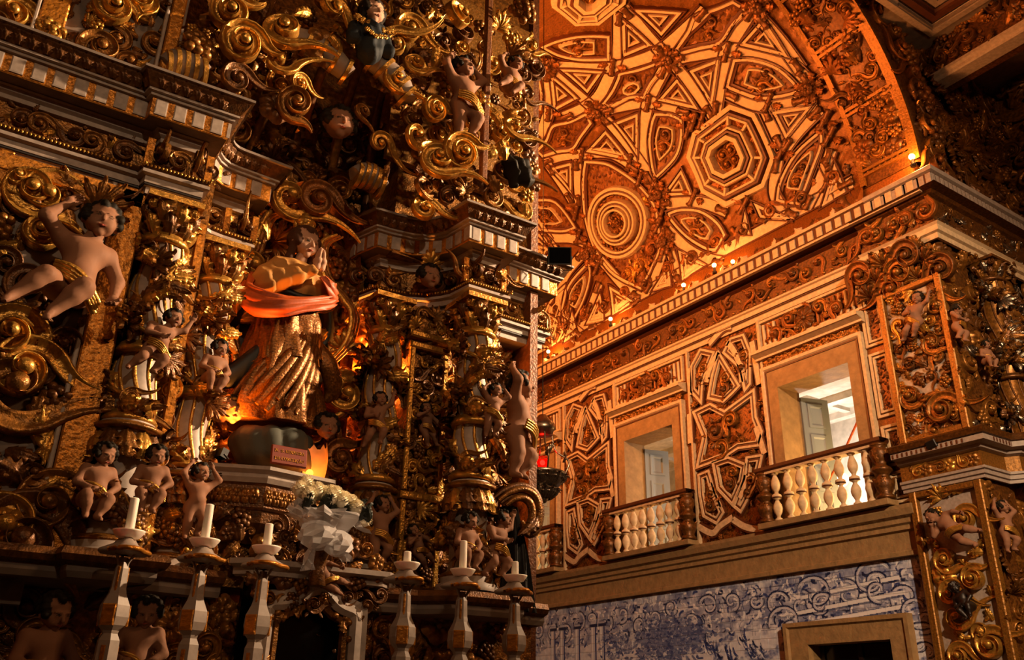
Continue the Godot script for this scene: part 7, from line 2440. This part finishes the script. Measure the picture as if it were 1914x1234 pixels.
func sanctuary_lamp() -> void:
	var p := Vector3(7.476, 5.154, -10.500)
	var o := thing("sanctuary_lamp", "silver hanging lamp with glowing red glass at the altar's edge", "hanging lamp", "", p)
	var mb := MB.new()
	mb.lathe(v2([0.0, -0.62, 0.05, -0.6, 0.1, -0.54, 0.05, -0.5, 0.06, -0.46, 0.2, -0.4, 0.3, -0.3, 0.34, -0.2, 0.36, -0.17, 0.33, -0.15, 0.2, -0.2, 0.1, -0.12, 0.06, -0.1, 0.0, -0.1]), 24)
	part(o, "bowl", mb, M.silver)
	for k in 28:
		var a := TAU * k / 14.0
		part(o, "bowl_leaf", P.leaf_curled, M.silver, Transform3D(Basis.from_euler(Vector3(0, PI / 2 - a, 0)) * Basis.from_euler(Vector3(0.5, 0, 0)) * Basis.from_scale(Vector3.ONE * 0.22), Vector3(cos(a + k * 0.01) * (0.24 if k < 14 else 0.12), -0.34 if k < 14 else -0.55, sin(a + k * 0.01) * (0.24 if k < 14 else 0.12))))
	mb = MB.new()
	mb.lathe(v2([0.0, -0.09, 0.06, -0.09, 0.085, 0.0, 0.1, 0.08, 0.095, 0.08, 0.078, 0.0, 0.05, -0.07, 0.0, -0.07]), 18)
	part(o, "red_glass", mb, M.red_glass)
	bulb(o, Vector3(0, 0.0, 0), 0.04, Color(1.0, 0.1, 0.06), 30.0, 0.5)
	mb = MB.new()
	mb.lathe(v2([0.0, 0.75, 0.06, 0.74, 0.1, 0.68, 0.18, 0.6, 0.2, 0.52, 0.17, 0.5, 0.15, 0.42, 0.06, 0.4, 0.0, 0.4]), 20)
	part(o, "canopy", mb, M.silver)
	for k in 4:
		var a := TAU * k / 4.0 + 0.4
		mb = MB.new()
		mb.tube(spline3(PackedVector3Array([Vector3(cos(a) * 0.34, -0.16, sin(a) * 0.34), Vector3(cos(a) * 0.4, 0.05, sin(a) * 0.4), Vector3(cos(a) * 0.2, 0.2, sin(a) * 0.2), Vector3(cos(a) * 0.14, 0.45, sin(a) * 0.14)]), 6), [0.016, 0.014], 6)
		part(o, "arm", mb, M.silver)
		part(o, "arm_leaf", P.leaf_bent, M.silver, Transform3D(Basis.from_euler(Vector3(0, PI / 2 - a, 0)) * Basis.from_scale(Vector3.ONE * 0.2), Vector3(cos(a) * 0.33, 0.02, sin(a) * 0.33)))
	mb = MB.new()
	mb.tube(PackedVector3Array([Vector3(0, 0.74, 0), Vector3(0, 9.0, 0)]), [0.008, 0.008], 6)
	part(o, "chain", mb, M.dark_wood)

# carved folds pressed into a smooth form
func wrinkle(mb: MB, a: float) -> void:
	for k in mb.v.size():
		var q := mb.v[k]
		mb.v[k] = q + Vector3(a * 0.6, 0, a) * sin(q.x * 48.0 + q.y * 22.0 + sin(q.y * 20.0)) + Vector3(0, a * 0.5, a * 0.6) * sin(q.y * 40.0 - q.x * 25.0)

# a rippled band of cloth along a curve; wide holds its half widths; it bulges outward and closes behind
func cloth(mb: MB, pts: PackedVector3Array, wide: Array, n: int, ripple: float) -> void:
	var rows := []
	for j in pts.size():
		var q := float(j) / (pts.size() - 1) * (wide.size() - 1)
		var w := lerpf(wide[int(q)], wide[mini(int(q) + 1, wide.size() - 1)], q - int(q))
		var d := (pts[mini(j + 1, pts.size() - 1)] - pts[maxi(j - 1, 0)]).normalized()
		var out := Vector3(pts[j].x - 0.05, 0, pts[j].z + 0.05).normalized()
		var side := d.cross(out).normalized()
		var row := PackedVector3Array()
		for i in n * 2:
			var s := (i if i < n else 2 * n - 1 - i) / (n - 1.0) * 2.0 - 1.0
			var h := 0.035 * (1.0 - s * s) + ripple * sin(s * 8.0 + j * 0.22) * (0.5 + 0.5 * absf(s)) + ripple * 0.6 * sin(s * 15.0 - j * 0.15)
			row.append(pts[j] + side * (s * w) + out * (h if i < n else h - 0.012))
		rows.append(row)
	mb.grid(rows, true)

# ---------------------------------------------------------------- the crowned statue
func statue() -> void:
	var o := thing("statue", "carved crowned lady praying, gilded robes and orange sash, in the niche", "statue", "", Vector3(2.467, 4.044, -7.680))
	o.transform = Transform3D(Basis.from_euler(Vector3(0, 0.12, 0.05)) * Basis.from_scale(Vector3.ONE * 1.1), o.position)
	# robe: stacked rings with deep diagonal folds
	var ring_at := [[0.0, 0.0, 0.40, 0.28], [0.12, 0.0, 0.40, 0.28], [0.4, 0.01, 0.36, 0.27], [0.7, 0.03, 0.31, 0.25], [0.95, 0.05, 0.28, 0.22], [1.12, 0.07, 0.22, 0.17], [1.2, 0.08, 0.19, 0.15]]
	var rows := []
	for j in 44:
		var y := 1.2 * j / 43.0
		var k := 0
		while k < ring_at.size() - 2 and ring_at[k + 1][0] < y:
			k += 1
		var a: Array = ring_at[k]
		var b: Array = ring_at[k + 1]
		var t := clampf((y - a[0]) / (b[0] - a[0]), 0.0, 1.0)
		var cx := lerpf(a[1], b[1], t)
		var rx := lerpf(a[2], b[2], t)
		var rz := lerpf(a[3], b[3], t)
		var row := PackedVector3Array()
		for i in 64:
			var th := TAU * i / 64.0
			var amp := lerpf(0.24, 0.07, y / 1.2)
			var f := 1.0 + amp * (0.55 * sin(5.0 * th + y * 4.5 + 0.6 * sin(y * 3.0)) + 0.35 * sin(11.0 * th - y * 6.0) + 0.22 * sin(17.0 * th + y * 9.0))
			row.append(Vector3(cx + cos(th) * rx * f, y, sin(th) * rz * f))
		rows.append(row)
	var mb := MB.new()
	mb.grid(rows, true)
	mb.fan(rows[0], Vector3(0, 0.02, 0))
	part(o, "robe", mb, M.brocade)
	# heavy folds falling from the hip to the lower left
	for k in 9:
		var f := PackedVector3Array()
		for i in 7:
			var t := i / 6.0
			var th := lerpf(0.6 + 0.12 * k, 1.5 + 0.2 * k, t)
			var y := lerpf(1.06 - 0.03 * k, 0.05 + 0.05 * (k % 3), t)
			var rr := lerpf(0.25, 0.41, t)
			f.append(Vector3(0.06 * (1.0 - t) + cos(th) * rr, y, sin(th) * rr * 0.76))
		mb = MB.new()
		mb.tube(spline3(f, 4), [0.015, 0.035, 0.05, 0.045, 0.02], 8, 0.8)
		part(o, "robe_fold", mb, M.brocade)
	# overskirt swept up to the hip
	rows = []
	for j in 22:
		var t := j / 21.0
		var row := PackedVector3Array()
		for i in 40:
			var th := PI * (1.15 - 1.3 * i / 39.0)
			var low := 0.42 + 0.26 * i / 39.0
			var y := lerpf(1.1, low, t)
			var r := 1.06 + 0.06 * sin(th * 9.0 + t * 7.0) + 0.04 * sin(th * 17.0)
			row.append(Vector3(0.05 - 0.03 * t + cos(th) * lerpf(0.22, 0.345, t) * r, y, sin(th) * lerpf(0.17, 0.265, t) * r))
		rows.append(row)
	mb = MB.new()
	mb.grid(rows)
	part(o, "overskirt", mb, M.brocade)
	# bodice, sleeves: one smooth form
	var tan_c := Color(0.42, 0.2, 0.055)
	mb = MB.new()
	sdf(mb, [
		[Vector3(0.08, 1.16, 0), Vector3(0.09, 1.36, 0.02), 0.16, 0.17, 0.06, tan_c],
		[Vector3(-0.04, 1.44, 0.0), Vector3(0.2, 1.45, 0.0), 0.11, 0.1, 0.06, tan_c],
		[Vector3(-0.08, 1.45, 0.0), Vector3(-0.2, 1.26, 0.06), 0.1, 0.13, 0.05, tan_c],
		[Vector3(-0.2, 1.26, 0.06), Vector3(-0.02, 1.3, 0.2), 0.125, 0.075, 0.05, tan_c],
		[Vector3(-0.02, 1.3, 0.2), Vector3(0.12, 1.38, 0.27), 0.07, 0.05, 0.04, tan_c],
		[Vector3(0.24, 1.44, 0.0), Vector3(0.34, 1.2, 0.08), 0.09, 0.1, 0.05, tan_c],
		[Vector3(0.34, 1.2, 0.08), Vector3(0.24, 1.3, 0.22), 0.09, 0.05, 0.05, tan_c]], 0.017)
	for k in mb.v.size():
		var q := mb.v[k]
		mb.v[k] = q + Vector3(0.006, 0.0, 0.012) * sin(q.x * 42.0 + q.y * 30.0) + Vector3(0, 0.006, 0.007) * sin(q.y * 55.0 - q.x * 25.0)
	part(o, "bodice", mb, M.figure)
	# dark belt
	mb = MB.new()
	var belt := PackedVector3Array()
	for i in 25:
		var th := TAU * i / 24.0
		belt.append(Vector3(0.08 + cos(th) * 0.185, 1.17 + 0.02 * sin(th * 3.0), 0.0 + sin(th) * 0.155))
	mb.tube(belt, [0.035, 0.035], 8)
	part(o, "belt", mb, M.cloak)
	# orange sash: a rippled cloth swept across the hips, flying out to the left
	for q in [
		[PackedVector3Array([Vector3(0.4, 1.32, 0.06), Vector3(0.36, 1.18, 0.2), Vector3(0.2, 1.08, 0.29), Vector3(0.02, 1.01, 0.32), Vector3(-0.16, 0.96, 0.3), Vector3(-0.32, 0.99, 0.18), Vector3(-0.4, 1.1, 0.07), Vector3(-0.34, 1.26, 0.02), Vector3(-0.3, 1.34, -0.03)]), [0.05, 0.07, 0.065, 0.075, 0.1, 0.12, 0.1, 0.06, 0.02]],
		[PackedVector3Array([Vector3(0.2, 1.34, 0.26), Vector3(0.28, 1.26, 0.28), Vector3(0.37, 1.24, 0.2), Vector3(0.41, 1.32, 0.08)]), [0.04, 0.08, 0.1, 0.05]]]:
		mb = MB.new()
		cloth(mb, spline3(q[0], 6), q[1], 12, 0.02)
		part(o, "sash", mb, M.sash)
	# dark cloak billowing behind
	rows = []
	for j in 18:
		var t := j / 17.0
		var row := PackedVector3Array()
		for i in 26:
			var s := i / 25.0
			var wdt := lerpf(0.2, 0.52, sin(t * 2.6) * 0.9 + 0.1)
			row.append(Vector3(0.1 + (s - 0.5) * 2.0 * wdt - 0.1 * t + 0.05 * sin(t * 6.0), 1.5 - t * 1.35, -0.14 - 0.1 * sin(s * PI) + 0.05 * sin(s * 21.0 + t * 4.0) + 0.12 * absf(s - 0.5)))
		rows.append(row)
	mb = MB.new()
	mb.grid(rows)
	part(o, "cloak", mb, M.cloak)
	# flying ends of the robe
	for q in [[PackedVector3Array([Vector3(0.25, 0.85, 0.05), Vector3(0.42, 0.62, 0.08), Vector3(0.5, 0.42, 0.05), Vector3(0.44, 0.3, 0.03)]), [0.05, 0.1, 0.09, 0.02], 0], [PackedVector3Array([Vector3(-0.2, 0.6, 0.1), Vector3(-0.42, 0.35, 0.06), Vector3(-0.62, 0.25, 0.02)]), [0.08, 0.1, 0.02], 1], [PackedVector3Array([Vector3(-0.3, 1.5, -0.1), Vector3(-0.42, 1.36, 0.0), Vector3(-0.36, 1.22, 0.04)]), [0.04, 0.09, 0.03], 0]]:
		mb = MB.new()
		mb.tube(spline3(q[0], 6), q[1], 12, 0.55)
		part(o, "robe_end", mb, M.brocade if q[2] == 0 else M.cloak)
	# head with long hair, praying hands
	mb = MB.new()
	var hd := Vector3(0.13, 1.72, 0.05)
	sdf(mb, head_prims(hd, Vector3(0.22, -0.22, 1), 0.122, PALE_SKIN, BROWN_HAIR, true), 0.0075)
	sdf(mb, [[hd - Vector3(0, 0.08, 0.01), Vector3(0.1, 1.5, 0.02), 0.048, 0.06, 0.02, PALE_SKIN]], 0.011)
	for s in [-1.0, 1.0]:
		sdf(mb, hand_prims(Vector3(0.175 + s * 0.022, 1.42, 0.27), Vector3(0.0, 1.0, 0.08), Vector3(-s, 0, 0), 1.5, PALE_SKIN, 1.0 if s < 0.0 else -1.0, 0.12), 0.006)
	part(o, "head_and_hands", mb, M.figure)
	# crown
	mb = MB.new()
	mb.lathe(v2([0.07, 0.0, 0.085, 0.01, 0.085, 0.03, 0.075, 0.035, 0.08, 0.05, 0.1, 0.08, 0.09, 0.1, 0.05, 0.13, 0.06, 0.14, 0.03, 0.16, 0.035, 0.18, 0.0, 0.2]), 18, hd + Vector3(-0.005, 0.132, -0.01))
	part(o, "crown", mb, M.gold)
	for k in 8:
		var a := TAU * k / 8.0
		part(o, "crown_leaf", P.leaf, M.gold, Transform3D(Basis.from_euler(Vector3(0, PI / 2 - a, 0)) * Basis.from_scale(Vector3(0.07, 0.09, 0.09)), hd + Vector3(-0.01 + cos(a) * 0.08, 0.14, -0.02 + sin(a) * 0.08)))
	# cloud under the feet
	var cl := thing("cloud_base", "grey green carved cloud under the statue's robe", "cloud", "", o.position - Vector3(0, 0.02, 0))
	var pr := []
	for k in 13:
		var a := k * 2.39996
		var c := Vector3(cos(a) * 0.27, -0.1 - 0.12 * fmod(k * 0.37, 1.0), sin(a) * 0.17)
		pr.append([c, c + Vector3(0.03, -0.1, 0.02), 0.12, 0.09, 0.012, Color(0.085, 0.09, 0.072)])
	pr.append([Vector3(-0.12, -0.2, 0), Vector3(0.12, -0.2, 0), 0.2, 0.2, 0.05, Color(0.085, 0.09, 0.072)])
	mb = MB.new()
	sdf(mb, pr, 0.024)
	part(cl, "cloud", mb, M.figure)
